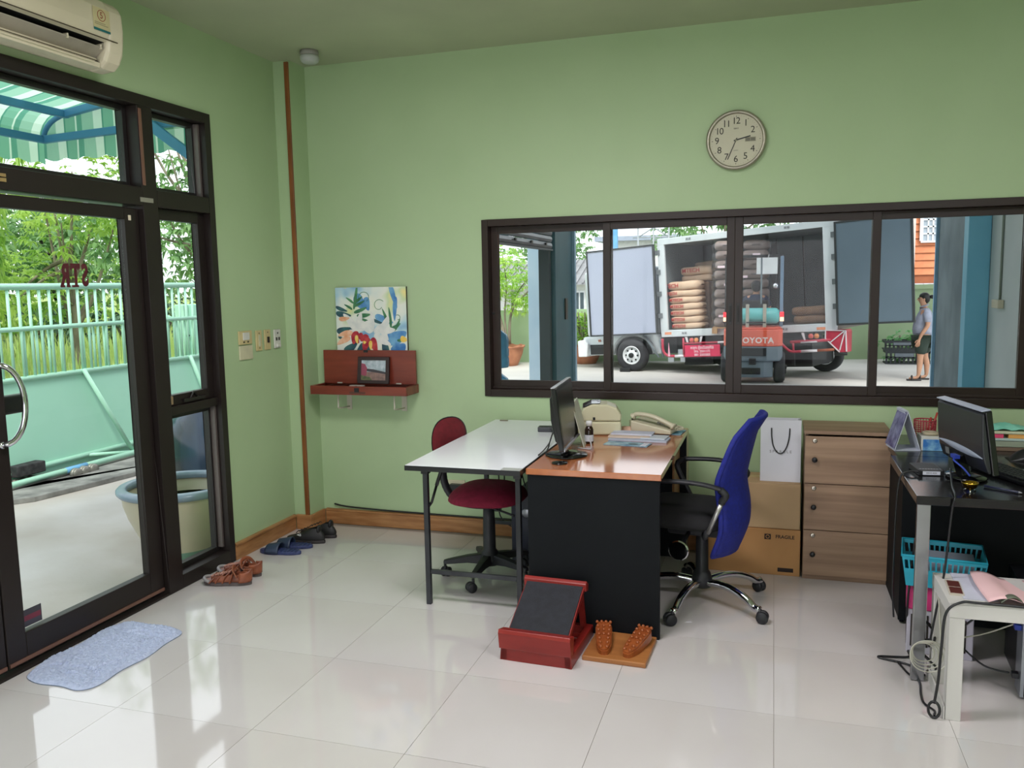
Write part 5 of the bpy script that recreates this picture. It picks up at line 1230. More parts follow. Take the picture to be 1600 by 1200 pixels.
g = G(); g.grid(lambda u, v: (backpad(min(1, u*1.0), v, 0)[0]*0.2-0.012*(1-u**4)+0.01+0.25*backpad(u, v)[1]**2*2, backpad(u, v, 0, 0.103, 0.124)[1], backpad(u, v, 0, 0.103, 0.124)[2]), 10, 33, 0, bk_T); g.obj('back_shell', M_pl, rc)
g = G(); g.tube([(0.05, -0.10, 0.412), (0.14, -0.16, 0.41), (0.2, -0.18, 0.40)], 0.006, 8); g.obj('lever', M_pl, rc)

# blue mesh office chair
oc = thing('office_chair', 'office chair with tall bright blue mesh back and chrome star base', 'chair', (-0.315, 4.09, 0), math.radians(171))
M_bluefab = mat('royal_blue_mesh', (22, 34, 134), 0.75, c2=(18, 28, 118), scale=60, bump=0.1, bscale=300)
M_seatblk = mat('black_fabric', (22, 22, 25), 0.9, c2=(18, 18, 20), scale=60, bump=0.1, bscale=300)
star_base(oc, 0.115, 0.345, -108-171, M_chrome, 0.02, 0.02, 0.04, 0.028, chrome=True, stem_r=0.03, stem_top=0.36, z_leg=0.085)
def rsq(u, v, hx, hy, z0, h, e=0.35):
    a = 2*PI*v; ca, sa = math.cos(a), math.sin(a)
    if u < 0.6: rr = u/0.6; z = z0+h*(1-0.35*rr**4); rr *= 0.93
    elif u < 0.8: t = (u-0.6)/0.2; rr = 0.93+0.07*math.sin(t*PI/2); z = z0+h*(0.65-0.35*t)
    else: t = (u-0.8)/0.2; rr = 1-0.25*t*t; z = z0+h*0.3*(1-t)
    return (math.copysign(abs(ca)**e, ca)*hx*rr, math.copysign(abs(sa)**e, sa)*hy*rr, z)
g = G(); g.grid(lambda u, v: rsq(u, v, 0.225, 0.235, 0.405, 0.105), 22, 45, 0, TM((0.085, 0, 0))); g.obj('seat', M_seatblk, oc)
g = G(); g.box(-0.14, -0.09, 0.355, 0.15, 0.09, 0.405); g.box(-0.145, -0.03, 0.365, -0.1, 0.03, 0.40); g.obj('tilt_mechanism', M_pl, oc, bevel=0.01)
g = G(); g.lathe([(0.0001, 0), (0.043, 0.0), (0.048, 0.006), (0.048, 0.012), (0.043, 0.018), (0.0001, 0.018)], 28, 0, TM((0.045, 0.262, 0.335), (R90, 0, math.radians(180))), smooth=False); kb = g.obj('round_knob', M_chrome, oc)
g = G(); g.tube([(0.045, 0.09, 0.37), (0.045, 0.262, 0.335)], 0.01, 8); g.obj('knob_shaft', M_pl, oc)
def backshell(u, v, off=0.0, grow=0.0):
    # u across (-1..1), v up 0..1 ; profile x(z)
    z = 0.295+0.648*v
    w = 0.225*(1-0.55*max(0, v-0.80)**1.3*5.0)*(0.80+0.20*min(1, v/0.25)) ; w = max(w, 0.09)
    x = -0.185-0.03*math.sin(PI*min(1, v/0.55))-0.16*max(0, v-0.45)**1.25+0.05*max(0, 0.2-v)*2
    x -= 0.10*max(0, v-0.88)*2.2
    y = u*(w+grow)
    x += 0.075*(abs(u)**2.2)*(1-0.5*max(0, v-0.6)/0.4)
    return (x+off, y, z)
g = G(); g.grid(lambda u, v: backshell(2*u-1, v), 17, 28); bs = g.obj('backrest', M_bluefab, oc, solid=0.022, recalc=False)
g = G(); g.tube([backshell(-1, v/27, 0.0) for v in range(28)][0:25]+[backshell(-1+2*k/12, 1.0, 0.0) for k in range(13)]+[backshell(1, 1-v/27, 0.0) for v in range(3, 28)]+[backshell(1-2*k/8, 0, 0) for k in range(1, 8)], 0.013, 8, closed=True); g.obj('back_rim', M_bluefab, oc)
g = G(); g.tube(curve_pts([(-0.10, 0, 0.385), (-0.16, 0, 0.375), (-0.185, 0, 0.40), (-0.19, 0, 0.5)], 5), 0.016, 8, flat=1.6); g.obj('back_bar', M_pl, oc)
g = G(); g.cbox((-0.125, 0.226, 0.52), (0.018, 0.003, 0.03)); g.obj('care_tag', mat('tag_white', (225, 225, 225), 0.6), oc)
for s, nm in ((1, 'near'), (-1, 'far')):
    # armrest: pad, front support, rear bow to the back
    g = G(); pp = curve_pts([(-0.145, s*0.255, 0.637), (-0.08, s*0.268, 0.655), (0.02, s*0.272, 0.662), (0.16, s*0.27, 0.655)], 6); g.tube(pp, [0.020]*len(pp), 10, flat=0.55, up=(0, 0, 1)); ar = g.obj('armrest', M_pl, oc)
    g = G(); g.tube(curve_pts([(-0.14, s*0.255, 0.637), (-0.165, s*0.25, 0.61), (-0.15, s*0.245, 0.585), (-0.145, s*0.244, 0.57)], 4), 0.017, 8); g.obj('arm_elbow', M_pl, ar)
    g = G(); g.tube([(-0.145, s*0.244, 0.572), (-0.08, s*0.232, 0.42)], 0.011, 10); g.obj('arm_tube', mat('satin_aluminium', (186, 186, 184), 0.3, metal=0.8), ar)
    g = G(); g.tube([(-0.08, s*0.232, 0.425), (-0.06, s*0.2, 0.39), (-0.04, s*0.12, 0.38)], 0.015, 8); g.obj('arm_bracket', M_pl, ar)
    if s < 0: g = G(); g.tube(curve_pts([(0.15, s*0.27, 0.655), (0.2, s*0.268, 0.62), (0.14, s*0.25, 0.5), (0.08, s*0.22, 0.41)], 5), 0.014, 8); g.obj('front_bow', M_pl, ar)

# three drawer cabinet
cb = thing('drawer_cabinet', 'light oak cabinet with three locking drawers under the window', 'cabinet', (0.375, 4.70, 0))
M_oak = mat('grey_oak_laminate', (160, 132, 106), rough=0.5, c2=(130, 104, 82), scale=2.4, stretch=(0.5, 4, 11), detail=7)
g = G(); g.box(-0.205, -0.150, 0.0, -0.189, 0.16, 0.782); g.box(0.189, -0.150, 0, 0.205, 0.16, 0.782); g.box(-0.189, 0.145, 0.03, 0.189, 0.16, 0.782); g.box(-0.189, -0.150, 0.0, 0.189, 0.145, 0.03); g.obj('carcass', M_oak, cb, bevel=0.001)
g = G(); g.box(-0.210, -0.175, 0.7825, 0.210, 0.165, 0.80); g.obj('cabinet_top', M_oak, cb, bevel=0.001)
for (z0, z1, kz) in ((0.522, 0.770, 0.650), (0.274, 0.518, 0.399), (0.028, 0.270, 0.146)):
    g = G(); g.box(-0.204, -0.170, z0, 0.204, -0.1515, z1); d = g.obj('drawer', M_oak, cb, bevel=0.001)
    g = G(); g.lathe([(0.006, 0), (0.006, 0.012), (0.013, 0.014), (0.014, 0.022), (0.010, 0.026), (0.0001, 0.027)], 16, 0, TM((-0.158, -0.1702, kz), (R90, 0, 0))); g.obj('knob', M_blk, d)
    g = G(); g.lathe([(0.012, 0), (0.012, 0.003), (0.008, 0.004), (0.0001, 0.004)], 16, 0, TM((-0.158, -0.1702, kz+0.097), (R90, 0, 0))); g.box(-0.1595, -0.1748, kz+0.091, -0.1565, -0.1742, kz+0.103, 1); g.obj('lock', [mat('nickel', (196, 188, 176), 0.25, metal=0.9), M_blk], d)

# cartons and paper bag between desk and cabinet
M_cart = mat('carton_brown', (176, 132, 82), 0.8, c2=(164, 120, 72), scale=3); M_cart2 = mat('carton_tan', (178, 150, 112), 0.8, c2=(168, 140, 104), scale=3)
c1 = thing('carton', 'large brown cardboard carton on the floor beneath the tan carton', 'carton', (-0.11, 4.70, 0))
g = G(); g.box(-0.245, -0.135, 0, 0.268, 0.15, 0.252); g.obj('box_body', M_cart, c1, bevel=0.003)
g = G(); g.box(-0.243, -0.03, 0.2523, 0.266, 0.03, 0.2531); g.obj('tape', mat('parcel_tape', (190, 160, 110), 0.3), c1)
ink = mat('carton_ink', (40, 30, 24), 0.8)
g = G(); g.box(0.155, -0.1357, 0.02, 0.235, -0.1351, 0.042); g.box(0.085, -0.1357, 0.195, 0.118, -0.1351, 0.225); g.obj('printed_mark', ink, c1)
g = G(); g.tube([(0.1015+0.009*math.cos(a), -0.1358, 0.21+0.009*math.sin(a)) for a in [2*PI*k/12 for k in range(12)]], 0.002, 5, closed=True); g.obj('round_mark', M_cart, c1)
lettering('FRAGILE', 0.026, ink, c1, (0.19, -0.1356, 0.212), FACE_Y, depth=0.0003, offset=0.0006)
c2 = thing('carton', 'plain tan cardboard carton stacked under the white paper bag', 'carton', (-0.07, 4.71, 0.2535))
g = G(); g.box(-0.20, -0.135, 0, 0.225, 0.13, 0.245); g.obj('box_body', M_cart2, c2, bevel=0.003)
g = G(); g.box(-0.199, -0.0, 0.2453, 0.224, 0.05, 0.2459); g.obj('tape', mat('parcel_tape', (190, 160, 110), 0.3), c2)
bg = thing('paper_bag', 'white paper carrier bag with black cord handles on the cartons', 'bag', (0.05, 4.67, 0.4995))
M_bag = mat('white_card', (206, 208, 214), 0.6, c2=(198, 200, 206), scale=3)
g = G(); w, d, h = 0.103, 0.04, 0.335
for p in ([(-w, -d, 0), (w, -d, 0), (w, -d, h), (-w, -d, h)], [(-w, d, 0), (w, d, 0), (w, d, h), (-w, d, h)], [(-w, -d, 0), (-w, d, 0), (w, d, 0), (w, -d, 0)]): g.add(p, [(0, 1, 2, 3)])
for s in (-1, 1): g.add([(s*w, -d, 0), (s*w, -d, h), (s*(w-0.016), 0, h), (s*(w-0.016), 0, 0.03), (s*w, d, 0), (s*w, d, h)], [(0, 1, 2, 3), (3, 2, 5, 4), (0, 3, 4)])
g.obj('bag_body', M_bag, bg, solid=0.0012, recalc=False)
for yy, dy in ((-d, -0.004), (d, 0.004)):
    g = G(); P = [(-0.048, yy+dy, 0.292), (-0.046, yy+dy*1.5, 0.24), (-0.036, yy+dy*1.6, 0.19), (-0.014, yy+dy*1.5, 0.158), (0.01, yy+dy*1.5, 0.158), (0.030, yy+dy*1.6, 0.19), (0.042, yy+dy*1.5, 0.24), (0.045, yy+dy, 0.292)]
    g.tube(curve_pts(P, 5), 0.0032, 8, mi=0); g.obj('cord_handle', M_blk, bg)
lettering('SPARKLE', 0.021, mat('pale_ink', (110, 108, 104), 0.7), bg, (-0.0, -d-0.0012, 0.163), FACE_Y, depth=0.0002, space=1.5)

# black desk at the right
M_deskblk = mat('black_veneer', (24, 23, 25), 0.16, c2=(18, 17, 19), scale=3, stretch=(2, 10, 2))
bd = thing('black_desk', 'black veneered desk with flat chrome legs at the right wall', 'desk', (0.535, 3.43, 0))
g = G(); g.box(0, 0, 0.715, 1.6, 0.78, 0.75); g.box(0.03, 0.78, 0.715, 1.6, 1.36, 0.75); g.obj('desk_top', M_deskblk, bd, bevel=0.003)
for (x, y) in ((0.006, 0.02), (1.5, 0.02)):
    g = G(); g.box(x, y, 0.004, x+0.048, y+0.020, 0.7145); g.obj('leg', mat('brushed_chrome', (176, 178, 184), 0.2, metal=1.0), bd, bevel=0.003)
g = G(); g.box(0.035, 0.60, 0.02, 1.58, 0.62, 0.7145); g.obj('modesty_panel', M_darkpan, bd)
g = G(); g.box(0.045, 0.63, 0.0, 0.063, 1.34, 0.7145); g.obj('side_panel', M_darkpan, bd)
g = G(); g.box(0.1, 1.32, 0.0, 1.58, 1.34, 0.7145); g.obj('side_panel', M_darkpan, bd)

# white side table in the foreground
st = thing('side_table', 'low white square side table with thick legs in the right foreground', 'table', (0.612, 3.16, 0))
M_ivory = mat('ivory_paint', (206, 204, 200), 0.45, c2=(199, 197, 193), scale=3)
sz = 0.55; zt = 0.432
g = G(); g.box(0, 0, zt-0.05, sz, 0.34, zt); g.obj('table_top', M_ivory, st, bevel=0.002)
for (x, y) in ((0.001, 0.001), (sz-0.051, 0.001), (0.001, 0.289), (sz-0.051, 0.289)):
    g = G(); g.box(x, y, 0, x+0.05, y+0.05, zt-0.0505); g.obj('leg', M_ivory, st, bevel=0.002)
g = G(); g.box(0.0, 0.0, zt+0.0005, 0.55, 0.006, zt+0.006); g.obj('front_lip', M_ivory, st)
g = G(); g.box(-0.006, 0.002, 0.0, -0.001, 0.34, 0.05); g.obj('floor_rail', M_ivory, st)
# ================================================================== SMALL THINGS
M_mon = mat('glossy_black', (16, 16, 18), 0.12, c2=(13, 13, 15), scale=5); M_scr = mat('screen_dark', (34, 36, 36), 0.25, c2=(28, 30, 30), scale=3)
M_silver = mat('silver_trim', (176, 178, 186), 0.3, metal=0.5)
# monitor on the wooden desk; local +x is the screen direction
m1 = thing('monitor', 'black flat monitor seen edge on at the left of the wooden desk', 'monitor', (-0.955, 3.885, 0.7505), math.radians(4))
TT = TM((0, 0.03, 0.20), (0, math.radians(-7), 0))
g = G(T=TT); g.box(-0.012, -0.222, -0.145, 0.012, 0.222, 0.15); g.obj('bezel', M_mon, m1, bevel=0.004)
g = G(T=TT); g.box(0.0122, -0.205, -0.122, 0.0132, 0.205, 0.135); g.obj('screen', M_scr, m1)
g = G(T=TT); g.prism([(-0.0125, -0.12), (-0.0125, 0.13), (-0.030, 0.10), (-0.038, 0.0), (-0.030, -0.10)], -0.19, 0.19, 'y') ; g.obj('rear_shell', M_mon, m1, bevel=0.004)
g = G(T=TT); g.box(0.0125, -0.222, -0.147, 0.017, 0.222, -0.138); g.obj('chin_trim', M_silver, m1)
g = G(T=TT); g.box(-0.012, -0.222, 0.1505, 0.010, 0.222, 0.156); g.obj('top_edge', mat('top_edge_grey', (176, 178, 182), 0.3), m1, bevel=0.002)
g = G(); g.bar((-0.03, 0.0, 0.10), (0.0, 0.0, 0.012), 0.05, 0.03); g.obj('neck', M_mon, m1, bevel=0.004)
g = G(); g.lathe([(0.0001, 0), (0.098, 0), (0.102, 0.004), (0.098, 0.009), (0.04, 0.013), (0.0001, 0.013)], 40, 0, TM((0.01, 0, 0))); g.obj('stand_base', M_mon, m1)
g = G(); g.lathe([(0.0001, 0), (0.038, 0), (0.036, 0.006), (0.0001, 0.007)], 24); tag(g.obj('round_pad', M_mon, loc=(-0.935, 3.70, 0.7505)), 'small round black pad on the desk edge in front of the monitor', 'pad')
g = G(); g.lathe([(0.0001, 0), (0.022, 0), (0.03, 0.03), (0.028, 0.038), (0.012, 0.04), (0.0001, 0.04)], 24); tag(g.obj('webcam_puck', M_mon, loc=(-0.84, 3.96, 0.7505)), 'glossy black puck beside the monitor stand', 'device') if False else None

# second monitor on the black desk, back towards us
m2 = thing('monitor', 'black monitor with a silver sweep on its back on the black desk', 'monitor', (0.772, 3.79, 0.7505), math.radians(13.3))
TT = TM((0, 0.0, 0.175), (0, math.radians(-9), 0))
g = G(T=TT); g.box(-0.012, -0.205, -0.125, 0.014, 0.205, 0.135); g.obj('bezel', M_mon, m2, bevel=0.004)
g = G(T=TT); g.box(0.0142, -0.19, -0.105, 0.0152, 0.19, 0.12); g.obj('screen', M_scr, m2)
g = G(T=TT); g.prism([(-0.0125, -0.115), (-0.0125, 0.13), (-0.022, 0.12), (-0.036, 0.0), (-0.036, -0.06), (-0.026, -0.112)], -0.2, 0.2, 'y'); g.obj('rear_shell', mat('dark_back', (40, 42, 46), 0.3), m2, bevel=0.004)
g = G(T=TT); g.box(-0.024, -0.2, 0.1352, 0.012, 0.2, 0.141); g.obj('top_edge', mat('silver_blue', (168, 176, 196), 0.3), m2, bevel=0.002)
g = G(T=TT)
g.grid(lambda u, v: (-0.0365-0.004*math.sin(PI*v), -0.195+0.39*u, -0.038-0.020*math.sin(PI*u)*0-0.012*(1-u)+(0.03*(1-abs(2*u-1)**2.5))*(v-0.5)), 24, 6); g.obj('silver_sweep', mat('silver_blue', (168, 176, 196), 0.3), m2)
g = G(T=TT); g.box(-0.0375, 0.105, -0.092, -0.0362, 0.14, -0.064); g.obj('rating_label', mat('label_grey', (120, 122, 124), 0.6), m2)
g = G(); g.bar((-0.035, 0.0, 0.10), (-0.01, 0.0, 0.015), 0.06, 0.035); g.obj('neck', M_mon, m2, bevel=0.004)
g = G(); g.lathe([(0.0001, 0), (0.095, 0), (0.1, 0.006), (0.095, 0.012), (0.04, 0.018), (0.0001, 0.018)], 40, 0, None, True, 0.75, 1.0); g.obj('stand_base', M_mon, m2)
g = G(); g.tube(curve_pts([(-0.045, -0.03, 0.09), (-0.07, -0.04, 0.085), (-0.05, -0.08, 0.06), (-0.03, -0.1, 0.03)], 5), 0.004, 8, mi=0); g.cbox((-0.055, -0.02, 0.095), (0.02, 0.045, 0.015)); g.obj('video_plug', mat('cobalt_plug', (40, 66, 170), 0.4), m2, bevel=0.002)
def cable(name, label, pts, r=0.004, m=None, n=6, group=None, k=7):
    g = G(); g.tube(curve_pts(pts, k), r, n); return tag(g.obj(name, m or M_blk), label, 'cable', group)

# usb hub, gold bowl, keyboard, mouse, papers on the black desk
hb = thing('network_switch', 'small flat black box with a white label on the black desk', 'device', (0.635, 3.87, 0.7505), 0.12)
g = G(); g.box(-0.05, -0.075, 0, 0.05, 0.075, 0.024); g.obj('case', M_blk, hb, bevel=0.003)
g = G(); g.box(-0.034, -0.0765, 0.004, 0.034, -0.0754, 0.019); g.obj('label_plate', mat('label_white', (206, 210, 220), 0.5), hb)
lettering('83010 4020', 0.0085, ink, hb, (0, -0.0768, 0.0115), FACE_Y, depth=0.0002)
g = G()
for k in range(8): g.box(-0.042+0.011*k, -0.06, 0.0243, -0.035+0.011*k, -0.05, 0.0253)
g.obj('port', M_silver, hb)
gb = thing('gold_bowl', 'small shiny gold bowl on short legs beside the monitor stand', 'bowl', (0.738, 3.545, 0.7505))
g = G(); g.lathe([(0.0001, 0.008), (0.012, 0.009), (0.024, 0.018), (0.029, 0.032), (0.031, 0.037), (0.028, 0.037), (0.024, 0.026), (0.012, 0.015), (0.0001, 0.014)], 28); g.obj('bowl', mat('gold', (206, 160, 60), 0.12, metal=1.0), gb)
g = G()
for k in range(3): a = 2*PI*k/3+0.4; g.tube([(0.012*math.cos(a), 0.012*math.sin(a), 0.012), (0.024*math.cos(a), 0.024*math.sin(a), 0.0)], 0.003, 6)
g.obj('foot', M_chrome, gb)
kbd = thing('keyboard', 'long black keyboard behind the monitor on the black desk', 'keyboard', (0.975, 3.80, 0.7505), math.radians(-67))
g = G(); g.box(-0.22, -0.07, 0, 0.22, 0.07, 0.018); g.obj('case', M_blk, kbd, bevel=0.005)
km = None
for r_ in range(5):
    for c_ in range(18):
        if km is None:
            g = G(); g.box(-0.009, -0.009, 0, 0.009, 0.009, 0.008); km = g.obj('key', M_pl, kbd, bevel=0.0012, seg=1); o = km
        else: o = km.copy(); COL.objects.link(o); o.parent = kbd
        o.location = (-0.2+0.0225*c_, -0.05+0.0235*r_, 0.0185)
ms = thing('pen', 'slim dark pen lying on the black desk in front of the keyboard', 'pen', (0.86, 3.585, 0.756), math.radians(-40)); g = G(); g.tube([(-0.07, 0, 0), (0.06, 0, 0)], 0.005, 8); g.obj('barrel', mat('navy_plastic', (40, 44, 70), 0.3), ms); g = G(); g.tube([(0.06, 0, 0), (0.072, 0, 0)], [0.005, 0.001], 8); g.obj('tip', M_silver, ms)
g = G(); g.box(-0.10, -0.14, 0, 0.10, 0.14, 0.004); tag(g.obj('paper_sheet', mat('greenish_paper', (160, 176, 168), 0.6, c2=(120, 138, 132), scale=20), loc=(1.08, 3.86, 0.7505), rot=(0, 0, 0.4)), 'pale green printed sheet beside the keyboard', 'paper')
ca = thing('desk_calendar', 'white tent desk calendar with a purple flower picture on the black desk', 'calendar', (0.612, 4.40, 0.7505), math.radians(8))
g = G(); w = 0.075
g.add([(-0.055, -w, 0), (-0.055, w, 0), (0.0, w, 0.185), (0.0, -w, 0.185)], [(0, 1, 2, 3)]); g.add([(0.062, -w, 0), (0.062, w, 0), (0.002, w, 0.185), (0.002, -w, 0.185)], [(0, 1, 2, 3)]); g.add([(-0.055, -w, 0.002), (-0.055, w, 0.002), (0.062, w, 0.002), (0.062, -w, 0.002)], [(0, 1, 2, 3)])
g.obj('stand', mat('card_pale', (196, 202, 216), 0.6), ca, solid=0.003, recalc=False)
g = G(); g.add([(-0.0585, -w, 0.012), (-0.0585, w, 0.012), (-0.0045, w, 0.186), (-0.0045, -w, 0.186)], [(0, 1, 2, 3)]); g.obj('page', mat('purple_picture', (150, 150, 190), 0.4, c2=(74, 70, 120), scale=22), ca, solid=0.002, recalc=False)
g = G()
for k in range(12):
    y = -w+0.01+0.13*k/11; g.tube([(-0.004+0.009*math.cos(a), y, 0.186+0.009*math.sin(a)) for a in [2*PI*q/10 for q in range(10)]], 0.0013, 5, closed=True)
g.obj('wire_binding', mat('card_pale', (196, 202, 216), 0.6), ca)
pc = thing('pen_cup', 'red mesh pen cup with red pens on the black desk', 'cup', (0.735, 4.56, 0.7505))
M_redm = mat('red_mesh', (176, 60, 74), 0.5, c2=(160, 50, 64), scale=90)
g = G(); R_, H_ = 0.048, 0.115
for k in range(24):
    a = 2*PI*k/24; g.bar((R_*math.cos(a), R_*math.sin(a), 0.03), (R_*1.06*math.cos(a), R_*1.06*math.sin(a), H_), 0.0035, 0.002)
for k in range(9):
    z = 0.03+(H_-0.03)*k/8; rr = R_*(1+0.06*k/8); g.tube([(rr*math.cos(a), rr*math.sin(a), z) for a in [2*PI*q/24 for q in range(24)]], 0.0016, 4, closed=True)
g.obj('mesh_wall', M_redm, pc)
g = G(); g.lathe([(0.0001, 0), (0.047, 0), (0.047, 0.03), (0.0001, 0.031)], 24); g.obj('base', mat('dark_red_base', (92, 24, 24), 0.5), pc)
g = G(); g.tube([(0.0510*math.cos(a), 0.0510*math.sin(a), H_+0.002) for a in [2*PI*q/24 for q in range(24)]], 0.003, 6, closed=True); g.obj('rim', M_redm, pc)
for k, (a, b) in enumerate((((0.02, 0, 0.03), (0.055, 0.005, 0.155)), ((0.01, 0.01, 0.03), (0.03, 0.02, 0.128)))):
    g = G(); g.tube([a, b], 0.005, 8); tag(g.obj('pen', mat('brick_red', (170, 60, 50), 0.4), loc=(0.735, 4.56, 0.7505)), ('longer red pen leaning out of the mesh cup', 'shorter red pen standing in the mesh cup')[k], 'pen')
ti = thing('tape_box', 'small white and blue packet beside the red pen cup', 'box', (0.745, 4.40, 0.7505), 0.05)
g = G(); g.box(-0.06, -0.05, 0, 0.06, 0.05, 0.07); g.obj('box', mat('packet_white', (206, 206, 200), 0.5), ti, bevel=0.002)
g = G(); g.box(-0.052, -0.0515, 0.001, 0.0605, -0.0505, 0.056); g.obj('blue_print', mat('packet_blue', (50, 110, 180), 0.35, c2=(130, 180, 210), scale=30), ti)
tr_ = thing('tape_roll', 'roll of clear tape lying on the blue and white packet', 'tape', (0.735, 4.40, 0.821)); g = G(); g.tube([(0.03*math.cos(a), 0.03*math.sin(a), 0.008) for a in [2*PI*q/24 for q in range(24)]], 0.008, 8, closed=True); g.obj('roll', mat('tape_clear', (176, 164, 140), 0.3), tr_)
for k, (z, w_, d_, c_, lab) in enumerate(((0.7505, 0.24, 0.17, (120, 100, 84), 'brown folder at the bottom of the pile behind the monitor'), (0.7715, 0.26, 0.18, (150, 160, 140), 'grey green file tray in the pile behind the monitor'), (0.8015, 0.28, 0.19, (176, 196, 190), 'clear glass green sheet holder in the pile behind the monitor'))):
    g = G(); g.box(-w_/2, -d_/2, 0, w_/2, d_/2, 0.02 if k < 1 else 0.028 if k == 1 else 0.012); tag(g.obj('file', mat('file_%s' % ('brown', 'grey', 'green')[k], c_, 0.4), loc=(1.08, 4.50, z), bevel=0.002), lab, 'file')
g = G(); g.box(-0.05, -0.035, 0, 0.05, 0.035, 0.02); tag(g.obj('note_pad', mat('pink_note', (220, 70, 110), 0.6), loc=(1.00, 4.44, 0.814), bevel=0.002), 'bright pink note pad in the pile behind the monitor', 'note pad')
g = G(); g.box(-0.05, -0.035, 0, 0.05, 0.035, 0.02); tag(g.obj('note_pad', mat('orange_note', (230, 170, 90), 0.6), loc=(1.12, 4.44, 0.814), bevel=0.002), 'orange yellow note pad in the pile behind the monitor', 'note pad')
g = G(); g.box(-0.11, -0.07, 0, 0.11, 0.07, 0.012); tag(g.obj('tray', mat('cream_tray', (196, 200, 170), 0.5), loc=(1.07, 4.47, 0.8345), bevel=0.003), 'shallow cream tray topping the pile behind the monitor', 'tray')
g = G(); g.grid(lambda u, v: ((u-0.5)*0.2, (v-0.5)*0.11, 0.012+0.022*math.sin(PI*u)*math.sin(PI*v)+0.004*math.sin(17*u+9*v)), 14, 10); tag(g.obj('cloth_mask', mat('mint_cloth', (130, 200, 180), 0.8, c2=(110, 186, 166), scale=20), loc=(1.06, 4.47, 0.842), solid=0.003, recalc=False), 'folded mint green face mask lying in the cream tray', 'mask')
g = G(); g.grid(lambda u, v: ((u-0.5)*0.15, (v-0.5)*0.09, 0.05*math.sin(PI*u)*math.sin(PI*v)), 14, 10); tag(g.obj('mouse_pouch', M_blk, loc=(1.10, 4.22, 0.7505), solid=0.003, recalc=False), 'low black pouch lying behind the keyboard', 'pouch')

# things on the wooden desk
lp = thing('label_printer', 'cream label printer with a dark window on its lid on the wooden desk', 'printer', (-0.905, 4.53, 0.7505), math.radians(-78))
M_cream = mat('printer_cream', (206, 202, 170), 0.4, c2=(198, 194, 162), scale=3)
g = G(); g.box(-0.085, -0.11, 0.0, 0.085, 0.11, 0.075); g.obj('lower_case', M_cream, lp, bevel=0.012, seg=3)
g = G(); P = [(-0.108, 0.0765), (0.108, 0.0765), (0.110, 0.11), (0.085, 0.150), (0.035, 0.168), (-0.045, 0.172), (-0.095, 0.150), (-0.112, 0.12)]
g.prism(P, -0.085, 0.085, 'x'); g.obj('lid', M_cream, lp, bevel=0.010, seg=3)
g = G(); g.prism([(-0.098, 0.152), (-0.05, 0.1735), (-0.005, 0.1745), (-0.005, 0.1765), (-0.052, 0.1755), (-0.1, 0.154)], -0.078, 0.078, 'x'); g.obj('dark_window', M_mon, lp)
g = G(); g.box(0.0855, -0.045, 0.085, 0.0875, -0.032, 0.1); g.obj('release_latch', M_blk, lp)
g = G(); g.box(-0.04, -0.02, 0.1755, 0.02, 0.0, 0.1775); g.obj('painted_glint', mat('label_white', (206, 210, 220), 0.5), lp)  # white slip painting a glint on the dark window, not a label
bt = thing('medicine_bottle', 'brown glass medicine bottle with white cap and label on the wooden desk', 'bottle', (-0.905, 4.215, 0.7505))
g = G(); g.lathe([(0.0001, 0), (0.021, 0), (0.023, 0.004), (0.023, 0.072), (0.018, 0.084), (0.0145, 0.088), (0.0145, 0.092), (0.0001, 0.092)], 24); g.obj('glass', mat('brown_glass', (40, 22, 14), 0.1), bt)
g = G(); g.lathe([(0.0236, 0.012), (0.0236, 0.046)], 24, caps=False); g.obj('label', mat('label_white', (206, 210, 220), 0.5), bt, recalc=False)
g = G(); g.lathe([(0.0165, 0.092), (0.0165, 0.115), (0.015, 0.117), (0.0001, 0.117)], 20); g.obj('cap', M_white, bt)
fs = thing('card_stand', 'pale cardboard stand leaning on a wire foot behind the monitor', 'stand', (-0.895, 4.24, 0.7505), math.radians(8))
g = G(); g.add([(0.06, -0.17, 0.0), (0.06, 0.13, 0.0), (0.0, 0.13, 0.215), (0.0, -0.17, 0.215)], [(0, 1, 2, 3)]); g.add([(-0.05, -0.17, 0.0), (-0.05, 0.13, 0.0), (-0.002, 0.13, 0.215), (-0.002, -0.17, 0.215)], [(0, 1, 2, 3)])
g.obj('board', mat('card_cream', (206, 206, 192), 0.6), fs, solid=0.004, recalc=False, loc=(-0.09, 0.02, 0))
g = G(); g.tube(curve_pts([(0.0, -0.19, 0.06), (0.01, -0.2, 0.02), (0.0, -0.2, 0.004), (-0.06, -0.17, 0.004)], 5), 0.004, 6); g.obj('foot', mat('pale_wire', (176, 178, 180), 0.4), fs)
# telephone
ph = thing('telephone', 'cream desk telephone with its handset on the far end of the wooden desk', 'telephone', (-0.615, 4.615, 0.7545), math.radians(-12))
M_ph = mat('phone_cream', (204, 198, 172), 0.4, c2=(196, 190, 164), scale=4)
g = G(); g.prism([(-0.10, 0.0), (0.10, 0.0), (0.10, 0.02), (-0.10, 0.055)], -0.075, 0.105, 'x'); 
g = G(); g.prism([(-0.115, 0), (0.115, 0), (0.115, 0.022), (-0.115, 0.065)], -0.085, 0.085, 'y'); g.obj('base', M_ph, ph, bevel=0.006)
g = G(); P = curve_pts([(-0.115, -0.05, 0.082), (-0.085, -0.05, 0.098), (0.0, -0.05, 0.090), (0.085, -0.05, 0.058), (0.125, -0.05, 0.038)], 6)
n = len(P); g.tube(P, [0.024, 0.026, 0.024]+[0.017]*(n-7)+[0.02, 0.025, 0.024, 0.018], 12, flat=0.75); g.obj('handset', M_ph, ph)
g = G()
for r_ in range(4):
    for c_ in range(3): g.box(0.01+0.025*r_, 0.0+0.025*c_, 0.040-0.0045*r_*1.05, 0.026+0.025*r_, 0.016+0.025*c_, 0.052-0.0052*r_)
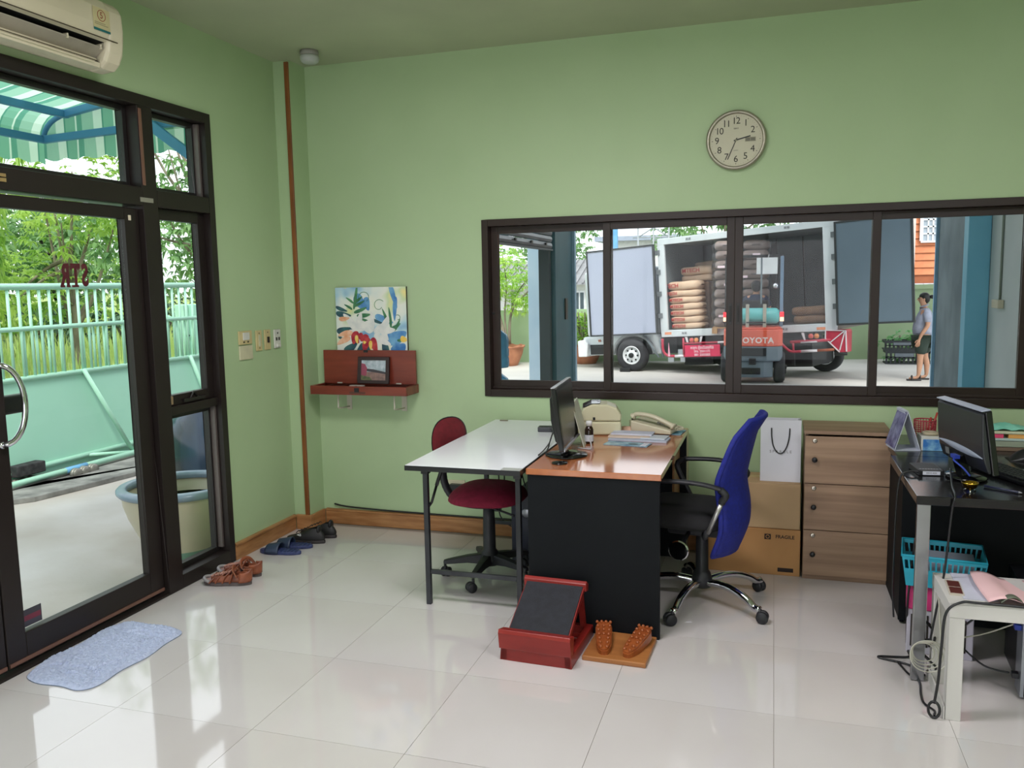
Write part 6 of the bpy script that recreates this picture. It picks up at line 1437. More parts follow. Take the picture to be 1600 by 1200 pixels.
g.obj('button', mat('phone_button', (168, 166, 156), 0.5), ph)
g = G(); P = []
for k in range(90):
    t = k/89; a = t*2*PI*15; P.append((0.10+0.05*math.sin(t*PI)+0.007*math.cos(a), -0.05+0.12*t, 0.022+0.007*math.sin(a)))
g.tube(P, 0.0022, 5); g.obj('coiled_cord', M_ph, ph)
g = G(); g.box(-0.14, -0.075, 0, 0.14, 0.075, 0.0035); tag(g.obj('teal_folder', mat('teal_card', (70, 130, 150), 0.5, c2=(140, 180, 196), scale=14), loc=(-0.60, 4.625, 0.7505), rot=(0, 0, -0.1)), 'teal patterned folder lying under the telephone', 'folder')
sb_ = thing('staple_box', 'small cream box beside the telephone with dark contents', 'box', (-0.735, 4.70, 0.7505), 0.3)
g = G(); g.box(-0.035, -0.03, 0, 0.035, 0.03, 0.05); g.obj('box', M_cream, sb_, bevel=0.003); g = G(); g.box(-0.026, -0.022, 0.0502, 0.026, 0.022, 0.054); g.obj('contents', mat('dark_brown', (50, 40, 34), 0.6), sb_)
g = G(); g.grid(lambda u, v: (0.03*(u-0.5)*2, 0.03*math.cos(PI*v), 0.03*math.sin(PI*v)), 5, 9); tag(g.obj('tape_dispenser', mat('peach_paper', (214, 176, 150), 0.6), loc=(-0.765, 4.585, 0.7505), solid=0.004, recalc=False), 'curled peach coloured paper strip behind the label printer', 'paper')
papers = [(-0.665, 4.355, 0.7505, 0.31, 0.12, 0.010, (176, 184, 200), -0.06, 'grey blue stapled booklet under the other papers on the wooden desk'), (-0.72, 4.39, 0.761, 0.22, 0.11, 0.008, (210, 190, 172), 0.02, 'peach edged paper stack on the booklet'), (-0.585, 4.375, 0.7615, 0.13, 0.11, 0.006, (200, 206, 214), -0.12, 'small pale envelope at the right of the papers'), (-0.71, 4.425, 0.7695, 0.22, 0.10, 0.008, (196, 200, 216), -0.03, 'lilac white notebook topmost of the papers')]
for (x, y, z, w_, d_, h_, c_, rz_, lab) in papers:
    g = G(); g.box(-w_/2, -d_/2, 0, w_/2, d_/2, h_); o = g.obj('paper_stack', mat('paper_%d_%d' % (c_[0], c_[2]), c_, 0.6), loc=(x, y, z), rot=(0, 0, rz_), bevel=0.001); tag(o, lab, 'paper', 'papers on the wooden desk')
mg = thing('magazine', 'blue green brochure lying nearest the front of the papers on the wooden desk', 'magazine', (-0.705, 4.225, 0.7505), math.radians(-8))
g = G(); g.box(-0.115, -0.05, 0, 0.115, 0.05, 0.003); g.obj('cover', mat('brochure_blue', (70, 120, 150), 0.25, c2=(150, 190, 200), scale=14), mg)
g = G(); g.box(0.075, -0.045, 0.0031, 0.105, 0.045, 0.0035); g.obj('white_strip', mat('label_white', (206, 210, 220), 0.5), mg)
g = G(); g.ball((0.03, 0.0, 0.003), 0.02, sc=(1.3, 1, 0.05)); g.obj('picture_spot', mat('dark_teal_spot', (40, 84, 84), 0.4), mg)
g = G(); g.box(-0.042, -0.03, 0, 0.042, 0.03, 0.028); tag(g.obj('power_adapter', mat('adapter_black', (46, 48, 54), 0.4), loc=(-1.215, 4.50, 0.7528), bevel=0.004, rot=(0, 0, 0.1)), 'small black adapter box on the white table behind the monitor', 'adapter')
g = G(); g.lathe([(0.03, 0), (0.034, 0.01), (0.03, 0.012)], 20); 
g = G(); g.box(-0.025, -0.006, 0, 0.025, 0.006, 0.006); tag(g.obj('clip', mat('dull_brass', (120, 116, 90), 0.5), loc=(-1.56, 4.80, 0.7528)), 'tiny dull clip at the far edge of the white table', 'clip')
cable('monitor_cable', 'black cable with a lump running from the adapter down the desk edge', [(-1.18, 4.47, 0.770), (-1.12, 4.30, 0.80), (-1.085, 4.10, 0.775), (-1.075, 3.95, 0.762), (-1.07, 3.82, 0.760)], 0.0032)
cable('monitor_cable', 'thin black cable curling behind the near monitor', [(-1.01, 3.93, 0.86), (-1.045, 3.99, 0.83), (-1.05, 3.93, 0.775), (-1.04, 3.85, 0.7545), (-0.99, 3.80, 0.7545)], 0.0032)
g = G(); g.ball((-1.135, 4.315, 0.797), 0.009, sc=(1, 1.6, 1)); tag(g.obj('ferrite_lump', M_blk), 'black ferrite lump on the adapter cable', 'cable lump') if False else None

# ---------------------------------------------------------------- wall things
ck = thing('wall_clock', 'round silver rimmed wall clock reading twenty five to three above the window', 'clock', (-0.212, YB-0.001, 2.343))
M_rim = mat('clock_rim', (176, 170, 154), 0.35, metal=0.6); M_face = mat('clock_face', (206, 198, 176), 0.5, c2=(202, 194, 172), scale=5)
TC = TM((0, 0, 0), (R90, 0, 0))
g = G(); g.lathe([(0.155, 0.0), (0.161, 0.012), (0.162, 0.026), (0.157, 0.036), (0.149, 0.040), (0.143, 0.037), (0.140, 0.026)], 64, 0, TC, caps=False); g.obj('rim', M_rim, ck)
g = G(); g.lathe([(0.1405, 0.0), (0.1405, 0.024), (0.0001, 0.024)], 64, 0, TC, smooth=False); g.obj('face', M_face, ck)
M_num = mat('numeral_dark', (38, 36, 26), 0.6)
for h in range(1, 13):
    if h == 3: continue
    a = math.radians(90-30*h); r = 0.102; dx = 0
    lettering(str(h), 0.050, M_num, ck, (r*math.cos(a)*1.0, -0.0248, r*math.sin(a)), FACE_Y, depth=0.0003, name='numeral', offset=0.0, space=0.85)
g = G()
for k in range(12):
    a = 2*PI*k/12; c, s = math.cos(a), math.sin(a); g.bar((0.124*c, -0.0246, 0.124*s), (0.128*c, -0.0246, 0.128*s), 0.0035, 0.0008, up=(0, 1, 0))
for k in range(60):
    a = 2*PI*k/60; c, s = math.cos(a), math.sin(a); g.bar((0.129*c, -0.0246, 0.129*s), (0.131*c, -0.0246, 0.131*s), 0.0012, 0.0006, up=(0, 1, 0))
g.obj('minute_mark', M_num, ck)
def hand_(angle, L, w, y, nm, tail=0.012):
    a = math.radians(90-angle); c, s = math.cos(a), math.sin(a); g = G(); g.bar((-tail*c, y, -tail*s), (L*c, y, L*s), w, 0.0012, up=(0, 1, 0)); g.obj(nm, M_blk, ck)
hand_(76.5, 0.078, 0.0065, -0.0265, 'hour_hand'); hand_(203.5, 0.112, 0.0042, -0.0285, 'minute_hand')
g = G(); g.lathe([(0.006, 0.024), (0.006, 0.031), (0.0001, 0.032)], 16, 0, TC); g.obj('centre_cap', M_rim, ck)
g = G(); g.box(0.048, -0.0256, -0.011, 0.104, -0.0246, 0.012, 0); g.box(0.052, -0.0262, -0.007, 0.074, -0.0257, 0.008, 1); g.box(0.078, -0.0262, -0.007, 0.10, -0.0257, 0.008, 1); g.obj('date_window', [mat('date_frame', (150, 142, 120), 0.5), mat('date_grey', (118, 112, 98), 0.5)], ck)
lettering('SEIKO', 0.010, M_num, ck, (0, -0.0248, 0.062), FACE_Y, depth=0.0002); lettering('QUARTZ', 0.006, M_num, ck, (0, -0.0248, -0.055), FACE_Y, depth=0.0002)
g = G(); g.lathe([(0.1408, 0.0335), (0.0001, 0.0335)], 48, 0, TC, smooth=False, caps=False); g.obj('cover_glass', GLASS, ck)

dt = thing('ceiling_lamp', 'small round white ceiling fitting in the far left corner', 'lamp', (-2.66, 4.585, ZC))
g = G(); g.lathe([(0.052, 0), (0.055, -0.012), (0.055, -0.022), (0.050, -0.028)], 32); g.obj('base', mat('fitting_grey', (150, 148, 140), 0.5), dt)
g = G(); g.lathe([(0.050, -0.0285), (0.056, -0.036), (0.056, -0.05), (0.051, -0.062), (0.038, -0.072), (0.0001, -0.077)], 32); g.obj('dome', mat('opal_white', (190, 194, 190), 0.3), dt)

# switches on the left wall
M_ivy = mat('switch_ivory', (206, 190, 140), 0.45); M_cr = mat('switch_cream', (206, 202, 170), 0.45)
def plate(nm, lab, y0, y1, z0, z1, m, parts):
    t = thing(nm, lab, 'switch', (XL+0.001, (y0+y1)/2, (z0+z1)/2)); w = (y1-y0)/2; h = (z1-z0)/2
    g = G(); g.box(0, -w, -h, 0.009, w, h); g.obj('plate', m, t, bevel=0.002)
    for (yy, zz, a, b, th, mm, pn) in parts:
        g = G(); g.box(0.0092, yy-a, zz-b, 0.0092+th, yy+a, zz+b); g.obj(pn, mm, t, bevel=0.001)
    return t
M_wp = mat('switch_white', (216, 216, 208), 0.4); M_dk = mat('slot_dark', (40, 34, 30), 0.5)
plate('switch_plate', 'ivory dimmer plate with a white dial, upper leftmost of the wall plates', 4.207, 4.335, 1.255, 1.335, M_ivy, ((0, 0.008, 0.03, 0.022, 0.006, M_wp, 'rocker'), (-0.02, -0.026, 0.008, 0.004, 0.002, M_dk, 'slot'), (0.02, -0.026, 0.008, 0.004, 0.002, M_dk, 'slot')))
plate('blank_plate', 'blank cream plate directly below the ivory dimmer plate', 4.207, 4.335, 1.165, 1.248, M_cr, ())
plate('switch_plate', 'narrow ivory plate with a vertical slot, second wall plate from the left', 4.378, 4.436, 1.206, 1.33, M_ivy, ((0, 0, 0.010, 0.034, 0.004, M_cr, 'rocker'), (0, 0.045, 0.004, 0.004, 0.001, M_dk, 'screw'), (0, -0.045, 0.004, 0.004, 0.001, M_dk, 'screw')))
plate('switch_plate', 'narrow ivory plate with a black toggle, third wall plate from the left', 4.468, 4.528, 1.206, 1.33, M_ivy, ((0, -0.0, 0.008, 0.018, 0.008, M_dk, 'toggle'), (0, 0.045, 0.004, 0.004, 0.001, M_dk, 'screw')))
plate('switch_plate', 'white plate with small dark marks, rightmost of the wall plates', 4.572, 4.640, 1.208, 1.325, M_wp, ((0, 0.036, 0.005, 0.005, 0.003, M_dk, 'mark'), (-0.014, 0.0, 0.007, 0.010, 0.003, M_dk, 'mark'), (0.014, 0.0, 0.007, 0.010, 0.003, M_dk, 'mark'), (0, -0.04, 0.016, 0.01, 0.012, M_wp, 'rocker')))

# air conditioner above the shop front
ac = thing('air_conditioner', 'cream wall mounted air conditioner above the entrance with an open louvre', 'air conditioner', (XL+0.001, 2.745, 2.55))
M_acw = mat('aged_white_plastic', (214, 206, 180), 0.4, c2=(206, 198, 170), scale=2)
AY_0, AY_1 = -0.45, 0.452
prof = [(0, 0.29), (0.17, 0.29), (0.205, 0.275), (0.222, 0.24), (0.226, 0.17), (0.222, 0.118)]
g = G(); g.prism([(0, 0.03), (0.10, 0.0), (0.165, 0.005), (0.168, 0.025), (0.12, 0.055), (0.12, 0.10), (0.20, 0.108), (0.222, 0.118), (0.226, 0.17), (0.222, 0.24), (0.205, 0.275), (0.17, 0.29), (0, 0.29)], AY_0+0.10, AY_1-0.10, 'y'); g.obj('housing', M_acw, ac)
g = G()
endp = [(0, 0.03), (0.10, 0.0), (0.165, 0.005), (0.195, 0.03), (0.214, 0.07), (0.222, 0.118), (0.226, 0.17), (0.222, 0.24), (0.205, 0.275), (0.17, 0.29), (0, 0.29)]
for s, e in ((AY_0, AY_0+0.0995), (AY_1-0.0995, AY_1)):
    g = G(); g.prism(endp, s, e, 'y'); g.obj('end_cap', M_acw, ac, bevel=0.022, seg=4)
g = G(); g.box(0.2235, AY_0+0.05, 0.113, 0.2275, AY_1-0.05, 0.1165); g.box(0.19, AY_0+0.12, 0.021, 0.1945, AY_1-0.14, 0.0235); g.obj('panel_gap', mat('gap_dark', (70, 60, 40), 0.7), ac)
g = G(); g.prism([(0.1201, 0.054), (0.166, 0.0262), (0.1665, 0.0275), (0.1215, 0.0555), (0.1215, 0.0995), (0.199, 0.1072), (0.199, 0.1078), (0.1201, 0.1002)], AY_0+0.1005, AY_1-0.1005, 'y'); g.obj('outlet_shade_lining', mat('outlet_dark', (22, 21, 20), 0.8), ac)  # dark lining over the slot faces, the recess shade put into the colour
g = G(); g.prism([(0.150, 0.045), (0.198, 0.080), (0.200, 0.084), (0.194, 0.084), (0.148, 0.050)], AY_0+0.105, AY_1-0.105, 'y'); g.obj('louvre', mat('louvre_grey', (160, 154, 138), 0.4), ac)
g = G(); g.prism([(0.125, 0.056), (0.168, 0.026), (0.180, 0.030), (0.176, 0.036)], AY_0+0.105, AY_1-0.13, 'y'); g.obj('lower_lip', M_acw, ac)
for y in (AY_1-0.12, AY_1-0.30): g = G(); g.box(0.175, y-0.004, 0.075, 0.200, y+0.004, 0.095); g.obj('louvre_pin', M_acw, ac, bevel=0.002)
# energy sticker on the front panel
g = G(); g.box(0.2262, 0.268, 0.150, 0.2272, 0.362, 0.235, 0); g.box(0.2273, 0.268, 0.140, 0.2280, 0.362, 0.150, 1); g.box(0.2273, 0.275, 0.165, 0.2277, 0.35, 0.168, 2); g.box(0.2273, 0.275, 0.172, 0.2277, 0.335, 0.175, 2)
g.obj('energy_sticker', [mat('sticker_buff', (206, 196, 150), 0.5), mat('sticker_teal', (32, 110, 110), 0.5), mat('sticker_text', (150, 140, 110), 0.5)], ac)
lettering('5', 0.038, mat('sticker_red_no', (150, 60, 44), 0.5), ac, (0.2276, 0.315, 0.205), FACE_X, depth=0.0003)
g = G(); g.tube([(0.2277, 0.315+0.022*math.cos(a), 0.205+0.022*math.sin(a)) for a in [2*PI*k/24 for k in range(24)]], 0.0015, 5, closed=True); g.obj('sticker_ring', mat('sticker_red_no', (150, 60, 44), 0.5), ac)

# open wooden case on wall brackets, picture frame, canvas
M_maho = woodmat('mahogany', (136, 62, 44), (108, 44, 32), 0, 0.3)
M_mahd = woodmat('mahogany_dark', (84, 36, 28), (64, 26, 22), 0, 0.35)
cs = thing('wooden_case', 'opened reddish wooden case used as a shelf on the corner wall', 'case', (-2.49, 4.80, 0.905))
g = G(); w, d0, d1, h = 0.335, -0.11, 0.085, 0.055
g.box(-w, d0, 0, w, d0+0.015, h); g.box(-w, d1-0.015, 0, w, d1, h); g.box(-w, d0+0.015, 0, -w+0.015, d1-0.015, h); g.box(w-0.015, d0+0.015, 0, w, d1-0.015, h); g.obj('tray', M_maho, cs, bevel=0.002)
g = G(); g.box(-w+0.015, d0+0.015, 0.001, w-0.015, d1-0.015, 0.012); g.box(-w+0.06, d0+0.03, 0.0125, -w+0.2, d1-0.03, 0.045); g.box(w-0.2, d0+0.03, 0.0125, w-0.06, d1-0.03, 0.045); g.obj('tray_lining', M_mahd, cs)
g = G(); g.box(-w+0.022, d1-0.05, 0.056, w+0.004, d1-0.03, 0.272); ld = g.obj('lid', M_maho, cs, bevel=0.002)
g = G(); g.box(-0.02, d1-0.053, 0.258, 0.01, d1-0.0505, 0.274); g.obj('catch', M_blk, ld)
for x in (-0.2, 0.22): g = G(); g.box(x-0.018, d1-0.052, 0.056, x+0.018, d1-0.0505, 0.064); g.obj('hinge', mat('pale_hinge', (176, 170, 160), 0.4), ld)
g = G(); g.box(-0.02, d0-0.005, 0.018, 0.012, d0-0.0005, 0.046); g.obj('lock_plate', M_blk, cs, bevel=0.001)
g = G(); g.box(-0.055, d0-0.0012, 0.008, 0.055, d0-0.0004, 0.022); g.obj('worn_mark', mat('worn_dark', (96, 56, 44), 0.6), cs)
for x in (-0.06, -0.01): g = G(); g.box(x-0.022, -0.06, 0.0475, x+0.022, -0.03, 0.056); g.obj('white_piece', mat('ivory_bits', (190, 176, 170), 0.5), cs)
for x in (-2.66, -2.265):
    b = thing('shelf_bracket', 'white bent steel bracket at the %s under the wooden case' % ('left' if x < -2.5 else 'right'), 'bracket', (x, YB-0.001, 0.905), 0, 'brackets under the wooden case')
    g = G(); g.box(-0.018, -0.004, -0.125, 0.018, 0, 0.0); g.box(-0.018, -0.17, -0.006, 0.018, -0.004, -0.001); g.obj('plate', mat('bracket_white', (206, 200, 184), 0.5), b, bevel=0.001)
    g = G(); g.tube(curve_pts([(0, -0.15, -0.006), (0, -0.15, -0.07), (0, -0.14, -0.095), (0, -0.004, -0.105)], 5), 0.005, 8); g.obj('brace', mat('bracket_white', (206, 200, 184), 0.5), b)
pf = thing('photo_frame', 'small dark framed photograph standing in the opened case', 'picture', (-2.432, 4.80, 0.966), 0, None, (math.radians(-7), 0, 0))
fw, fh = 0.110, 0.172
g = G(); g.box(-fw, -0.007, 0, fw, 0.007, 0.022); g.box(-fw, -0.007, fh-0.022, fw, 0.007, fh); g.box(-fw, -0.007, 0.022, -fw+0.024, 0.007, fh-0.022); g.box(fw-0.024, -0.007, 0.022, fw, 0.007, fh-0.022); g.obj('frame', mat('dark_frame', (48, 28, 26), 0.4), pf, bevel=0.002)
g = G(); a = fw-0.024
g.box(-a, -0.001, 0.022, a, 0.003, fh-0.022, 0); g.box(-a, -0.002, 0.022, a, -0.0012, 0.075, 1); g.prism([(-a, 0.085), (a, 0.062), (a, 0.075), (0, 0.092), (-a, 0.1)], -0.0028, -0.0021, 'y', 2)
g.prism([(-a, 0.05), (-0.05, 0.05), (-0.045, 0.10), (-0.06, 0.125), (-a, 0.13)], -0.0034, -0.0029, 'y', 3); g.prism([(-a, 0.022), (-0.01, 0.022), (-0.02, 0.04), (-a, 0.055)], -0.004, -0.0035, 'y', 4)
g.obj('photograph', [mat('photo_sky', (150, 168, 176), 0.3, c2=(196, 206, 212), scale=30), mat('photo_tan', (150, 120, 108), 0.3, c2=(120, 96, 90), scale=40), mat('photo_dark', (60, 56, 60), 0.3), mat('photo_pink', (156, 70, 92), 0.3), mat('photo_green', (70, 84, 54), 0.3, c2=(110, 110, 70), scale=60)], pf)
# painted canvas
cv = thing('flower_painting', 'square canvas painting of orchids in blues and reds leaning behind the case', 'painting', (-2.470, 4.874, 0.962), 0, None, (math.radians(-0.5), 0, 0))
g = G(); g.box(-0.25, -0.0, 0.0, 0.25, 0.018, 0.617); g.obj('stretcher', mat('canvas_edge', (60, 50, 46), 0.7), cv)
mc = bpy.data.materials.new('painted_canvas'); mc.use_nodes = True; nt = mc.node_tree; b = nt.nodes['Principled BSDF']; b.inputs['Roughness'].default_value = 0.6
tc = nt.nodes.new('ShaderNodeTexCoord'); nz = nt.nodes.new('ShaderNodeTexNoise'); nz.inputs['Scale'].default_value = 4.5; nz.inputs['Detail'].default_value = 2; rp = nt.nodes.new('ShaderNodeValToRGB')
nt.links.new(tc.outputs['Object'], nz.inputs['Vector']); nt.links.new(nz.outputs['Fac'], rp.inputs['Fac'])
e = rp.color_ramp.elements; e[0].position = 0.30; e[0].color = rgb((96, 150, 200)); e[1].position = 0.70; e[1].color = rgb((240, 226, 150))
for p, c in ((0.40, (170, 206, 220)), (0.48, (224, 232, 224)), (0.56, (232, 234, 222)), (0.63, (206, 222, 176))): q = e.new(p); q.color = rgb(c)
nt.links.new(rp.outputs['Color'], b.inputs['Base Color'])
g = G(); g.box(-0.25, -0.002, 0.0, 0.25, -0.0003, 0.617); g.obj('canvas', mc, cv)
def petal(cx_, cz_, L, w_, ang, m, lay, nm, k=10):
    c, s = math.cos(math.radians(ang)), math.sin(math.radians(ang)); pts = []
    for i in range(k*2):
        t = i/(k*2)*2*PI; x = (1-math.cos(t))/2*L; y = math.sin(t)*w_/2*(0.7+0.3*math.cos(t+0.6))
        pts.append((cx_+x*c-y*s, cz_+x*s+y*c))
    return pts, lay
def paint(nm, m, items):
    for i, it in enumerate(items):
        it = (it[0], it[1]+0.075, it[2]*1.12, it[3]*1.35)+it[4:]
        pts, lay = petal(*it); pts = [(max(-0.249, min(0.249, a)), max(0.01, min(0.614, b))) for a, b in pts]; y = -0.002-0.0006*lay-0.00004*i
        g = G(); g.prism(pts, y-0.0004, y, 'y'); g.obj(nm, m, cv)
PGd = mat('paint_green', (44, 104, 74), 0.6, c2=(90, 150, 100), scale=14); PW = mat('paint_white', (232, 232, 226), 0.6, c2=(212, 216, 214), scale=20); PR = mat('paint_crimson', (156, 26, 52), 0.6, c2=(200, 70, 70), scale=30)
PY = mat('paint_yellow', (232, 190, 70), 0.6, c2=(240, 216, 130), scale=30); PB = mat('paint_blue', (60, 120, 186), 0.6, c2=(120, 176, 210), scale=12); PD = mat('paint_deep', (36, 60, 84), 0.6, c2=(60, 110, 110), scale=14); PO = mat('paint_peach', (226, 160, 120), 0.6, c2=(240, 200, 170), scale=20)
paint('blue_wash', PB, [(-0.10, 0.50, 0.10, 0.07, -60, 0, 0, ''), (-0.03, 0.48, 0.08, 0.05, -80, 0, 0, ''), (0.03, 0.36, 0.12, 0.05, -20, 0, 0, ''), (0.14, 0.58, 0.16, 0.035, -75, 0, 0, ''), (0.18, 0.48, 0.14, 0.03, -95, 0, 0, ''), (0.10, 0.20, 0.14, 0.09, 20, 0, 0, ''), (0.14, 0.12, 0.10, 0.09, 30, 0, 0, '')])
paint('green_leaf', PGd, [(-0.12, 0.40, 0.16, 0.022, 80, 0, 1, ''), (-0.12, 0.44, 0.07, 0.02, 35, 0, 1, ''), (-0.12, 0.42, 0.08, 0.02, 25, 0, 1, ''), (-0.12, 0.38, 0.09, 0.024, 20, 0, 1, ''), (-0.12, 0.44, 0.06, 0.016, 145, 0, 1, ''), (-0.13, 0.40, 0.06, 0.016, 150, 0, 1, ''), (-0.10, 0.36, 0.09, 0.03, 5, 0, 1, ''), (-0.10, 0.34, 0.08, 0.03, -10, 0, 1, ''), (0.12, 0.30, 0.10, 0.02, 110, 0, 1, ''), (0.14, 0.28, 0.12, 0.02, 95, 0, 1, ''), (0.16, 0.26, 0.08, 0.02, 60, 0, 1, ''), (0.12, 0.26, 0.09, 0.03, 30, 0, 1, ''), (0.18, 0.2, 0.06, 0.02, 10, 0, 1, '')])
paint('dark_leaf', PD, [(-0.25, 0.38, 0.10, 0.04, -10, 0, 1, ''), (-0.25, 0.42, 0.08, 0.025, -20, 0, 1, ''), (-0.25, 0.26, 0.12, 0.05, 8, 0, 1, ''), (-0.24, 0.22, 0.10, 0.04, 20, 0, 1, ''), (-0.2, 0.13, 0.10, 0.05, 30, 0, 1, ''), (-0.10, 0.10, 0.08, 0.05, 70, 0, 1, ''), (-0.03, 0.10, 0.08, 0.04, 90, 0, 1, ''), (0.10, 0.10, 0.10, 0.05, 100, 0, 1, ''), (0.0, 0.34, 0.09, 0.02, -20, 0, 1, '')])
paint('white_petal', PW, [(-0.11, 0.27, 0.11, 0.045, 70, 0, 2, ''), (-0.11, 0.27, 0.12, 0.05, 130, 0, 2, ''), (-0.10, 0.27, 0.12, 0.05, 30, 0, 2, ''), (-0.11, 0.26, 0.10, 0.04, 200, 0, 2, ''), (0.0, 0.25, 0.12, 0.04, 88, 0, 2, ''), (0.0, 0.25, 0.12, 0.05, 140, 0, 2, ''), (0.02, 0.25, 0.12, 0.055, 35, 0, 2, ''), (0.02, 0.24, 0.12, 0.05, -30, 0, 2, ''), (0.08, 0.28, 0.08, 0.045, 60, 0, 2, ''), (0.08, 0.27, 0.08, 0.045, 0, 0, 2, ''), (0.08, 0.27, 0.07, 0.04, -60, 0, 2, '')])
paint('peach_petal', PO, [(-0.13, 0.25, 0.10, 0.04, 190, 0, 3, ''), (-0.15, 0.22, 0.10, 0.04, 205, 0, 3, ''), (-0.09, 0.22, 0.06, 0.03, -20, 0, 3, ''), (-0.23, 0.34, 0.07, 0.03, 5, 0, 3, '')])
paint('crimson_lip', PR, [(-0.13, 0.25, 0.07, 0.05, -60, 0, 4, ''), (-0.10, 0.26, 0.08, 0.05, -110, 0, 4, ''), (-0.08, 0.25, 0.05, 0.04, -70, 0, 4, ''), (-0.02, 0.22, 0.09, 0.05, -110, 0, 4, ''), (0.01, 0.22, 0.09, 0.05, -75, 0, 4, ''), (-0.02, 0.23, 0.06, 0.04, -150, 0, 4, '')])
paint('yellow_centre', PY, [(-0.105, 0.235, 0.05, 0.025, -85, 0, 5, ''), (-0.005, 0.20, 0.055, 0.025, -90, 0, 5, ''), (-0.06, 0.19, 0.02, 0.02, 0, 0, 5, ''), (0.205, 0.22, 0.045, 0.04, -20, 0, 2, ''), (-0.20, 0.56, 0.05, 0.04, 0, 0, 0, '')])
g = G()
for (x, z, r, a0, a1) in ((-0.04, 0.55, 0.045, 200, -60), (0.06, 0.50, 0.04, 40, 330), (0.19, 0.42, 0.02, 120, -100)):
    P = [(x+r*(1-0.45*k/20)*math.cos(math.radians(a0+(a1-a0)*k/20)), -0.003, z+r*(1-0.45*k/20)*math.sin(math.radians(a0+(a1-a0)*k/20))) for k in range(21)]; g.tube(P, 0.0018, 5)
g.obj('painted_curl', PGd, cv)

# ---------------------------------------------------------------- floor things
mt = thing('door_mat', 'pale blue tufted bath mat on the tiles inside the door', 'mat', (-2.772, 2.82, 0.0))
def matfn(u, v, k=1.0):
    x = (u-0.5)*2; y = (v-0.5)*2; X = x*0.196*k; Y = y*0.31*k
    c = (abs(x)**6+abs(y)**6)**(1/6); s = max(abs(x), abs(y)); f = (s/c if c > 1e-6 else 1); X *= f; Y *= f
    X += 0.008*math.sin(Y*22+1)*abs(x); Y += 0.006*math.sin(X*30)*abs(y)-X*0.06
    return X, Y
R_ = random.Random(5)
def pile(u, v):
    X, Y = matfn(u, v); e = min(u, 1-u, v, 1-v); h = 0.004+0.010*min(1, e/0.03)
    x = (u-0.5)*2; y = (v-0.5)*2; d = abs(abs(y)-0.55-0.25*x*x) if abs(x) < 0.8 else 1; d2 = abs(x*x/0.36+y*y/0.5-1); 
    if d < 0.07 or d2 < 0.12: h -= 0.007
    if e > 0.02: h += R_.uniform(-0.0042, 0.0042)
    return (X, Y, h)
g = G(); g.grid(pile, 90, 140); g.obj('tufted_top', mat('pale_blue_pile', (196, 206, 232), 0.95, c2=(178, 190, 220), scale=60, bump=0.5, bscale=220), mt)
g = G(); n = 60; ring = [matfn(*p, k=1.0) for p in [(i/15, 0) for i in range(15)]+[(1, i/22) for i in range(22)]+[(1-i/15, 1) for i in range(15)]+[(0, 1-i/22) for i in range(22)]]
g.prism(ring, 0.0005, 0.0042, 'z'); g.obj('backing', mat('mat_edge', (128, 142, 164), 0.8), mt)

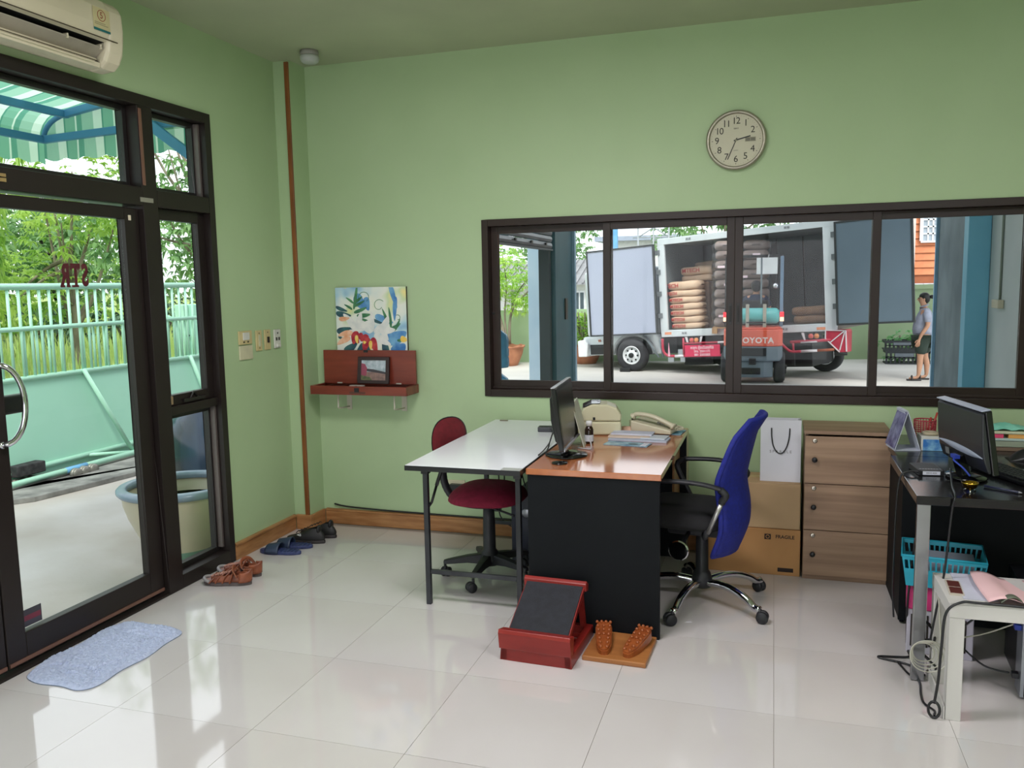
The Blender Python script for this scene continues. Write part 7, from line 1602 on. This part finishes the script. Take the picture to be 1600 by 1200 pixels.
# brown fisherman sandals; local +x is the toe direction
def outline(L, w, n=28):   # sole outline
    pts = []
    for i in range(n):
        t = 2*PI*i/n; x = math.cos(t)*L/2; k = 0.5+0.5*math.cos(t)
        y = math.sin(t)*w/2*(0.78+0.30*k-0.16*math.exp(-((x/L+0.03)/0.13)**2))
        pts.append((x, y))
    return pts
M_brn = mat('brown_leather', (150, 84, 54), 0.4, c2=(112, 60, 40), scale=20); M_brn2 = mat('pinkish_leather', (186, 140, 124), 0.5, c2=(150, 104, 88), scale=20); M_sole = mat('grey_brown_sole', (92, 82, 80), 0.6)
def sandal(lab, x, y, rz, side):
    t = thing('fisherman_sandal', lab, 'shoe', (x, y, 0), rz, 'brown sandals by the door')
    o = outline(0.265, 0.092); g = G(); g.prism(o, 0.0, 0.018, 'z'); g.prism([(a*0.985, b*0.97) for a, b in o], 0.018, 0.026, 'z'); g.obj('sole', M_sole, t, bevel=0.004)
    g = G(); g.prism([(a*0.93, b*0.88) for a, b in o], 0.0262, 0.029, 'z'); g.obj('insole', mat('insole_pink', (176, 140, 136), 0.7), t)
    g = G()   # toe cap rim, side straps
    for s in (-1, 1):
        for k, (xa, xb, h) in enumerate(((0.085, 0.06, 0.045), (0.05, 0.015, 0.055), (0.012, -0.02, 0.066), (-0.028, -0.045, 0.078))):
            g.tube(curve_pts([(xa, s*0.044, 0.02), (xa-0.01, s*0.040, h*0.7), (xb, s*0.014, h+0.004), (xb-0.004, 0, h+0.006)], 4), 0.0095, 8, flat=0.45)
    g.obj('side_strap', M_brn, t)
    g = G()
    for k in range(6): xx = 0.085-0.024*k; zz = 0.047+0.006*k; g.tube([(xx, -0.016, zz-0.002), (xx-0.014, 0.014, zz+0.004)], 0.006, 6); g.tube([(xx, 0.016, zz), (xx-0.014, -0.014, zz+0.006)], 0.006, 6)
    g.obj('woven_strap', M_brn2, t)
    def side_(u, v):
        a = math.radians(52+256*u); i_ = a; cx_ = math.cos(a); k_ = 0.5+0.5*cx_
        xx = cx_*0.127; yy = math.sin(a)*0.0425*(0.78+0.30*k_-0.16*math.exp(-((cx_/2+0.03)/0.13)**2))
        hh = 0.026+0.014*(1-k_)+0.006*abs(math.sin(6*a))
        return (xx*(1-0.03*v), yy*(1-0.14*v), 0.022+hh*v)
    g = G(); g.grid(side_, 40, 4); g.obj('side_wall', M_brn, t, solid=0.004, recalc=False)
    g = G(); P = []
    for k in range(13):
        a = PI*(k/12-0.5); P.append((0.085+0.042*math.cos(a), 0.040*math.sin(a), 0.026+0.012*math.cos(a)))
    g.tube(P, 0.009, 8); g.obj('toe_guard', mat('grey_toe', (150, 146, 146), 0.5), t)
    def heel(u, v):
        a = PI*(0.5+u); X = -0.075+0.056*math.cos(a)*(1 if math.cos(a) < 0 else 0.2); Y = 0.042*math.sin(a)
        top = 0.075+0.012*abs(math.sin(a*1.0))**0.5 if abs(math.sin(a)) < 0.9 else 0.07
        return (X-(v*0.006), Y*(1-0.12*v), 0.02+v*(0.070-0.018*abs(math.sin(a))))
    g = G(); g.grid(heel, 22, 6); g.obj('heel_counter', M_brn, t, solid=0.004, recalc=False)
    g = G(); g.tube(curve_pts([(-0.06, side*0.046, 0.045), (-0.04, side*0.046, 0.062), (-0.03, side*0.03, 0.088), (-0.035, 0, 0.098), (-0.045, -side*0.034, 0.086), (-0.07, -side*0.045, 0.05)], 5), 0.010, 8, flat=0.4); g.obj('ankle_strap', M_brn, t)
    g = G(); g.cbox((-0.045, side*0.050, 0.052), (0.02, 0.006, 0.016)); g.obj('buckle', mat('dark_buckle', (50, 52, 58), 0.4), t, bevel=0.002)
    return t
sandal('brown strapped leather sandal nearer the camera beside the side window sill', -2.788, 3.70, math.radians(193), -1)
sandal('brown strapped leather sandal farther back against the frame corner', -2.815, 3.845, math.radians(184), 1)
M_nvy = mat('navy_rubber', (58, 70, 116), 0.45, c2=(44, 54, 96), scale=60, bump=0.3, bscale=150)
def slide(lab, x, y, rz, dark=False):
    t = thing('slide_slipper', lab, 'shoe', (x, y, 0), rz, 'navy slippers by the skirting')
    o = outline(0.27, 0.10); g = G(); g.prism(o, 0, 0.022, 'z'); g.obj('sole', M_nvy, t, bevel=0.006, seg=3)
    g = G()
    for k in range(9): xx = -0.11+0.026*k; g.tube([(xx, -0.034, 0.0235), (xx, 0.034, 0.0235)], 0.0025, 5)
    g.obj('tread_rib', M_nvy, t)
    g = G(); g.grid(lambda u, v: (-0.005+0.085*u, 0.049*math.cos(PI*v), 0.012+0.052*math.sin(PI*v)*(1-0.25*u)), 8, 17); g.obj('strap', mat('navy_strap', (44, 58, 84), 0.4), t, solid=0.006, recalc=False)
slide('navy ribbed slide slipper nearest the camera by the left skirting', -2.805, 4.235, math.radians(184))
slide('navy ribbed slide slipper tucked behind the nearer slipper', -2.80, 4.35, math.radians(190))
M_shoe = mat('black_shoe', (28, 27, 28), 0.55, c2=(20, 20, 21), scale=20)
def trainer(lab, x, y, rz):
    t = thing('trainer_shoe', lab, 'shoe', (x, y, 0), rz, 'black shoes in the corner')
    o = outline(0.27, 0.098); g = G(); g.prism(o, 0, 0.022, 'z'); g.obj('sole', mat('dark_sole', (52, 48, 48), 0.6), t, bevel=0.006, seg=3)
    def up(u, v):
        a = 2*PI*u; cx_ = math.cos(a); sx_ = math.sin(a); k = 0.5+0.5*cx_
        top = 0.095-0.055*max(0, k-0.35)/0.65
        rr = [1.0, 1.02, 0.97, 0.82, 0.6, 0.52][min(5, int(v*5.001))]
        fx_ = (cx_*0.131*rr if v < 0.5 else cx_*0.131*rr-0.035*(v-0.5)*2)
        zz = 0.022+(top-0.022)*min(1, v*1.1)
        return (fx_, sx_*0.047*rr*(0.82+0.25*k), zz)
    g = G(); g.grid(up, 33, 6); g.obj('upper', M_shoe, t, solid=0.003, recalc=False, sub=1)
    g = G()
    for k in range(4): xx = 0.055-0.022*k; zz = 0.066+0.009*k; g.tube([(xx, -0.022, zz-0.006), (xx-0.004, 0, zz+0.003), (xx, 0.022, zz-0.006)], 0.003, 6)
    g.obj('lace', M_shoe, t)
    g = G(); g.ball((-0.095, 0, 0.085), 0.028, sc=(0.5, 0.9, 1.1)); g.obj('heel_tab', M_shoe, t)
    return t
tr1 = trainer('black trainer with a small white triangle mark beside the slippers', -2.775, 4.475, math.radians(180))
g = G()
for a, b in (((-0.012, 0), (-0.010, 0.013)), ((-0.010, 0.013), (0.014, 0.006)), ((0.014, 0.006), (-0.012, 0))): g.tube([(a[0]+0.02, 0.0485, 0.05+a[1]), (b[0]+0.02, 0.0475, 0.05+b[1])], 0.002, 5)
g.obj('triangle_mark', M_white, tr1)
tr2 = trainer('plain black trainer farthest into the corner', -2.76, 4.60, math.radians(176))

# slant board: red frame with black grip surface
sb2 = thing('slant_board', 'red wooden calf stretching slant board with a black grip surface', 'board', (-0.925, 3.205, 0), math.radians(-3))
M_redw = mat('red_paint_wood', (142, 40, 34), 0.35, c2=(128, 32, 28), scale=5, stretch=(1, 4, 4)); M_grip = mat('black_grip', (34, 36, 44), 0.75, c2=(26, 28, 34), scale=30, bump=0.3, bscale=300)
g = G(); g.box(-0.155, 0.0, 0.0, 0.155, 0.03, 0.052); g.box(-0.155, 0.0, 0.0, -0.125, 0.36, 0.05); g.box(0.125, 0.0, 0.0, 0.155, 0.36, 0.05); g.box(-0.125, 0.33, 0.0, 0.125, 0.36, 0.05); g.obj('base_frame', M_redw, sb2, bevel=0.003)
g = G(); g.prism([(-0.012, 0.055), (0.028, 0.055), (0.045, 0.125), (-0.014, 0.14), (-0.022, 0.125)], -0.158, 0.158, 'x'); g.obj('toe_stop', M_redw, sb2, bevel=0.003)
g = G(); g.hexa([(-0.135, 0.03, 0.085), (0.135, 0.03, 0.085), (0.135, 0.300, 0.232), (-0.135, 0.300, 0.232), (-0.135, 0.02, 0.102), (0.135, 0.02, 0.102), (0.135, 0.29, 0.250), (-0.135, 0.29, 0.250)]); g.obj('ramp', M_redw, sb2)
g = G(); g.hexa([(-0.130, 0.018, 0.1025), (0.130, 0.018, 0.1025), (0.130, 0.283, 0.2475), (-0.130, 0.283, 0.2475), (-0.130, 0.016, 0.106), (0.130, 0.016, 0.106), (0.130, 0.281, 0.251), (-0.130, 0.281, 0.251)]); g.obj('grip_surface', M_grip, sb2)
g = G(); g.prism([(0.282, 0.228), (0.315, 0.222), (0.322, 0.252), (0.296, 0.272), (0.280, 0.262)], -0.145, 0.145, 'x'); g.obj('heel_bar', M_redw, sb2, bevel=0.003)
for x in (-0.115, 0.115): g = G(); g.bar((x, 0.29, 0.225), (x, 0.335, 0.051), 0.02, 0.03); g.obj('strut', M_redw, sb2)
for zc in (0.1, 0.16, 0.22):
    pass
g = G()
for k in range(3): g.box(-0.124, 0.12+0.06*k, 0.0502-0.02, 0.124, 0.135+0.06*k, 0.048)
g.obj('notch_bar', M_redw, sb2)

# foot massager
fm = thing('foot_massager', 'wooden foot massage board with two knobbly foot shaped pads', 'massager', (-0.605, 3.455, 0), math.radians(-2))
M_mwood = woodmat('honey_wood', (172, 114, 62), (140, 84, 42), 0, 0.4); M_mfoot = woodmat('carved_wood', (164, 90, 44), (128, 62, 28), 0, 0.3)
g = G(); g.box(-0.135, -0.168, 0, 0.135, 0.108, 0.022); g.obj('board', M_mwood, fm, bevel=0.004)
g = G(); g.box(-0.128, -0.166, 0.0222, 0.128, 0.10, 0.0226); 
for s in (-1, 1):
    T = TM((s*0.072, -0.03, 0.030), (0, 0, math.radians(90-s*13))) @ TM((0, 0, 0), (0, math.radians(-9), 0))
    o = []
    for i in range(36):
        t = 2*PI*i/36; x = math.copysign(abs(math.cos(t))**0.8, math.cos(t))*0.112; k = 0.5+0.5*x/0.112; y = math.copysign(abs(math.sin(t))**0.65, math.sin(t))*0.031*(0.95+0.45*k-0.10*math.exp(-((x-0.02)/0.04)**2))
        o.append((x, y))
    g = G(T=T); g.prism(o, -0.006, 0.028, 'z'); g.prism([(a*0.95, b*0.9) for a, b in o], 0.028, 0.036, 'z')
    ft = g.obj('foot_pad', M_mfoot, fm)
    R2 = random.Random(3); base = None
    for r_ in range(7):
        xx = -0.092+0.0315*r_; wv = 0.017+0.022*(r_/6); nn = (2, 2, 2, 3, 3, 3, 4)[r_]
        for c_ in range(nn):
            yy = (c_-(nn-1)/2)*(2*wv/(nn-1) if nn > 1 else 0)
            if base is None:
                gg = G(); gg.ball((0, 0, 0), 0.0075, n=10); base = gg.obj('knob', M_mfoot, ft); q = base
            else: q = base.copy(); COL.objects.link(q); q.parent = ft
            q.location = T @ Vector((xx+R2.uniform(-0.002, 0.002), yy*0.74, 0.039))

# under the white table: wall socket, tower, cables
ws = thing('wall_socket', 'white double wall socket with a black plug adapter under the white table', 'socket', (-1.92, YB-0.001, 0.305))
g = G(); g.box(-0.06, -0.009, -0.038, 0.06, 0, 0.038); g.obj('plate', M_cr, ws, bevel=0.002)
g = G(); g.box(-0.035, -0.055, -0.022, 0.055, -0.0095, 0.018); g.obj('plug_adapter', M_blk, ws, bevel=0.006)
tw = thing('computer_tower', 'dark blue grey computer tower on the floor under the white table', 'computer', (-1.25, 4.55, 0))
g = G(); g.box(-0.15, -0.12, 0.012, 0.09, 0.26, 0.40); g.obj('case', mat('tower_navy', (52, 58, 76), 0.45, c2=(46, 52, 68), scale=4), tw, bevel=0.004)
g = G(); g.box(-0.15, -0.145, 0.012, 0.09, -0.1205, 0.40); g.obj('front_panel', mat('tower_front', (40, 44, 58), 0.4), tw, bevel=0.006)
g = G(); g.lathe([(0.0001, 0.0), (0.024, 0), (0.026, 0.004), (0.022, 0.007), (0.0001, 0.007)], 24, 0, TM((-0.06, -0.1455, 0.30), (R90, 0, 0))); g.obj('power_button', M_silver, tw)
for x in (-0.13, 0.07): g = G(); g.box(x-0.015, -0.1, 0, x+0.015, 0.24, 0.0115); g.obj('foot', M_blk, tw)
cable('table_cable', 'black cable looping down at the left under the white table', [(-1.47, 4.55, 0.72), (-1.53, 4.6, 0.6), (-1.55, 4.65, 0.42), (-1.545, 4.68, 0.32)])
cable('table_cable', 'black cable with a plug block hanging behind the burgundy seat', [(-1.50, 4.6, 0.50), (-1.52, 4.65, 0.36), (-1.56, 4.68, 0.27), (-1.54, 4.66, 0.18), (-1.40, 4.6, 0.12)])
cable('table_cable', 'black cable hanging from the middle under the white table', [(-1.40, 4.6, 0.72), (-1.395, 4.6, 0.5), (-1.36, 4.65, 0.3), (-1.37, 4.7, 0.19), (-1.405, 4.6, 0.14)])
cable('table_cable', 'black cable looping down at the right under the white table', [(-1.34, 4.55, 0.72), (-1.30, 4.5, 0.6), (-1.28, 4.48, 0.45)])
g = G(); g.box(-0.022, -0.018, -0.03, 0.022, 0.018, 0.03); tag(g.obj('plug_block', M_blk, loc=(-1.565, 4.66, 0.255), bevel=0.006), 'black plug block hanging among the cables under the white table', 'plug')
cable('wall_cable', 'thin black cable lying along the top of the back skirting board', [(-2.80, YB-0.012, 0.135), (-2.70, YB-0.014, 0.122), (-2.45, YB-0.012, 0.113), (-2.2, YB-0.012, 0.110), (-1.9, YB-0.012, 0.1085), (-1.5, YB-0.012, 0.1085), (-0.9, YB-0.012, 0.1085)], 0.0055)
g = G(); g.tube([(-1.9, YB-0.03, 0.115), (-1.2, YB-0.03, 0.115)], 0.004, 6); 

# under and around the black desk
bk_ = thing('plastic_basket', 'turquoise slotted plastic basket under the black desk', 'basket', (0.70, 3.80, 0.30), math.radians(-8))
M_tq = mat('turquoise_plastic', (40, 160, 184), 0.4, c2=(34, 146, 170), scale=4)
g = G(); a, b_, h = 0.155, 0.125, 0.13
g.box(-a*0.86, -b_*0.86, 0, a*0.86, b_*0.86, 0.006)
for (x0, y0, x1, y1) in ((-a, -b_, a, -b_), (-a, b_, a, b_), (-a, -b_, -a, b_), (a, -b_, a, b_)):
    f0 = 0.88
    def P3(t, z): k = f0+(1-f0)*z/h; return Vector(((x0+(x1-x0)*t)*k, (y0+(y1-y0)*t)*k, z))
    def band(t0, t1, z0, z1, th=0.004):
        p = [P3(t0, z0), P3(t1, z0), P3(t1, z1), P3(t0, z1)]; n_ = (p[1]-p[0]).cross(p[3]-p[0]).normalized()*th
        g.hexa([p[0], p[1], p[1]+n_, p[0]+n_, p[3], p[2], p[2]+n_, p[3]+n_])
    band(0, 1, 0, h*0.58); band(0, 1, h*0.88, h)
    for k in range(15): band(k/15+0.0, k/15+0.022, h*0.58, h*0.88)
g.tube([(-a, -b_, h), (a, -b_, h), (a, b_, h), (-a, b_, h)], 0.006, 6, closed=True)
g.obj('basket', M_tq, bk_)
g = G(); g.box(-0.10, -0.09, 0.01, 0.12, 0.09, 0.10); tag(g.obj('paper_stack', mat('grey_paper', (150, 158, 172), 0.7), loc=(0.70, 3.80, 0.30), rot=(0, 0, math.radians(-8))), 'grey papers stacked inside the turquoise basket', 'paper')
bx = thing('storage_box', 'white and magenta slotted plastic storage box beneath the turquoise basket', 'box', (0.70, 3.82, 0), math.radians(-8))
g = G(); g.box(-0.125, -0.11, 0, 0.125, 0.11, 0.19); g.obj('body', mat('white_lilac_plastic', (196, 192, 206), 0.5), bx, bevel=0.004)
g = G(); g.box(-0.130, -0.115, 0.1905, 0.130, 0.115, 0.297); g.obj('upper_band', mat('magenta_plastic', (190, 46, 110), 0.45), bx, bevel=0.006)
g = G()
for k in range(9): g.box(-0.1262, -0.09+0.02*k, 0.03, -0.1252, -0.082+0.02*k, 0.17)
for k in range(11): g.box(-0.11+0.02*k, -0.1112, 0.03, -0.102+0.02*k, -0.1102, 0.17)
g.obj('slot', M_dk, bx)
g = G(); g.tube([(0.03+0.02*math.cos(a), -0.112, 0.12+0.02*math.sin(a)) for a in [2*PI*k/20 for k in range(20)]], 0.004, 6, closed=True); g.obj('green_ring', mat('leaf_green_print', (90, 150, 80), 0.5), bx)
# papers, card and cable on the side table
g = G(); g.box(-0.055, -0.14, 0, 0.055, 0.14, 0.002); tag(g.obj('paper_sheet', mat('bluish_white_paper', (206, 208, 224), 0.6), loc=(0.725, 3.36, zt+0.0005), rot=(0, 0, -0.02)), 'bluish white sheet on the side table under the pink paper', 'paper')
def pk(u, v):
    x = 0.74+0.32*u; y = 3.19+0.30*v; cur = 0.04*max(0, 1-u/0.14)**0.5 if u < 0.14 else 0
    return (x-0.01*math.sin(v*3), y-0.02*u, zt+0.008+0.03*math.sin(PI*min(1, u*3.2))*(0.35 if u < 0.3 else 0)+0.10*max(0, u-0.55)**1.3+0.010*math.sin(6*u+2*v))
g = G(); g.grid(pk, 30, 12); tag(g.obj('pink_paper', mat('pink_paper', (232, 194, 196), 0.7, c2=(226, 186, 188), scale=3), solid=0.001, recalc=False), 'large sheet of curling pale pink paper on the side table', 'paper')
mirr = thing('card_holder', 'small brown two part card holder at the left of the side table', 'holder', (0.655, 3.325, zt+0.0005), math.radians(-4))
g = G(); g.box(-0.022, -0.075, 0, 0.026, 0.075, 0.006); g.obj('base', mat('cream_card', (196, 188, 172), 0.5), mirr)
for yy in (-0.035, 0.035): g = G(); g.box(-0.018, yy-0.03, 0.0062, 0.022, yy+0.03, 0.008); g.obj('brown_panel', mat('brown_panel', (96, 52, 48), 0.3), mirr)
g = G(); g.grid(lambda u, v: ((u-0.5)*0.075, (v-0.5)*0.035, 0.024*math.sin(PI*u)), 12, 4); tag(g.obj('olive_strip', mat('olive_grey', (104, 112, 96), 0.6), loc=(0.815, 3.20, zt+0.010), solid=0.0015, recalc=False), 'arched olive grey paper strip at the front of the side table', 'paper')
cable('power_cable', 'thick black cable over the side table edge hanging down to a floor loop', [(1.10, 3.165, zt+0.012), (0.85, 3.158, zt+0.012), (0.70, 3.155, zt+0.014), (0.645, 3.150, zt+0.012), (0.600, 3.150, zt-0.03), (0.590, 3.150, 0.28), (0.585, 3.155, 0.15), (0.575, 3.155, 0.06)], 0.005)
g = G(); g.tube([(0.575+0.018*math.cos(a), 3.155-0.005*math.cos(a), 0.036+0.030*math.sin(a)) for a in [2*PI*k/18 for k in range(18)]], 0.005, 6, closed=True); tag(g.obj('cable_loop', M_blk), 'tied loop at the bottom end of the hanging black cable', 'cable')
cable('power_cable', 'black cable making a sharp bend out over the floor tiles', [(0.58, 3.72, 0.50), (0.56, 3.72, 0.2), (0.585, 3.80, 0.01), (0.57, 3.72, 0.006), (0.56, 3.66, 0.006), (0.455, 3.64, 0.006), (0.455, 3.62, 0.006), (0.55, 3.585, 0.006), (0.60, 3.50, 0.006)], 0.0045)
cable('power_cable', 'black cable winding along the floor from the chrome leg to the loop', [(0.515, 3.60, 0.006), (0.54, 3.50, 0.006), (0.57, 3.44, 0.006), (0.56, 3.33, 0.006), (0.56, 3.26, 0.006), (0.585, 3.20, 0.010), (0.578, 3.162, 0.012)], 0.0045)
cable('power_cable', 'black cable running from the monitor down behind the side table', [(0.70, 3.72, 0.80), (0.68, 3.56, 0.765), (0.665, 3.42, 0.757), (0.655, 3.418, 0.70), (0.64, 3.43, 0.45), (0.62, 3.44, 0.30), (0.60, 3.44, 0.15)], 0.0042)
cable('power_cable', 'thin grey black cable arching over the back edge of the black desk', [(0.63, 3.80, 0.757), (0.56, 3.80, 0.765), (0.522, 3.80, 0.72), (0.512, 3.80, 0.5), (0.512, 3.80, 0.25), (0.52, 3.80, 0.12)], 0.004)
g = G()
for k in range(4):
    rr = 0.038+0.0085*k; g.tube([(0.572+0.004*k+rr*math.cos(a), 3.385-0.012*k+0.004*math.sin(3*a), 0.150+rr*math.sin(a)) for a in [2*PI*q/28 for q in range(28)]], 0.0024, 6, closed=True)
g.tube(curve_pts([(0.64, 3.42, 0.16), (0.63, 3.43, 0.3), (0.625, 3.44, 0.42), (0.66, 3.45, 0.43)], 5), 0.0032, 6)
tag(g.obj('coiled_cable', mat('white_cable', (196, 194, 180), 0.5)), 'coil of white network cable hanging by the chrome desk leg', 'cable')
R3 = random.Random(8)
for k, lab in enumerate(('tangled black cable nearest the foot of the chrome leg', 'tangled black cable bunched behind the white coil', 'tangled black cable lowest beside the side table leg')):
    P = [(0.60+0.03*math.sin(j*1.7+k), 3.46+0.02*math.cos(j*2.3+k)+0.015*k, 0.03+0.035*j+0.02*k) for j in range(6)]
    cable('tangled_cable', lab, P, 0.0045)
pcx = thing('computer_tower', 'black and silver computer tower standing under the side table at the right edge', 'computer', (1.02, 3.58, 0), math.radians(-4))
g = G(); g.box(-0.09, -0.2, 0.012, 0.11, 0.2, 0.40); g.obj('case', M_blk, pcx, bevel=0.003)
g = G(); g.box(-0.102, -0.2, 0.012, -0.0905, -0.10, 0.40); g.obj('back_plate', mat('steel_plate', (176, 180, 190), 0.3, metal=0.7), pcx)
for z, c_ in ((0.30, (60, 150, 90)), (0.26, (40, 66, 170)), (0.07, (40, 40, 44))): g = G(); g.box(-0.125, -0.175, z, -0.1025, -0.145, z+0.02); g.obj('plug', mat('plug_%d' % c_[1], c_, 0.5), pcx, bevel=0.002)
cable('tower_cable', 'black cable from the side table leg to the upper plugs of the tower', [(0.72, 3.52, 0.20), (0.80, 3.50, 0.285), (0.88, 3.46, 0.31)])
cable('tower_cable', 'black cable sagging to the lowest plug of the tower', [(0.72, 3.52, 0.14), (0.80, 3.47, 0.085), (0.88, 3.44, 0.08)])
cable('tower_cable', 'white cable crossing behind the side table leg', [(0.70, 3.52, 0.16), (0.80, 3.50, 0.20), (0.89, 3.46, 0.265)], 0.003, mat('white_cable', (196, 194, 180), 0.5))
